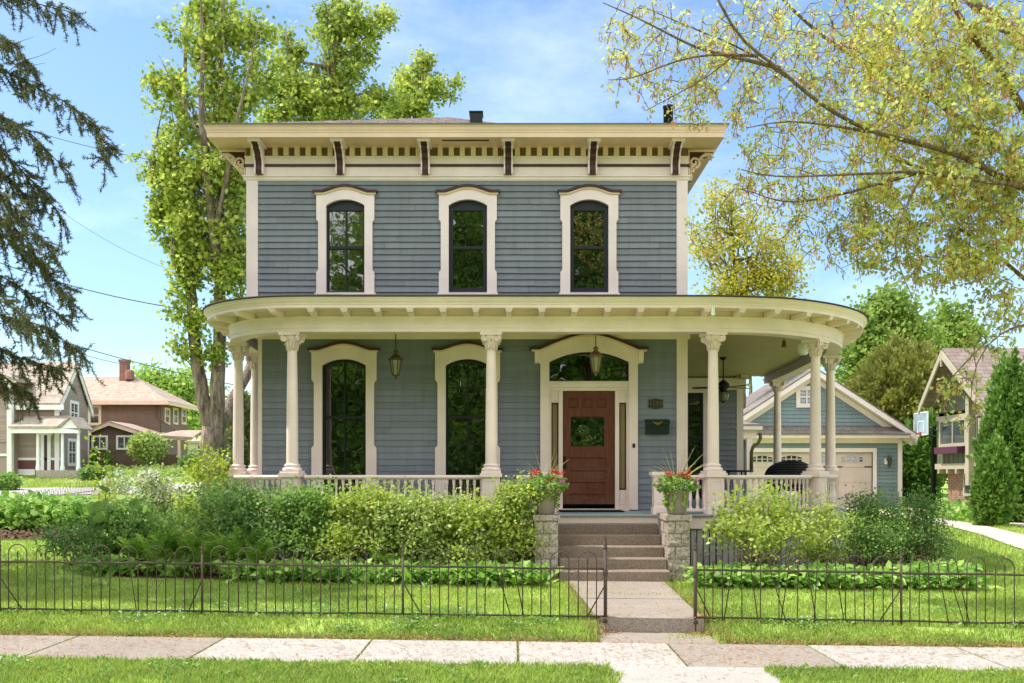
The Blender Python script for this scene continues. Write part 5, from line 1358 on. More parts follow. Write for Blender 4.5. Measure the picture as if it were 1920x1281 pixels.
# white outbuilding and parked car beyond the big maple
YO = 80.0; O_ = lambda px, py: at(px, py, YO)
ob = thing('white_outbuilding', 'low white outbuilding behind the big maple trunk', 'shed', (O_(400, 0)[0], YO, ground_z(-25, YO)))
m = MB(); m.box(O_(352, 0)[0], O_(425, 0)[0], YO, YO + 4, 1.6, O_(0, 826)[2]); m.build('wall', 'skirt', ob)
m = MB(); m.slab([(O_(350, 0)[0], YO - .3, O_(0, 827)[2]), (O_(428, 0)[0], YO - .3, O_(0, 827)[2]), (O_(428, 0)[0], YO + 4, O_(0, 812)[2]), (O_(350, 0)[0], YO + 4, O_(0, 812)[2])], .15); m.build('roof', 'tan_roof', ob)
win_box(O_(381, 0)[0], O_(0, 853)[2], O_(0, 835)[2], .6, front(YO), ob, 'black', False, False, .08)
def car(cx, cy, rz, label):
    z = ground_z(cx, cy); t = thing('parked_car', label, 'car', (cx, cy, z)); t.rotation_euler = (0, 0, rz)
    def p(mb, n, mat, par=t): o = mb.build(n, mat, None); o.parent = par; return o
    b = MB(); prof = [(-2.15, .35), (-2.2, .6), (-2.05, .85), (-1.3, .95), (1.35, .98), (2.1, .9), (2.2, .6), (2.15, .35)]; b.prism(prof, -.88, .88); p(b, 'body', 'car_blue')
    b = MB(); b.prism([(-1.35, .952), (-.75, 1.42), (.75, 1.45), (1.6, .96)], -.74, .74); p(b, 'window_band', 'glass')
    b = MB(); b.prism([(-.8, 1.425), (-.7, 1.48), (.7, 1.5), (.85, 1.43)], -.72, .72); p(b, 'cabin_roof', 'car_blue')
    for x in (-1.35, 1.35):
        for y in (-.8, .8):
            b = MB(); vs = []; n = 14
            b.prism([(x + .33 * cos(2 * pi * k / n), .33 + .33 * sin(2 * pi * k / n)) for k in range(n)], y - .11, y + .11); w = p(b, 'wheel', 'rubber')
            b = MB(); b.prism([(x + .19 * cos(2 * pi * k / n), .33 + .19 * sin(2 * pi * k / n)) for k in range(n)], y - .115, y + .115); p(b, 'rim', 'metal_roof', w)
    for y in (-.6, .6):
        b = MB(); b.box(-2.21, -2.1, y - .2, y + .2, .62, .76); p(b, 'headlight', 'white')
car(at(456, 0, 52)[0], 52, 1.2, 'blue car parked beyond the porch columns and the maple trunk')

# overhead wires
def wire(label, pts, r, mid_sag):
    t = thing('utility_wire', label, 'wire', pts[0]); a, b = map(np.array, pts); q = []
    for i in range(25):
        u = i / 24; p = a + (b - a) * u; p[2] -= mid_sag * 4 * u * (1 - u); q.append(p)
    m = MB(); m.tube(q, r, 5); m.build('strand', 'black', t)
wire('dark service wire crossing the sky at the height of the porch roof', (at(-60, 470, 34), at(430, 590, 32)), .018, .35)
wire('thin wire high beside the spruce and maple', (at(-60, 205, 36), at(330, 308, 34)), .013, .2)
wire('upper wire passing over the brown house chimney', (at(-60, 580, 50), at(440, 722, 48)), .022, .3)
wire('lower wire dropping toward the brown house', (at(-60, 560, 52), at(240, 684, 66)), .018, .6)
wire('faint thin wire slanting down to the maple stem', (at(30, 330, 40), at(360, 520, 38)), .007, .5)
# ------------------------------------------------------------------ vegetation
def clumps(centers, n, r, flat=.8):
    c = np.repeat(np.asarray(centers), n, 0); return c + RNG.normal(size=c.shape) * np.array((r, r, r * flat))
def tree_thing(name, label, loc, group=None): return thing(name, label, 'tree', loc, group)

# big maple behind the left corner
YM = 29.0; m_ = lambda px, py, y=YM: at(px, py, y)
bx0 = m_(404, 890); gzt = ground_z(bx0[0], YM)
mp = tree_thing('maple_tree', 'tall maple with thick furrowed grey trunk forking beside the left porch columns', (bx0[0], YM, gzt))
w = Wood()
base_ = np.array((bx0[0], YM, gzt - .1))
w.limb([base_ + np.array((0, 0, -.1)), base_ + np.array((0, 0, .4)), m_(403, 870), m_(402, 830), m_(404, 800)], .52, .36, 12)
w.limb([m_(407, 850), m_(408, 780), m_(410, 720), m_(412, 640), m_(414, 560), m_(402, 450, 28.6), m_(388, 330, 28.3), m_(377, 200, 28), m_(380, 60, 28), m_(372, -60, 28)], .28, .02, 10)
w.limb([m_(399, 840), m_(385, 775), m_(374, 715), m_(365, 640), m_(360, 560), m_(352, 470, 29.4), m_(338, 380, 29.8), m_(330, 280, 30), m_(345, 150, 30), m_(352, 20, 30)], .25, .04, 10)
w.limb([m_(412, 800), m_(440, 745, 30), m_(470, 690, 31), m_(500, 600, 31.5), m_(530, 450, 32), m_(560, 300, 32)], .2, .06, 8)
w.limb([m_(402, 450, 28.6), m_(425, 330, 28), m_(445, 220, 27.5), m_(472, 110, 27.5), m_(485, 40, 27.5)], .1, .008)
w.limb([m_(388, 330, 28.3), m_(410, 200, 28.5), m_(418, 90, 28.6), m_(420, -40, 28.6)], .12, .03)
w.limb([m_(377, 260, 28), m_(340, 190, 27.5), m_(310, 130, 27.3), m_(292, 90, 27.3)], .05, .006)
w.limb([m_(360, 560), m_(335, 520, 28.6), m_(325, 495, 28.4), m_(322, 470, 28.4)], .1, .03)
w.limb([m_(352, 470, 29.4), m_(320, 400, 29), m_(300, 340, 28.6), m_(270, 285, 28.6)], .08, .012)
w.limb([m_(470, 690, 31), m_(455, 600, 30), m_(450, 480, 29), m_(440, 380, 29)], .09, .02)
bl = [(365, 70, 60, 80, 60), (420, 50, 35, 80, 40), (330, 205, 45, 55, 60), (395, 200, 65, 85, 110), (335, 320, 58, 60, 120), (395, 330, 65, 80, 160), (445, 270, 45, 95, 110), (320, 420, 48, 55, 110), (385, 440, 70, 75, 180), (445, 430, 30, 90, 90), (430, 520, 38, 60, 80), (355, 540, 35, 45, 45), (335, 600, 22, 30, 14), (410, 600, 40, 40, 30), (465, 150, 50, 55, 60), (340, 660, 14, 18, 5), (400, 665, 18, 15, 6), (300, 300, 25, 30, 22), (290, 390, 20, 26, 18), (312, 140, 30, 45, 34), (478, 80, 24, 55, 34), (375, 10, 45, 50, 50)]
T = boughs(w, bl, 28.8, .9); T = T[RNG.random(len(T)) < .54]
w.grow(T, .012, 3, .03)
w.mb.build('trunk', 'grey_bark', mp)
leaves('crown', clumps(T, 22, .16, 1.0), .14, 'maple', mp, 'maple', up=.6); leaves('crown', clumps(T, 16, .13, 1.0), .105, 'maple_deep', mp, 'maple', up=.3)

def simple_tree(name, label, base_px, y, blobs, leaf_mat, n, r, size, trunk_r=.25, shape='rhomb', bark='grey_bark', depth=.9, group=None, shell=.3, top=None, twig=.018, thin=.7):
    c = at(base_px[0], base_px[1], y); g = ground_z(c[0], y); t = tree_thing(name, label, (c[0], y, g), group)
    w = Wood(); cz = at(0, np.mean([b[1] for b in blobs]), y)[2]; tp = np.array(at(*(top or (blobs[0][0], blobs[0][1])), y))
    w.limb([(c[0], y, g - .1), (c[0], y, g + .5), (c[0] * .7 + tp[0] * .3, y, g * .5 + cz * .5), tp], trunk_r, trunk_r * .15, 8)
    for b in blobs:
        q = np.array(at(b[0], b[1] - b[3] * .5, y)); N = np.array(w.nodes); lo = N[N[:, 2] < q[2] - .3] if (N[:, 2] < q[2] - .3).any() else N
        j = np.argmin(((lo - q) ** 2).sum(1)); w.limb([lo[j], (lo[j] + q) / 2 + np.array((0, 0, .1)), q], trunk_r * .35, trunk_r * .06, 6)
    ts = boughs(w, blobs, y, depth); ts = ts[RNG.random(len(ts)) < thin]; w.grow(ts, twig, 3, .04, keep=.85)
    w.mb.build('trunk', bark, t)
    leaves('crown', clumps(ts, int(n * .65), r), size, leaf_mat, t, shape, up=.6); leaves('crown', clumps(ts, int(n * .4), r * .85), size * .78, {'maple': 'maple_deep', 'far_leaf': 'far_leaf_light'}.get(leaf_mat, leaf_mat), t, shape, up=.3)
    return t
simple_tree('maple_tree', 'bushy bright green maple rising behind the house roof with several upright leaders', (600, 880), 35, [(620, 110, 60, 70, 90), (545, 150, 60, 70, 100), (690, 60, 50, 45, 55), (665, 120, 60, 50, 80), (590, 210, 80, 50, 120), (680, 200, 70, 50, 90), (520, 220, 60, 50, 80), (600, 40, 30, 45, 30), (640, 20, 40, 45, 40), (535, 80, 30, 40, 26), (725, 45, 25, 22, 16), (510, 160, 30, 50, 26)], 'maple', 34, .18, .145, .3, 'maple', top=(630, 20), thin=.62)
simple_tree('maple_tree', 'smaller rounded green tree showing above the roof near the roof vent', (775, 880), 41, [(785, 160, 50, 50, 70), (770, 205, 65, 40, 90), (825, 175, 30, 30, 26), (735, 205, 35, 28, 36), (790, 120, 25, 25, 20)], 'maple', 34, .2, .16, .25, 'maple', top=(788, 115), thin=.62)
simple_tree('young_leaf_tree', 'yellow-green young-leaved tree behind the house above the curved porch roof', (1400, 880), 40, [(1330, 460, 50, 70, 90), (1400, 470, 60, 70, 120), (1460, 500, 50, 55, 100), (1350, 390, 55, 50, 60), (1420, 400, 50, 50, 50), (1340, 540, 50, 40, 90), (1420, 545, 60, 35, 100), (1490, 540, 30, 25, 40)], 'yellow_leaf', 22, .34, .15, .2, 'rhomb', 'brown_bark', top=(1370, 380))
simple_tree('broadleaf_tree', 'fresh green loose tree behind the garage, nearer the porch cornice', (1640, 880), 60, [(1625, 640, 50, 60, 110), (1670, 600, 50, 45, 90), (1590, 690, 35, 60, 90), (1665, 565, 22, 16, 18), (1700, 630, 35, 40, 60), (1610, 590, 25, 25, 24), (1720, 670, 40, 40, 50), (1640, 720, 60, 50, 80)], 'far_leaf', 40, .55, .33, .35, 'rhomb', top=(1668, 570))
simple_tree('broadleaf_tree', 'fresh green tree peeking over the craftsman house roof ridge', (1800, 880), 64, [(1790, 630, 40, 40, 80), (1760, 660, 35, 40, 60), (1770, 600, 20, 22, 22), (1810, 610, 22, 24, 26), (1800, 690, 50, 50, 80)], 'far_leaf', 40, .55, .34, .3, 'rhomb', top=(1790, 600))
simple_tree('broadleaf_tree', 'light green tree far behind the brown house roof', (330, 880), 92, [(300, 720, 35, 28, 50), (335, 735, 40, 40, 80), (355, 790, 40, 50, 80), (275, 715, 14, 14, 12), (375, 760, 18, 40, 30)], 'far_leaf_light', 40, .8, .45, .35, 'rhomb')
simple_tree('broadleaf_tree', 'green tree seen through the gap between the porch columns', (463, 880), 60, [(462, 790, 30, 60, 90), (440, 850, 40, 30, 50), (490, 840, 40, 40, 60)], 'far_leaf', 40, .5, .33, .3, 'rhomb')
simple_tree('broadleaf_tree', 'small green tree glimpsed between the ceiling fan and garage roof', (1410, 880), 62, [(1405, 640, 40, 50, 80), (1440, 610, 40, 40, 60)], 'far_leaf', 40, .55, .35, .3, 'rhomb')

def conifer_mass(name, label, base, y, blobs, mat, size, group=None, depth=1.0, n=1, shape='spray', taper=0):
    c = at(base[0], base[1], y); g = ground_z(c[0], y); t = tree_thing(name, label, (c[0], y, g), group)
    mb = MB(); tp = at(blobs[0][0], blobs[0][1] - blobs[0][3] * .6, y); mb.tube([(c[0], y, g - .1), (c[0], y, g + 1), tp], [.14, .12, .03], 7); mb.build('trunk', 'brown_bark', t)
    out = []; ax = []
    for b in blobs:
        px, py, rx, ry, k = b[:5]; cc = np.array(at(px, py, y)); s = y / F
        q = in_ball(k, .72); bump_ = 1 + .2 * np.sin(q[:, 0] * 9 + b[0]) * np.sin(q[:, 2] * 13 + q[:, 1] * 7) + .09 * RNG.normal(size=k)
        q = q * bump_[:, None]; q[:, :2] *= (1 - taper * (q[:, 2:3] + 1) / 2); out.append(cc + q * np.array((rx * s, depth * rx * s, ry * s))); ax.append(q * np.array((1, 1, .4)) + np.array((0, 0, .75)))
    leaves('crown', np.vstack(out), size, mat, t, shape, axis=np.vstack(ax), up=.2); return t
conifer_mass('arborvitae', 'wide olive rounded conifer behind the garage roof', (1690, 900), 50, [(1690, 760, 85, 105, 16000), (1660, 800, 80, 90, 10000), (1740, 800, 60, 110, 10000)], 'olive_arbor', .21)
conifer_mass('arborvitae', 'slim green arborvitae right beside the basketball pole', (1737, 945), 41, [(1737, 870, 20, 85, 2600)], 'arbor', .24)
conifer_mass('arborvitae', 'slim green arborvitae against the garage corner board', (1712, 945), 41.5, [(1712, 880, 20, 75, 2400)], 'arbor', .24)
for k, (px, py, rx, ry, nn, y, lb) in enumerate([(1895, 838, 64, 150, 10000, 27, 'tall bright arborvitae, the one nearest the craftsman house post'), (1955, 830, 62, 178, 9000, 26.4, 'tallest bright arborvitae at the edge of the view beyond the driveway'), (1866, 905, 38, 72, 4000, 25.2, 'lower bushy arborvitae standing in front of the two tall ones by the driveway')]):
    conifer_mass('arborvitae', lb, (px, 970), y, [(px, py, rx, ry, nn * 2), (px - 12, py + 25, rx * .8, ry * .75, nn)], 'arbor', .11, 'arborvitae beyond the driveway', taper=.5)
conifer_mass('dark_spruce', 'dark spruce glimpsed behind the left porch columns', (452, 880), 47, [(452, 820, 14, 70, 1500)], 'spruce', .3)

# spruce whose boughs hang into the sky on the left
YS = 12.4
TY = 13.8
sp_t = tree_thing('spruce_tree', 'big dark spruce with drooping sparse boughs hanging into the sky', (-10.3, TY, ground_z(-10.3, TY)))
w = Wood(); w.limb([(-10.3, TY, -.2), (-10.3, TY, 3), (-10.25, TY, 7), (-10.2, TY, 11)], .32, .08, 10)
boughs = [[(-260, 40), (0, 129), (67, 165), (134, 196), (170, 227), (192, 256), (197, 298)], [(-260, 130), (0, 216), (51, 242), (93, 288), (129, 324)], [(-260, 180), (0, 280), (51, 330), (88, 371), (113, 405)],
          [(-260, 270), (0, 360), (41, 402), (77, 453), (98, 474)], [(-260, 360), (0, 438), (51, 474), (93, 515), (139, 572)], [(-260, 440), (0, 515), (62, 556), (113, 592)], [(-260, 520), (0, 592), (77, 608), (120, 640), (154, 662)],
          [(-260, 0), (0, 60), (35, 95), (60, 125)], [(-260, -90), (20, -15), (67, 8), (103, 15), (134, 23)], [(-260, 600), (0, 655), (60, 680), (110, 690)], [(-260, 320), (-20, 395), (30, 425), (62, 470), (80, 500)], [(-260, 480), (-10, 555), (45, 590), (80, 640)], [(-260, 620), (0, 700), (40, 730), (60, 745)], [(-260, 220), (-10, 310), (30, 345), (60, 400)]]
needle_P, needle_A = [], []
tips = []
for bi, bo in enumerate(boughs):
    y0 = YS + RNG.uniform(-.8, .9); pts = [(-10.2, TY, at(0, bo[0][1], YS)[2] + .3)] + [at(px, py, y0 + (TY - y0) * max(0, -px) / 260 * .5) for px, py in bo]
    q = w.limb(pts, .035, .006, 5, .12)
    vis = q[2:]
    for j in range(len(vis)):
        if at(-130, 0, vis[j][1])[0] > vis[j][0]: continue
        for k in range(RNG.integers(3, 7)):
            p = vis[j]; d = np.array((RNG.uniform(-.1, .5), RNG.normal() * .5, RNG.uniform(-.9, .25))); d /= np.linalg.norm(d); L = RNG.uniform(.11, .36) * (1.1 if d[2] < -.3 else .8)
            e = p + d * L + np.array((0, 0, -.08)); mid = (p + e) / 2 + np.array((0, 0, .03))
            w.mb.tube([p, mid, e], [.006, .004, .002], 3, False); m_n = int(L / .003)
            ts_ = RNG.random(m_n); base = (1 - ts_)[:, None] ** 2 * p + 2 * (ts_ * (1 - ts_))[:, None] * mid + ts_[:, None] ** 2 * e
            side = RNG.normal(size=(m_n, 3)); needle_P.append(base); needle_A.append(d * .6 + side * .55)
            for h in range(2):                                                # side sprigs
                u = RNG.random(); b0 = p + (e - p) * u; d2 = unit(d + RNG.normal(size=3) * .6 + np.array((0, 0, -.3))); L2 = RNG.uniform(.06, .16); mm = int(L2 / .003)
                w.mb.tube([b0, b0 + d2 * L2], [.003, .0015], 3, False)
                ts_ = RNG.random(mm); needle_P.append(b0 + d2 * L2 * ts_[:, None]); needle_A.append(d2 * .6 + RNG.normal(size=(mm, 3)) * .55)
for bo in [[(0, 150), (40, 112), (75, 108), (106, 90)], [(10, 118), (55, 125), (86, 118)], [(0, 95), (30, 80), (62, 70)]]:
    w.limb([at(px, py, YS) for px, py in bo], .008, .002, 4, .1)
w.mb.build('trunk', 'twig', sp_t)
leaves('needles', np.vstack(needle_P), .038, 'spruce', sp_t, 'needle', axis=np.vstack(needle_A), up=0, fold=0)
# upper crown beyond the frame keeps the tree whole (its shade falls on the lawn)
q = []; 
for k in range(5200):
    z = RNG.uniform(2.2, 11.5); r = (12 - z) * .26 + .3; a = RNG.uniform(0, 2 * pi); rr = r * RNG.uniform(.25, 1); q.append((-8.9 + rr * cos(a), TY + .3 + rr * sin(a), z - rr * .25))
q = np.array(q); vis = (q[:, 0] / q[:, 1] * F + CX > -30); q = q[~vis]
leaves('crown', q, .3, 'spruce', sp_t, 'spray', axis=np.tile((0, 0, -.6), (len(q), 1)), up=.1)

# right maple: long limbs reaching in from a trunk beyond the frame
YR = 13.2; r_ = lambda px, py, d=0: at(px, py, YR + d)
rm = tree_thing('maple_tree', 'sparse young-leaved maple with brown seed clusters reaching across the sky', (9.4, YR + .4, ground_z(9.4, YR)))
w = Wood(); TB = (9.4, YR + .4)
w.limb([(9.4, YR + .4, -.3), (9.35, YR + .4, 1.5), r_(2150, 600, .3), r_(2100, 430, .2), r_(2060, 250, .1), r_(1990, 60), r_(1930, -120)], .3, .1, 12)
J1, J2, J3 = r_(2100, 430, .2), r_(2140, 560, .3), r_(2050, 230, .1)
L = [([J1, r_(1990, 390, -.2), r_(1900, 345, -.5), r_(1790, 285, -.8), r_(1628, 247, -1.0), r_(1565, 213, -1.0), r_(1516, 179, -1.1), r_(1463, 128, -1.2), r_(1390, 82, -1.2), r_(1352, 15, -1.3), r_(1330, -40, -1.3)], .058, .015),
     ([J1, r_(2000, 360, .3), r_(1900, 300, .6), r_(1787, 213, .9), r_(1744, 179, .9), r_(1681, 155, .8), r_(1608, 111, .8), r_(1511, 46, .8), r_(1460, -10, .7)], .075, .02),
     ([r_(1744, 179, .9), r_(1690, 140, 1.1), r_(1637, 106, 1.2), r_(1608, 68, 1.2), r_(1580, -10, 1.2)], .045, .015),
     ([J3, r_(1940, 245, -.3), r_(1875, 135, -.4), r_(1855, 97, -.4), r_(1802, 48, -.5), r_(1775, -20, -.5)], .08, .03),
     ([J3, r_(1960, 110, .4), r_(1874, 43, .6), r_(1811, -5, .7)], .12, .07),
     ([J2, r_(2010, 400, -.5), r_(1920, 346, -.9), r_(1826, 339, -1.0), r_(1729, 320, -1.1), r_(1632, 326, -1.2), r_(1535, 329, -1.3), r_(1450, 335, -1.3), r_(1390, 318, -1.4)], .06, .007),
     ([r_(1729, 322, -1.1), r_(1632, 350, -.8), r_(1565, 368, -.6), r_(1470, 385, -.5), r_(1410, 360, -.5)], .03, .006),
     ([J2, r_(1985, 480, .4), r_(1899, 411, .5), r_(1855, 382, .5), r_(1802, 348, .5), r_(1735, 318, .4), r_(1660, 290, .4)], .08, .02),
     ([J2, r_(2000, 560, 0), r_(1930, 535, -.2), r_(1894, 498, -.3), r_(1855, 465, -.3), r_(1800, 430, -.3)], .07, .015),
     ([r_(1628, 247, -1.0), r_(1540, 232, -1.3), r_(1450, 225, -1.5), r_(1400, 240, -1.6)], .025, .006),
     ([r_(1463, 128, -1.2), r_(1390, 110, -1.0), r_(1300, 90, -.8), r_(1210, 40, -.7), r_(1130, 5, -.7)], .03, .006),
     ([r_(1420, 105, -1.1), r_(1330, 100, -1.4), r_(1240, 120, -1.5), r_(1175, 160, -1.5), r_(1140, 150, -1.5)], .022, .005),
     ([r_(1565, 213, -1.0), r_(1440, 120, -.6), r_(1380, 85, -.6), r_(1290, 50, -.5), r_(1200, 10, -.4)], .02, .006),
     ([r_(1380, 100, -1.2), r_(1310, 160, -1.2), r_(1255, 180, -1.2), r_(1210, 208, -1.2)], .014, .004),
     ([r_(1729, 330, -1.1), r_(1680, 420, -1.2), r_(1671, 484, -1.2), r_(1700, 532, -1.2), r_(1722, 580, -1.2)], .016, .004),
     ([J2, r_(1990, 600, -.5), r_(1900, 610, -.9), r_(1850, 640, -1.1), r_(1822, 680, -1.2), r_(1820, 760, -1.2)], .035, .005),
     ([r_(1850, 640, -1.1), r_(1800, 690, -1.3), r_(1770, 720, -1.4), r_(1745, 770, -1.5)], .012, .004)]
for p, a, b in L: w.limb(p, a, b, 7, .2)
bl = [(1200, 55, 75, 50, 75), (1175, 140, 45, 45, 34), (1150, 110, 25, 30, 12), (1290, 110, 100, 75, 170), (1265, 185, 70, 35, 30), (1350, 190, 80, 60, 90), (1420, 70, 110, 75, 220), (1470, 210, 110, 80, 190), (1560, 90, 110, 85, 260), (1620, 240, 130, 90, 300), (1700, 70, 120, 80, 300), (1760, 200, 130, 110, 380), (1860, 110, 90, 110, 300), (1850, 300, 100, 90, 380), (1720, 380, 130, 80, 340), (1860, 450, 80, 70, 240), (1560, 370, 110, 70, 190), (1440, 340, 90, 60, 100), (1410, 300, 40, 50, 30), (1520, 450, 100, 55, 90), (1640, 470, 100, 45, 120), (1770, 500, 90, 40, 120), (1880, 570, 50, 50, 60), (1850, 640, 45, 30, 22), (1790, 725, 45, 40, 20), (1800, 780, 40, 30, 10), (1330, 430, 40, 50, 24), (1905, 380, 40, 80, 120)]
T = px_blobs(bl, YR - .3, 1.5, .0); T = T[RNG.random(len(T)) < np.where(T[:, 0] / T[:, 1] * F + CX < 1600, .6, .88)]
w.grow(T, .0115, 3, .02, sub=4)
w.mb.build('trunk', 'brown_bark', rm)
jit = lambda n, r, k=1: clumps(T[RNG.random(len(T)) < k], n, r)
P = jit(8, .055, .9); leaves('crown', P, np.where(P[:, 0] / P[:, 1] * F + CX > 1600, .058, .045), 'young_leaf', rm, 'maple', axis=RNG.normal(size=P.shape) * .8 + np.array((0, 0, -.7)), up=.5)
P = clumps(T[RNG.random(len(T)) < .8], 7, .026, 1.3) - np.array((0, 0, .05)); leaves('seed_clusters', P, .058, 'samara', rm, 'wing', axis=np.tile((0, 0, -1.), (len(P), 1)), up=0)
q = in_ball(5200, .3) * np.array((4.2, 4.2, 3.6)) + np.array((13.2, 15.0, 8.2)); q = q[(q[:, 0] / q[:, 1] * F + CX) > 1990]
leaves('far_crown', q, .12, 'young_leaf', rm, 'maple', up=.5)

# shrubs ------------------------------------------------------------
def shrub(name, label, cx, cy, rx, ry, h, mats, n, size, stems=14, stem_mat='twig', shape='leaf', lumps=9, low=.25, group=None, up=.5, tall=0, cat='shrub', jitter=.09, per=None):
    g = ground_z(cx, cy); t = thing(name, label, cat, (cx, cy, g), group)
    top = []
    for k in range(lumps):
        a = RNG.uniform(0, 2 * pi); r = sqrt(RNG.random()); zz = h * (low + (1 - low) * RNG.random() ** .7) * (1 - .22 * r * r)
        top.append((cx + rx * r * cos(a) * .82, cy + ry * r * sin(a) * .82, g + zz * .86))
    for k in range(tall): 
        a = RNG.uniform(0, 2 * pi); r = RNG.random() * .7; top.append((cx + rx * r * cos(a), cy + ry * r * sin(a), g + h * RNG.uniform(.95, 1.08)))
    top = np.array(top); w = Wood()
    for k in range(stems):
        q = top[k % len(top)]; b = np.array((cx + RNG.normal() * rx * .22, cy + RNG.normal() * ry * .22, g)); w.limb([b, b * .5 + q * .5 + np.array((0, 0, .06)) + RNG.normal(size=3) * .06, q], .011, .004, 4, .12)
    sub = np.vstack([q + RNG.normal(size=(12, 3)) * np.array((rx * .17, ry * .17, h * .10)) for q in top]); sub = sub[sub[:, 2] > g + .08]
    w.grow(sub, .006, 3, .0, sub=3)
    w.mb.build('stem', stem_mat, t)
    per_ = max(1, n // len(sub)); P = clumps(sub, per_, jitter, 1.0); P = P[P[:, 2] > g + .03]
    share = len(mats)
    idx = RNG.integers(0, share, len(P)) if share > 1 else np.zeros(len(P), int)
    for i, m in enumerate(mats):
        Q = P[idx == i]
        if len(Q): leaves('foliage', Q, size, m, t, shape, up=up)
    return t, sub, g
GB = 'shrubs massed along the front porch'
sh_l = [(-4.35, 15.3, .9, .7, 1.3, ['shrub_dark'], 'dark green fine-leaved shrub at the curved end of the front porch', 4200, .05),
        (-3.35, 15.4, .95, .7, 1.5, ['shrub_mid'], 'dense mid-green shrub in front of the panelled pedestal', 4200, .05),
        (-2.35, 15.25, .9, .65, 1.55, ['shrub_light', 'shrub_yellow'], 'pale green bushy shrub below the first tall window', 4200, .05),
        (-1.45, 15.15, .8, .65, 1.34, ['shrub_light'], 'pale silvery-green shrub below the gap between the tall windows', 4000, .05),
        (-.65, 15.1, .7, .6, 1.2, ['shrub_light', 'shrub_yellow'], 'light green shrub below the second tall window', 3800, .05),
        (.0, 15.2, .5, .5, 1.55, ['shrub_yellow', 'shrub_light'], 'yellow-green twiggy shrub beside the stone pier and steps', 2400, .052)]
for cx, cy, rx, ry, h, mats, lb, n, sz in sh_l:
    shrub('front_shrub', lb, cx, cy, rx, ry, h * RNG.uniform(.68, .84), mats, int(n * 1.9), sz * 1.2, 16, 'twig', shape='rhomb', lumps=20, low=.2, group=GB, tall=18)
shrub('twiggy_shrub', 'bare-stemmed shrub with yellow-green leafy tops beside the stone pier and curved railing', 3.9, 15.0, .95, .55, 1.24, ['shrub_yellow', 'shrub_light'], 3600, .07, 70, 'pale_twig', lumps=20, low=.74, group=GB, tall=6)
shrub('twiggy_shrub', 'small yellow-green shrub at the foot of the curved porch corner', 5.05, 15.5, .45, .45, 1.05, ['shrub_yellow', 'shrub_light'], 2400, .055, 22, 'pale_twig', lumps=9, low=.4, group=GB, tall=2)
shrub('dark_shrub', 'dark feathery shaded shrub beside the curved porch end', 6.0, 16.0, .75, .7, 1.1, ['shrub_dark', 'shrub_mid'], 7500, .045, 30, 'brown_bark', lumps=14, low=.3, tall=5)
shrub('dark_shrub', 'dark loose shrub with upright twigs next to the lawn by the driveway', 7.0, 16.4, .55, .55, 1.1, ['shrub_dark'], 4600, .045, 30, 'brown_bark', lumps=11, low=.3, tall=6)
t, sub, g = shrub('white_flowering_shrub', 'arching shrub covered in small white blossom beside the porch end', -6.75, 18.0, .95, .8, 1.5, ['shrub_mid', 'shrub_light'], 3600, .055, 18, lumps=14)
hi = sub[sub[:, 2] > g + .7]; leaves('white_flower', clumps(hi, 30, .06), .045, 'white_flower', t, 'round', up=1.0)
shrub('golden_shrub', 'bright golden-green shrub against the left porch pedestal', -5.6, 17.4, .6, .55, 1.5, ['shrub_yellow'], 4200, .065, 14, lumps=10, tall=3)
shrub('dark_shrub', 'dark green mounded shrub behind the ferns nearest the lawn', -6.2, 15.9, .95, .7, 1.1, ['shrub_dark', 'shrub_mid'], 5000, .055, 18, lumps=16, low=.15)
shrub('dark_shrub', 'deep green shrub at the lawn corner before the mulch strip', -6.9, 15.6, .7, .6, .85, ['shrub_dark'], 3200, .055, 14, lumps=12, low=.15)
shrub('broad_leaf_plant', 'plant with very large round green leaves above the dark shrubs', -6.3, 15.5, .35, .3, 1.25, ['shrub_mid'], 14, .17, 6, 'shrub_mid', 'round', 5, .8, up=.1, cat='plant')
shrub('tall_weed', 'tall slender weedy sapling beside the white blossom shrub', -7.25, 17.0, .2, .2, 1.75, ['shrub_yellow'], 320, .07, 5, 'twig', lumps=5, low=.5, tall=2, cat='plant')
# ferns
def fern(cx, cy, h, label):
    g = ground_z(cx, cy); t = thing('fern', label, 'fern', (cx, cy, g), 'ferns before the dark shrubs'); PP, AA, SS = [], [], []; mb = MB()
    for k in range(11):
        a = RNG.uniform(0, 2 * pi); L = h * RNG.uniform(.8, 1.1); lean = RNG.uniform(.25, .6); n = 40
        us = np.linspace(.12, 1, n); xs = lean * L * us ** 1.6; zs = L * us * (1 - .22 * us * us)
        pts = np.stack([cx + cos(a) * xs, cy + sin(a) * xs, g + zs], 1); mb.tube(pts[::4], .004, 3, False)
        side = np.array((-sin(a), cos(a), 0))
        for u, p in zip(us, pts):
            ll = .15 * sin(pi * min(1, u * .92 + .06)) + .02
            for s in (-1, 1):
                PP.append(p); AA.append(side * s + np.array((.5 * cos(a), .5 * sin(a), .35))); SS.append(ll)
    leaves('frond', np.array(PP), np.array(SS), 'fern', t, 'leaflet', axis=np.array(AA) * 4, up=.6, jit=.1); mb.build('stalk', 'fern', t)
for k, (x, y, h, lb) in enumerate([(-5.45, 14.75, .95, 'upright fern nearest the dark mounded shrub'), (-5.05, 14.9, .9, 'bright fern in the middle of the fern patch'), (-4.65, 14.65, .85, 'low fern before the middle of the fern patch'), (-4.25, 14.75, 1.0, 'tall fern before the curved porch end shrub'), (-5.8, 14.95, .7, 'small fern at the dark lawn-side end of the patch'), (-3.85, 14.6, .75, 'fern next to the hosta border'), (-1.9, 14.75, .6, 'single fern poking up between pale shrubs')]): fern(x, y, h, lb)
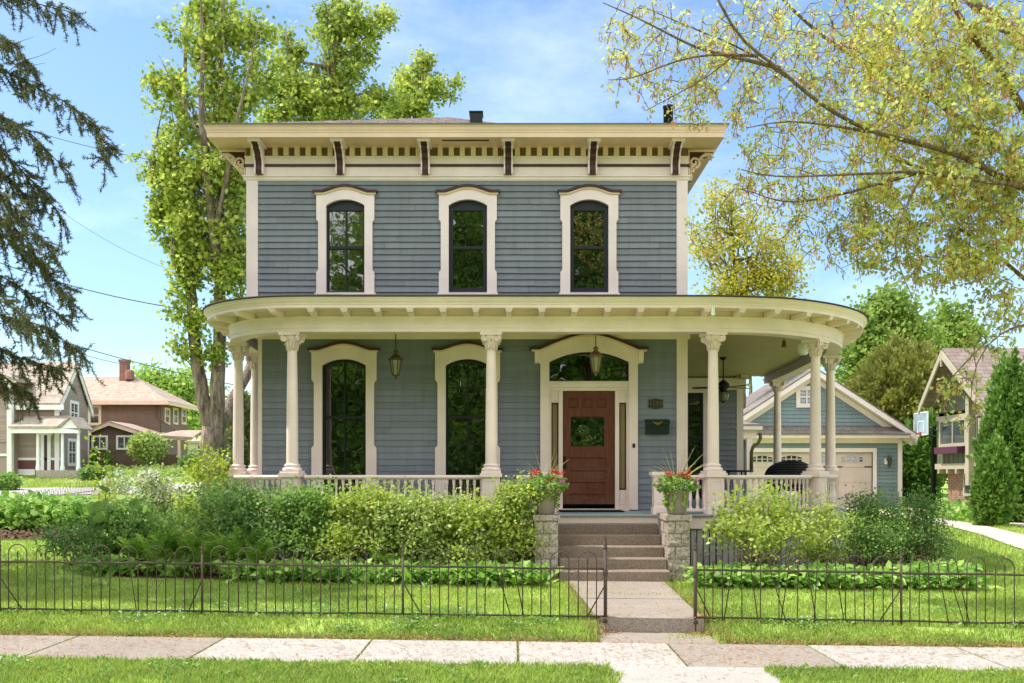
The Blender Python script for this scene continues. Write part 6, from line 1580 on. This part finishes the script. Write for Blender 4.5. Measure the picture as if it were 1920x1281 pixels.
# hosta borders
def hosta_border(label, x0, x1, y_of, n, wid=.35):
    t = thing('hosta_border', label, 'hosta border', ((x0 + x1) / 2, y_of((x0 + x1) / 2), ground_z((x0 + x1) / 2, 14.2)), kind='stuff'); P, A = [], []
    for k in range(n):
        x = RNG.uniform(x0, x1); y = y_of(x) + RNG.uniform(-wid, wid); g = ground_z(x, y)
        for j in range(20):
            a = RNG.uniform(0, 2 * pi); el = RNG.uniform(.1, 1.2); r = RNG.uniform(.02, .14); P.append((x + r * cos(a), y + r * sin(a), g + RNG.uniform(.06, .27))); A.append((cos(a), sin(a), el - .55))
    P, A = np.array(P), np.array(A); k = RNG.random(len(P)) < .62
    for m, mat, sz in ((k, 'hosta', .125), (~k, 'shrub_mid', .1)): leaves('leaf_mass', P[m], sz, mat, t, 'leaf', axis=A[m], up=1.1, fold=.35, jit=.5)['kind'] = 'stuff'
hosta_border('mixed low ground cover in front of the ferns', -6.7, -4.0, lambda x: 14.6 - .12 * (x + 4), 40, .25)
hosta_border('leafy hosta border edging the lawn below the dense porch bushes', -4.1, .5, lambda x: 14.25 - .05 * x, 190)
hosta_border('leafy hosta border edging the lawn below the twiggy shrub', 2.75, 6.9, lambda x: 14.4 + .02 * (x - 3), 230, .38)
hosta_border('shaded hostas ending the border beside the open lawn', 6.3, 7.2, lambda x: 15.0 + .5 * (x - 6.3), 40, .4)
# lily and hosta hedge along the side street
hd = thing('leafy_hedge', 'low leafy hedge of broad light-green plants above the mulch strip', 'hedge', (-12, 22.8, ground_z(-12, 22.8)))
P, A = [], []
for k in range(520):
    x = RNG.uniform(-16.5, -7.6); y = 22.9 + RNG.uniform(-.9, 1.1) - .08 * (x + 12); g = ground_z(x, y); hh = RNG.uniform(.45, .85)
    for j in range(24): a = RNG.uniform(0, 2 * pi); r = RNG.uniform(.03, .24); P.append((x + r * cos(a), y + r * sin(a), g + hh * RNG.uniform(.15, 1))); A.append((cos(a), sin(a), RNG.uniform(-.4, .8)))
leaves('foliage', np.array(P), .17, 'hosta', hd, 'leaf', axis=np.array(A), up=1, fold=.3)
b = MB()
for k in range(60): x = RNG.uniform(-16, -8); y = 22.6 + RNG.uniform(-.6, .6); g = ground_z(x, y); b.tube([(x, y, g), (x + RNG.normal() * .1, y, g + .7)], .006, 3, False)
b.build('stem', 'shrub_mid', hd)
# neighbours' plants
def ball_shrub(name, label, px, py, y, rx, ry, mat, n, size, cat='shrub', shape='rhomb'):
    c = np.array(at(px, py, y)); s = y / F; g = ground_z(c[0], y); t = thing(name, label, cat, (c[0], y, g))
    q = in_ball(n, .6); q = q * (1 + .12 * RNG.normal(size=n))[:, None]
    leaves('foliage', c + q * np.array((rx * s, rx * s, ry * s)), size, mat, t, shape, up=.5)
    b = MB(); b.tube([(c[0], y, g - .1), (c[0], y, c[2])], [.08, .05], 6); b.build('stem', 'brown_bark', t)
ball_shrub('round_shrub', 'round clipped light-green shrub before the brown house porch', 277, 838, 60, 32, 25, 'shrub_light', 2600, .2)
ball_shrub('cone_shrub', 'tiny cone evergreen below the brown house window nearest the tan house', 176, 866, 60.5, 5, 17, 'arbor', 420, .18)
ball_shrub('cone_shrub', 'tiny cone evergreen below the gap between the brown house windows', 201, 866, 60.5, 6, 18, 'arbor', 460, .18)
ball_shrub('dark_bush', 'dark low bush at the foot of the tan house porch', 172, 888, 53.5, 20, 12, 'shrub_dark', 1300, .18)
ball_shrub('round_shrub', 'dark green bush beside the brown house porch post', 362, 868, 60, 22, 16, 'shrub_dark', 1300, .2)
ball_shrub('low_bush', 'olive bush on the tan house lawn at the view edge', 15, 905, 47, 22, 16, 'shrub_mid', 1200, .16)
bdg = thing('foundation_planting', 'patchy low planting along the brown house foundation', 'plants', (-25, 57.5, ground_z(-25, 57.5)), kind='stuff'); P = []
for k in range(420):
    y = RNG.uniform(55.5, 61); x = at(RNG.uniform(165, 345), 0, y)[0]; g = ground_z(x, y); P.append(np.array((x, y, g + .12)) + in_ball(14) * np.array((.35, .35, .25)))
leaves('foliage', np.vstack(P), .2, 'shrub_light', bdg, 'rhomb', up=.8)['kind'] = 'stuff'
of = thing('orange_flowers', 'small patch of orange flowers near the maple trunk', 'flowers', at(377, 874, 46), kind='stuff'); leaves('bloom', np.array(at(377, 874, 46)) + in_ball(140) * np.array((.35, .35, .1)), .1, 'orange_flower', of, 'round', up=1)['kind'] = 'stuff'
ug = thing('ground_cover', 'leafy ground cover below the arborvitae and brick wall', 'ground cover', (15.3, 30.5, ground_z(15.3, 30.5)), kind='stuff'); P = []
for k in range(520):
    y = RNG.uniform(27.5, 35); x = at(RNG.uniform(1755, 1990), 0, y)[0]; g = ground_z(x, y); P.append(np.array((x, y, g + .15)) + in_ball(12) * np.array((.22, .22, .2)))
leaves('foliage', np.vstack(P), .15, 'hosta', ug, 'leaf', up=.8)['kind'] = 'stuff'
# far woods close the horizon on every side
fw_ = thing('treeline', 'distant belt of green trees closing the horizon behind the houses', 'woods', (0, 125, ground_z(0, 125)), kind='stuff'); P = []
for k in range(700):
    x = RNG.uniform(-110, 110); y = 118 + RNG.uniform(0, 22); g = ground_z(x, y); r = RNG.uniform(1.6, 3.4); P.append(np.array((x, y, g + RNG.uniform(.5, 5.5))) + in_ball(34, .4) * r)
leaves('foliage', np.vstack(P), .95, 'far_leaf', fw_, 'rhomb', up=.6)['kind'] = 'stuff'
# trees across the street, seen only as reflections in the window glass
rv_ = thing('street_trees', 'green trees across the street mirrored in the window glass', 'woods', (0, -24, -.2), kind='stuff'); P = []
for k in range(1300):
    x = RNG.uniform(-26, 26); top = 26 + 3 * sin(x * .55 + .4) - 8 * (1 - smooth(-13, -8, x)); P.append(np.array((x, -30 + RNG.uniform(-4, 4), RNG.uniform(.5, max(3, top)))) + in_ball(110, .4) * RNG.uniform(1.0, 2.2))
leaves('foliage', np.vstack(P), .34, 'far_leaf_light', rv_, 'rhomb', up=.6)['kind'] = 'stuff'
n = 22000; bx3 = RNG.uniform(-32, 32, n); tp3 = 25.5 + 3 * np.sin(bx3 * .55 + .4) - 8 * np.array([1 - smooth(-13, -8, v) for v in bx3]); P = np.stack([bx3, -37 + RNG.uniform(-3, 3, n), RNG.random(n) * tp3], 1); leaves('inner_foliage', P, 1.1, 'far_leaf', rv_, 'rhomb', up=.2)['kind'] = 'stuff'

# ------------------------------------------------------------------ grass
def blades(name, label, X_, Y_, h, wd, mat, cat='grass'):
    n = len(X_); Zg = np.array([ground_z(a, b) for a, b in zip(X_, Y_)]); a = RNG.uniform(0, 2 * pi, n); hh = h * (.6 + .8 * RNG.random(n)); lean = hh * RNG.uniform(.1, .8, n); b = a + pi / 2 + RNG.normal(size=n) * .5
    base = np.stack([X_, Y_, Zg - .005], 1); sd = np.stack([np.cos(a), np.sin(a), np.zeros(n)], 1) * (wd * (.6 + .8 * RNG.random(n)))[:, None]; ld = np.stack([np.cos(b), np.sin(b), np.zeros(n)], 1)
    mid = base + ld * (lean * .35)[:, None] + np.array((0, 0, 1)) * (hh * .6)[:, None]; tip = base + ld * lean[:, None] + np.array((0, 0, 1)) * hh[:, None]
    V = np.stack([base - sd, base + sd, mid + sd * .7, tip, mid - sd * .7], 1); me = np_mesh(name, V, 5); me.materials.append(M[mat]); o = link(name, me); tag(o, label, cat, kind='stuff'); return o
def on_paving(x, y):
    if 9.07 < y < 10.28: return True
    if .94 + .03 * sin(y * 9) < x < 2.33 and y < 9.1: return True
    if .95 - .03 * sin(x * 3) < x < 2.24 and 10.2 < y < 14.7: return True
    return False
def patchy(x, y):
    v = sin(x * 1.7 + 2 * sin(y * 1.3)) * sin(y * 2.3 + 1.5 * sin(x * .9)) + .6 * sin(x * 5.1 + y * 3.7) * sin(y * 6.3 - x * 2.2)
    return v < .55 or random.random() < .45
def scatter(n, x0, x1, y0, y1, test=None, pw=1.0):
    u = RNG.random(n); Y_ = 1 / (1 / y0 + u * (1 / y1 - 1 / y0)) if pw else y0 + u * (y1 - y0); X_ = RNG.uniform(-1, 1, n)
    xm = (x0 + x1) / 2; X_ = xm + X_ * (x1 - x0) / 2
    ok = np.array([(not on_paving(a, b)) and patchy(a, b) and (test is None or test(a, b)) for a, b in zip(X_, Y_)]); return X_[ok], Y_[ok]
bedl = lambda x, y: not (y > 14.35 and -7.2 < x < .4) and not (y > 14.5 and 2.7 < x < 7.5 and y < 14.6 + max(0, (x - 5)) * .9 + 1.2)
X1, Y1 = scatter(52000, -5.8, 5.8, 7.9, 9.12, lambda x, y: y < 9.03 + .06 * sin(x * 4) + .04 * sin(x * 13) + .03 * sin(x * 31)); blades('verge_grass', 'lush grass verge between the street and the sidewalk', X1, Y1, .06, .0045, 'grass')
X1, Y1 = scatter(34000, -6.4, 6.4, 10.3, 11.05, lambda x, y: y > 10.33 + .05 * sin(x * 5) + .04 * sin(x * 11) + .03 * sin(x * 29)); blades('fence_strip_grass', 'rougher grass strip between the sidewalk and the iron fence', X1, Y1, .05, .005, 'grass')
X1, Y1 = scatter(125000, -8.2, 8.6, 11.05, 15.6, bedl); blades('lawn_grass', 'mown sunlit front lawn inside the iron fence', X1, Y1, .045, .0055, 'grass')
X1, Y1 = scatter(60000, 5.5, 15.5, 15.0, 34, lambda x, y: (x - 6.9) > .18 * (y - 15) and bedl(x, y) and not (0 < x - interp(DRV, y) < 1.0 or 1.9 < x - interp(DRV, y) < 3.0)); blades('side_lawn_grass', 'lawn rising beside the house toward the driveway', X1, Y1, .07, .009, 'grass')
X1, Y1 = scatter(26000, -12.5, -6.0, 14.5, 20.0, lambda x, y: x < -7.0); blades('corner_lawn_grass', 'shaded lawn corner before the mulch strip', X1, Y1, .06, .007, 'grass')
X1, Y1 = scatter(60000, -40, -8, 44, 62, lambda x, y: y > 49.0 + max(0, (x + 22)) * .9); blades('far_lawn_grass', 'sunny lawn before the neighbouring houses', X1, Y1, .12, .03, 'grass')
X1, Y1 = scatter(20000, -8, 8.4, 8.0, 15, bedl); blades('dry_lawn_blades', 'pale dry blades scattered through the mown lawn', X1, Y1, .05, .0045, 'straw')
kx = np.concatenate([RNG.normal(j, .012, 130) for j in joints] + [RNG.uniform(1.66, 2.3, 500), RNG.uniform(.95, 2.25, 260)]); ky = np.concatenate([RNG.uniform(9.05, 10.3, 130) for j in joints] + [RNG.normal(10.31, .012, 500), RNG.normal(12.645, .012, 260)])
kk = RNG.random(len(kx)) < .45; blades('joint_grass', 'grass tufts growing in the paving joints', kx[kk], ky[kk], .03, .003, 'grass').location = (0, 0, .1)
# dry blades and leaf litter along the paving edges
ex = np.concatenate([RNG.uniform(-6.3, .95, 5200), RNG.uniform(2.3, 6.3, 4200), RNG.normal(.9, .06, 1500), RNG.normal(2.33, .07, 1500)]); ey = np.concatenate([10.29 + np.abs(RNG.normal(0, .09, 9400)), RNG.uniform(10.4, 14.4, 3000)])
blades('dry_edge_grass', 'straw-coloured dry grass along the paving edges', ex, ey, .045, .005, 'straw')
n = 2400; lx = RNG.uniform(-6.2, 6.2, n); ly = RNG.uniform(9.08, 10.28, n); m2 = 420; lx = np.concatenate([lx, RNG.uniform(.95, 2.25, m2)]); ly = np.concatenate([ly, RNG.uniform(8.3, 14.6, m2)])
m3 = 700; lx = np.concatenate([lx, RNG.choice((1.02, 2.16), m3) + RNG.normal(0, .09, m3), RNG.uniform(-6.2, 6.2, 700)]); ly = np.concatenate([ly, 10.97 + RNG.normal(0, .06, m3), 10.31 + RNG.normal(0, .02, 700)])
lz = np.array([(.012 + .004 if (.95 < a < 2.25 and b > 10.98) else (slab_z(a) + .006 if b < 10.98 else ground_z(a, b) + .02)) for a, b in zip(lx, ly)]) + .004
P = np.stack([lx, ly, lz], 1); V = leaves_v(P, .042, 'wing', up=9, axis=np.stack([RNG.normal(size=len(P)) * 1.2 + .6, RNG.normal(size=len(P)) * .5, np.zeros(len(P))], 1) * 1.0, fold=.1)
V[:, :, 2] = np.clip(V[:, :, 2], lz[:, None] - .002, lz[:, None] + .02)
me = np_mesh('fallen_litter', V, 5); me.materials.append(M['litter']); tag(link('fallen_litter', me), 'brown fallen seed wings scattered over the paving', 'litter', kind='stuff')
# broad-leaved weeds in the verge and under the fence
wx = np.concatenate([RNG.uniform(-5.6, 5.6, 70), RNG.uniform(-6, 6, 60)]); wy = np.concatenate([RNG.uniform(8.25, 9.0, 70), RNG.normal(10.98, .06, 60)]); P, A = [], []
for x, y in zip(wx, wy):
    if on_paving(x, y): continue
    g = ground_z(x, y)
    for j in range(12): a = RNG.uniform(0, 2 * pi); P.append((x + cos(a) * .03, y + sin(a) * .03, g + .03)); A.append((cos(a), sin(a), RNG.uniform(.1, .7)))
P, A = np.array(P), np.array(A); V = leaves_v(P, .05, 'leaf', up=1, axis=A, fold=.2); me = np_mesh('lawn_weeds', V, 6); me.materials.append(M['shrub_mid']); tag(link('lawn_weeds', me), 'broad-leaved weeds dotted through the grass', 'weeds', kind='stuff')
# clover patches
cx_ = []; cy_ = []
for k in range(46):
    a, b, r = RNG.uniform(-6, 6), RNG.choice((RNG.uniform(8.1, 9.0), RNG.uniform(10.4, 11.2), RNG.uniform(11.2, 14))), RNG.uniform(.1, .35); m = int(900 * r)
    cx_.append(a + RNG.normal(size=m) * r * .6); cy_.append(b + RNG.normal(size=m) * r * .4)
cx_, cy_ = np.concatenate(cx_), np.concatenate(cy_); ok = np.array([not on_paving(a, b) and b > 7.9 and bedl(a, b) for a, b in zip(cx_, cy_)]); cx_, cy_ = cx_[ok], cy_[ok]
P = np.stack([cx_, cy_, [ground_z(a, b) + RNG.uniform(.025, .055) for a, b in zip(cx_, cy_)]], 1); V = leaves_v(P, .026, 'round', up=3); me = np_mesh('clover', V, 6); me.materials.append(M['shrub_mid']); tag(link('clover', me), 'patches of small-leaved clover in the lawn and verge', 'clover', kind='stuff')
P2 = P[RNG.random(len(P)) < .012] + np.array((0, 0, .03)); P2 = np.repeat(P2, 6, 0) + RNG.normal(size=(len(P2) * 6, 3)) * .006; V = leaves_v(P2, .013, 'round', up=1); me = np_mesh('clover_flowers', V, 6); me.materials.append(M['white_flower']); tag(link('clover_flowers', me), 'tiny white clover flowers dotted over the lawn', 'flowers', kind='stuff')
# wood chips on the mulch
n = 5000; x = RNG.uniform(-16.5, -6.2, n); y = RNG.uniform(19.7, 22.6, n); P = np.stack([x, y, [ground_z(a, b) + .04 for a, b in zip(x, y)]], 1); V = leaves_v(P, .09, 'rhomb', up=2.5); me = np_mesh('wood_chips', V, 4); me.materials.append(M['soil']); tag(link('wood_chips', me), 'loose brown wood chips on the mulch strip', 'mulch', kind='stuff')

# ------------------------------------------------------------------ light, sky, camera
SUN_EL, SUN_AZ = radians(60), radians(-86)             # high sun, from the left and a touch behind the front
sd = np.array((cos(SUN_EL) * sin(SUN_AZ), cos(SUN_EL) * cos(SUN_AZ), sin(SUN_EL)))
sl = bpy.data.lights.new('sun', 'SUN'); sl.energy = 3.0; sl.angle = radians(.6); sl.color = (1, .96, .89)
so = bpy.data.objects.new('sun', sl); COL.objects.link(so); so.location = (-20, 5, 40)
from mathutils import Vector
so.rotation_euler = Vector(tuple(sd)).to_track_quat('Z', 'Y').to_euler()
wd = bpy.data.worlds.new('World'); SC.world = wd; wd.use_nodes = True; nt = wd.node_tree; nt.nodes.clear()
sky = nt.nodes.new('ShaderNodeTexSky'); sky.sky_type = 'NISHITA'; sky.sun_disc = False; sky.sun_elevation = SUN_EL; sky.sun_rotation = SUN_AZ % (2 * pi); sky.air_density = 1.0; sky.dust_density = 1.2; sky.ozone_density = 1.0; sky.altitude = 100
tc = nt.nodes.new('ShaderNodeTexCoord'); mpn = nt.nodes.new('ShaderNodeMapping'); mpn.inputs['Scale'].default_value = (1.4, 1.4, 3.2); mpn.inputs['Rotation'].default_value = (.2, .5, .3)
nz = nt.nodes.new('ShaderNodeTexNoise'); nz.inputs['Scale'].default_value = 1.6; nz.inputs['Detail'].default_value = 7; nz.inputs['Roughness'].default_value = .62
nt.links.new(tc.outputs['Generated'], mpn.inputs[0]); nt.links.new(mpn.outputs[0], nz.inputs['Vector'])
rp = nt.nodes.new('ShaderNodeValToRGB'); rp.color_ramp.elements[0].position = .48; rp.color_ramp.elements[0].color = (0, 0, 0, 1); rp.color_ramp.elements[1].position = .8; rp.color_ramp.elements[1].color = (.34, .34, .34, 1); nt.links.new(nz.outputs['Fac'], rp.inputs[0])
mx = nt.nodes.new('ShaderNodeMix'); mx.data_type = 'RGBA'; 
# bright cloud added out of view behind the viewer to light the shaded front; only thin wisps drift over the house
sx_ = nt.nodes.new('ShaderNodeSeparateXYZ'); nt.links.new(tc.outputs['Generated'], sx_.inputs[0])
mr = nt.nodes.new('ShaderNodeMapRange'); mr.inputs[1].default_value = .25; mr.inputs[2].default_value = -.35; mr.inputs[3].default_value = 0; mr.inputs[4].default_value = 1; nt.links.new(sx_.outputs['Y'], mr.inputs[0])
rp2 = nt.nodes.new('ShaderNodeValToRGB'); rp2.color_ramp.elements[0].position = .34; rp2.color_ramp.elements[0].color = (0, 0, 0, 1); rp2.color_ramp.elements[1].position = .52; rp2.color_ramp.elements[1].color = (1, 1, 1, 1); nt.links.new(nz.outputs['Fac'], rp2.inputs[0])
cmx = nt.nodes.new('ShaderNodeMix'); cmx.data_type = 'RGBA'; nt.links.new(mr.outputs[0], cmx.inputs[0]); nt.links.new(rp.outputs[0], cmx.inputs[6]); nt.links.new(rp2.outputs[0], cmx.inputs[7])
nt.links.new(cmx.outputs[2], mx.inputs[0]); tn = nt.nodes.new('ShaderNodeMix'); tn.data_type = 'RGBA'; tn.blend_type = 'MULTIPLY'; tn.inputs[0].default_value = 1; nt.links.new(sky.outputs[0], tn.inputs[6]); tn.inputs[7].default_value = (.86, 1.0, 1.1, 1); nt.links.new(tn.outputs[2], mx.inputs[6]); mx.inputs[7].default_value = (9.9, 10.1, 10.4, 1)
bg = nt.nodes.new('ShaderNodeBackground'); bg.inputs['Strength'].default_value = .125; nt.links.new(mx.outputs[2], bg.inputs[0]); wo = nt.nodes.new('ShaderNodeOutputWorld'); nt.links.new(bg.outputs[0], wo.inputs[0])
SC.view_settings.view_transform = 'Standard'; SC.view_settings.look = 'None'; SC.view_settings.exposure = .9; SC.view_settings.gamma = 1
cd = bpy.data.cameras.new('camera'); cam = bpy.data.objects.new('camera', cd); COL.objects.link(cam); SC.camera = cam
cam.location = (0, 0, E); cam.rotation_euler = (pi / 2, 0, 0); cd.sensor_width = 36; cd.lens = 36 * F / 1920; cd.shift_y = (HZ - 640.5) / 1920; cd.clip_start = .1; cd.clip_end = 1000
SC.cycles.max_bounces = 8; SC.cycles.diffuse_bounces = 4; SC.cycles.transmission_bounces = 4; SC.cycles.transparent_max_bounces = 8
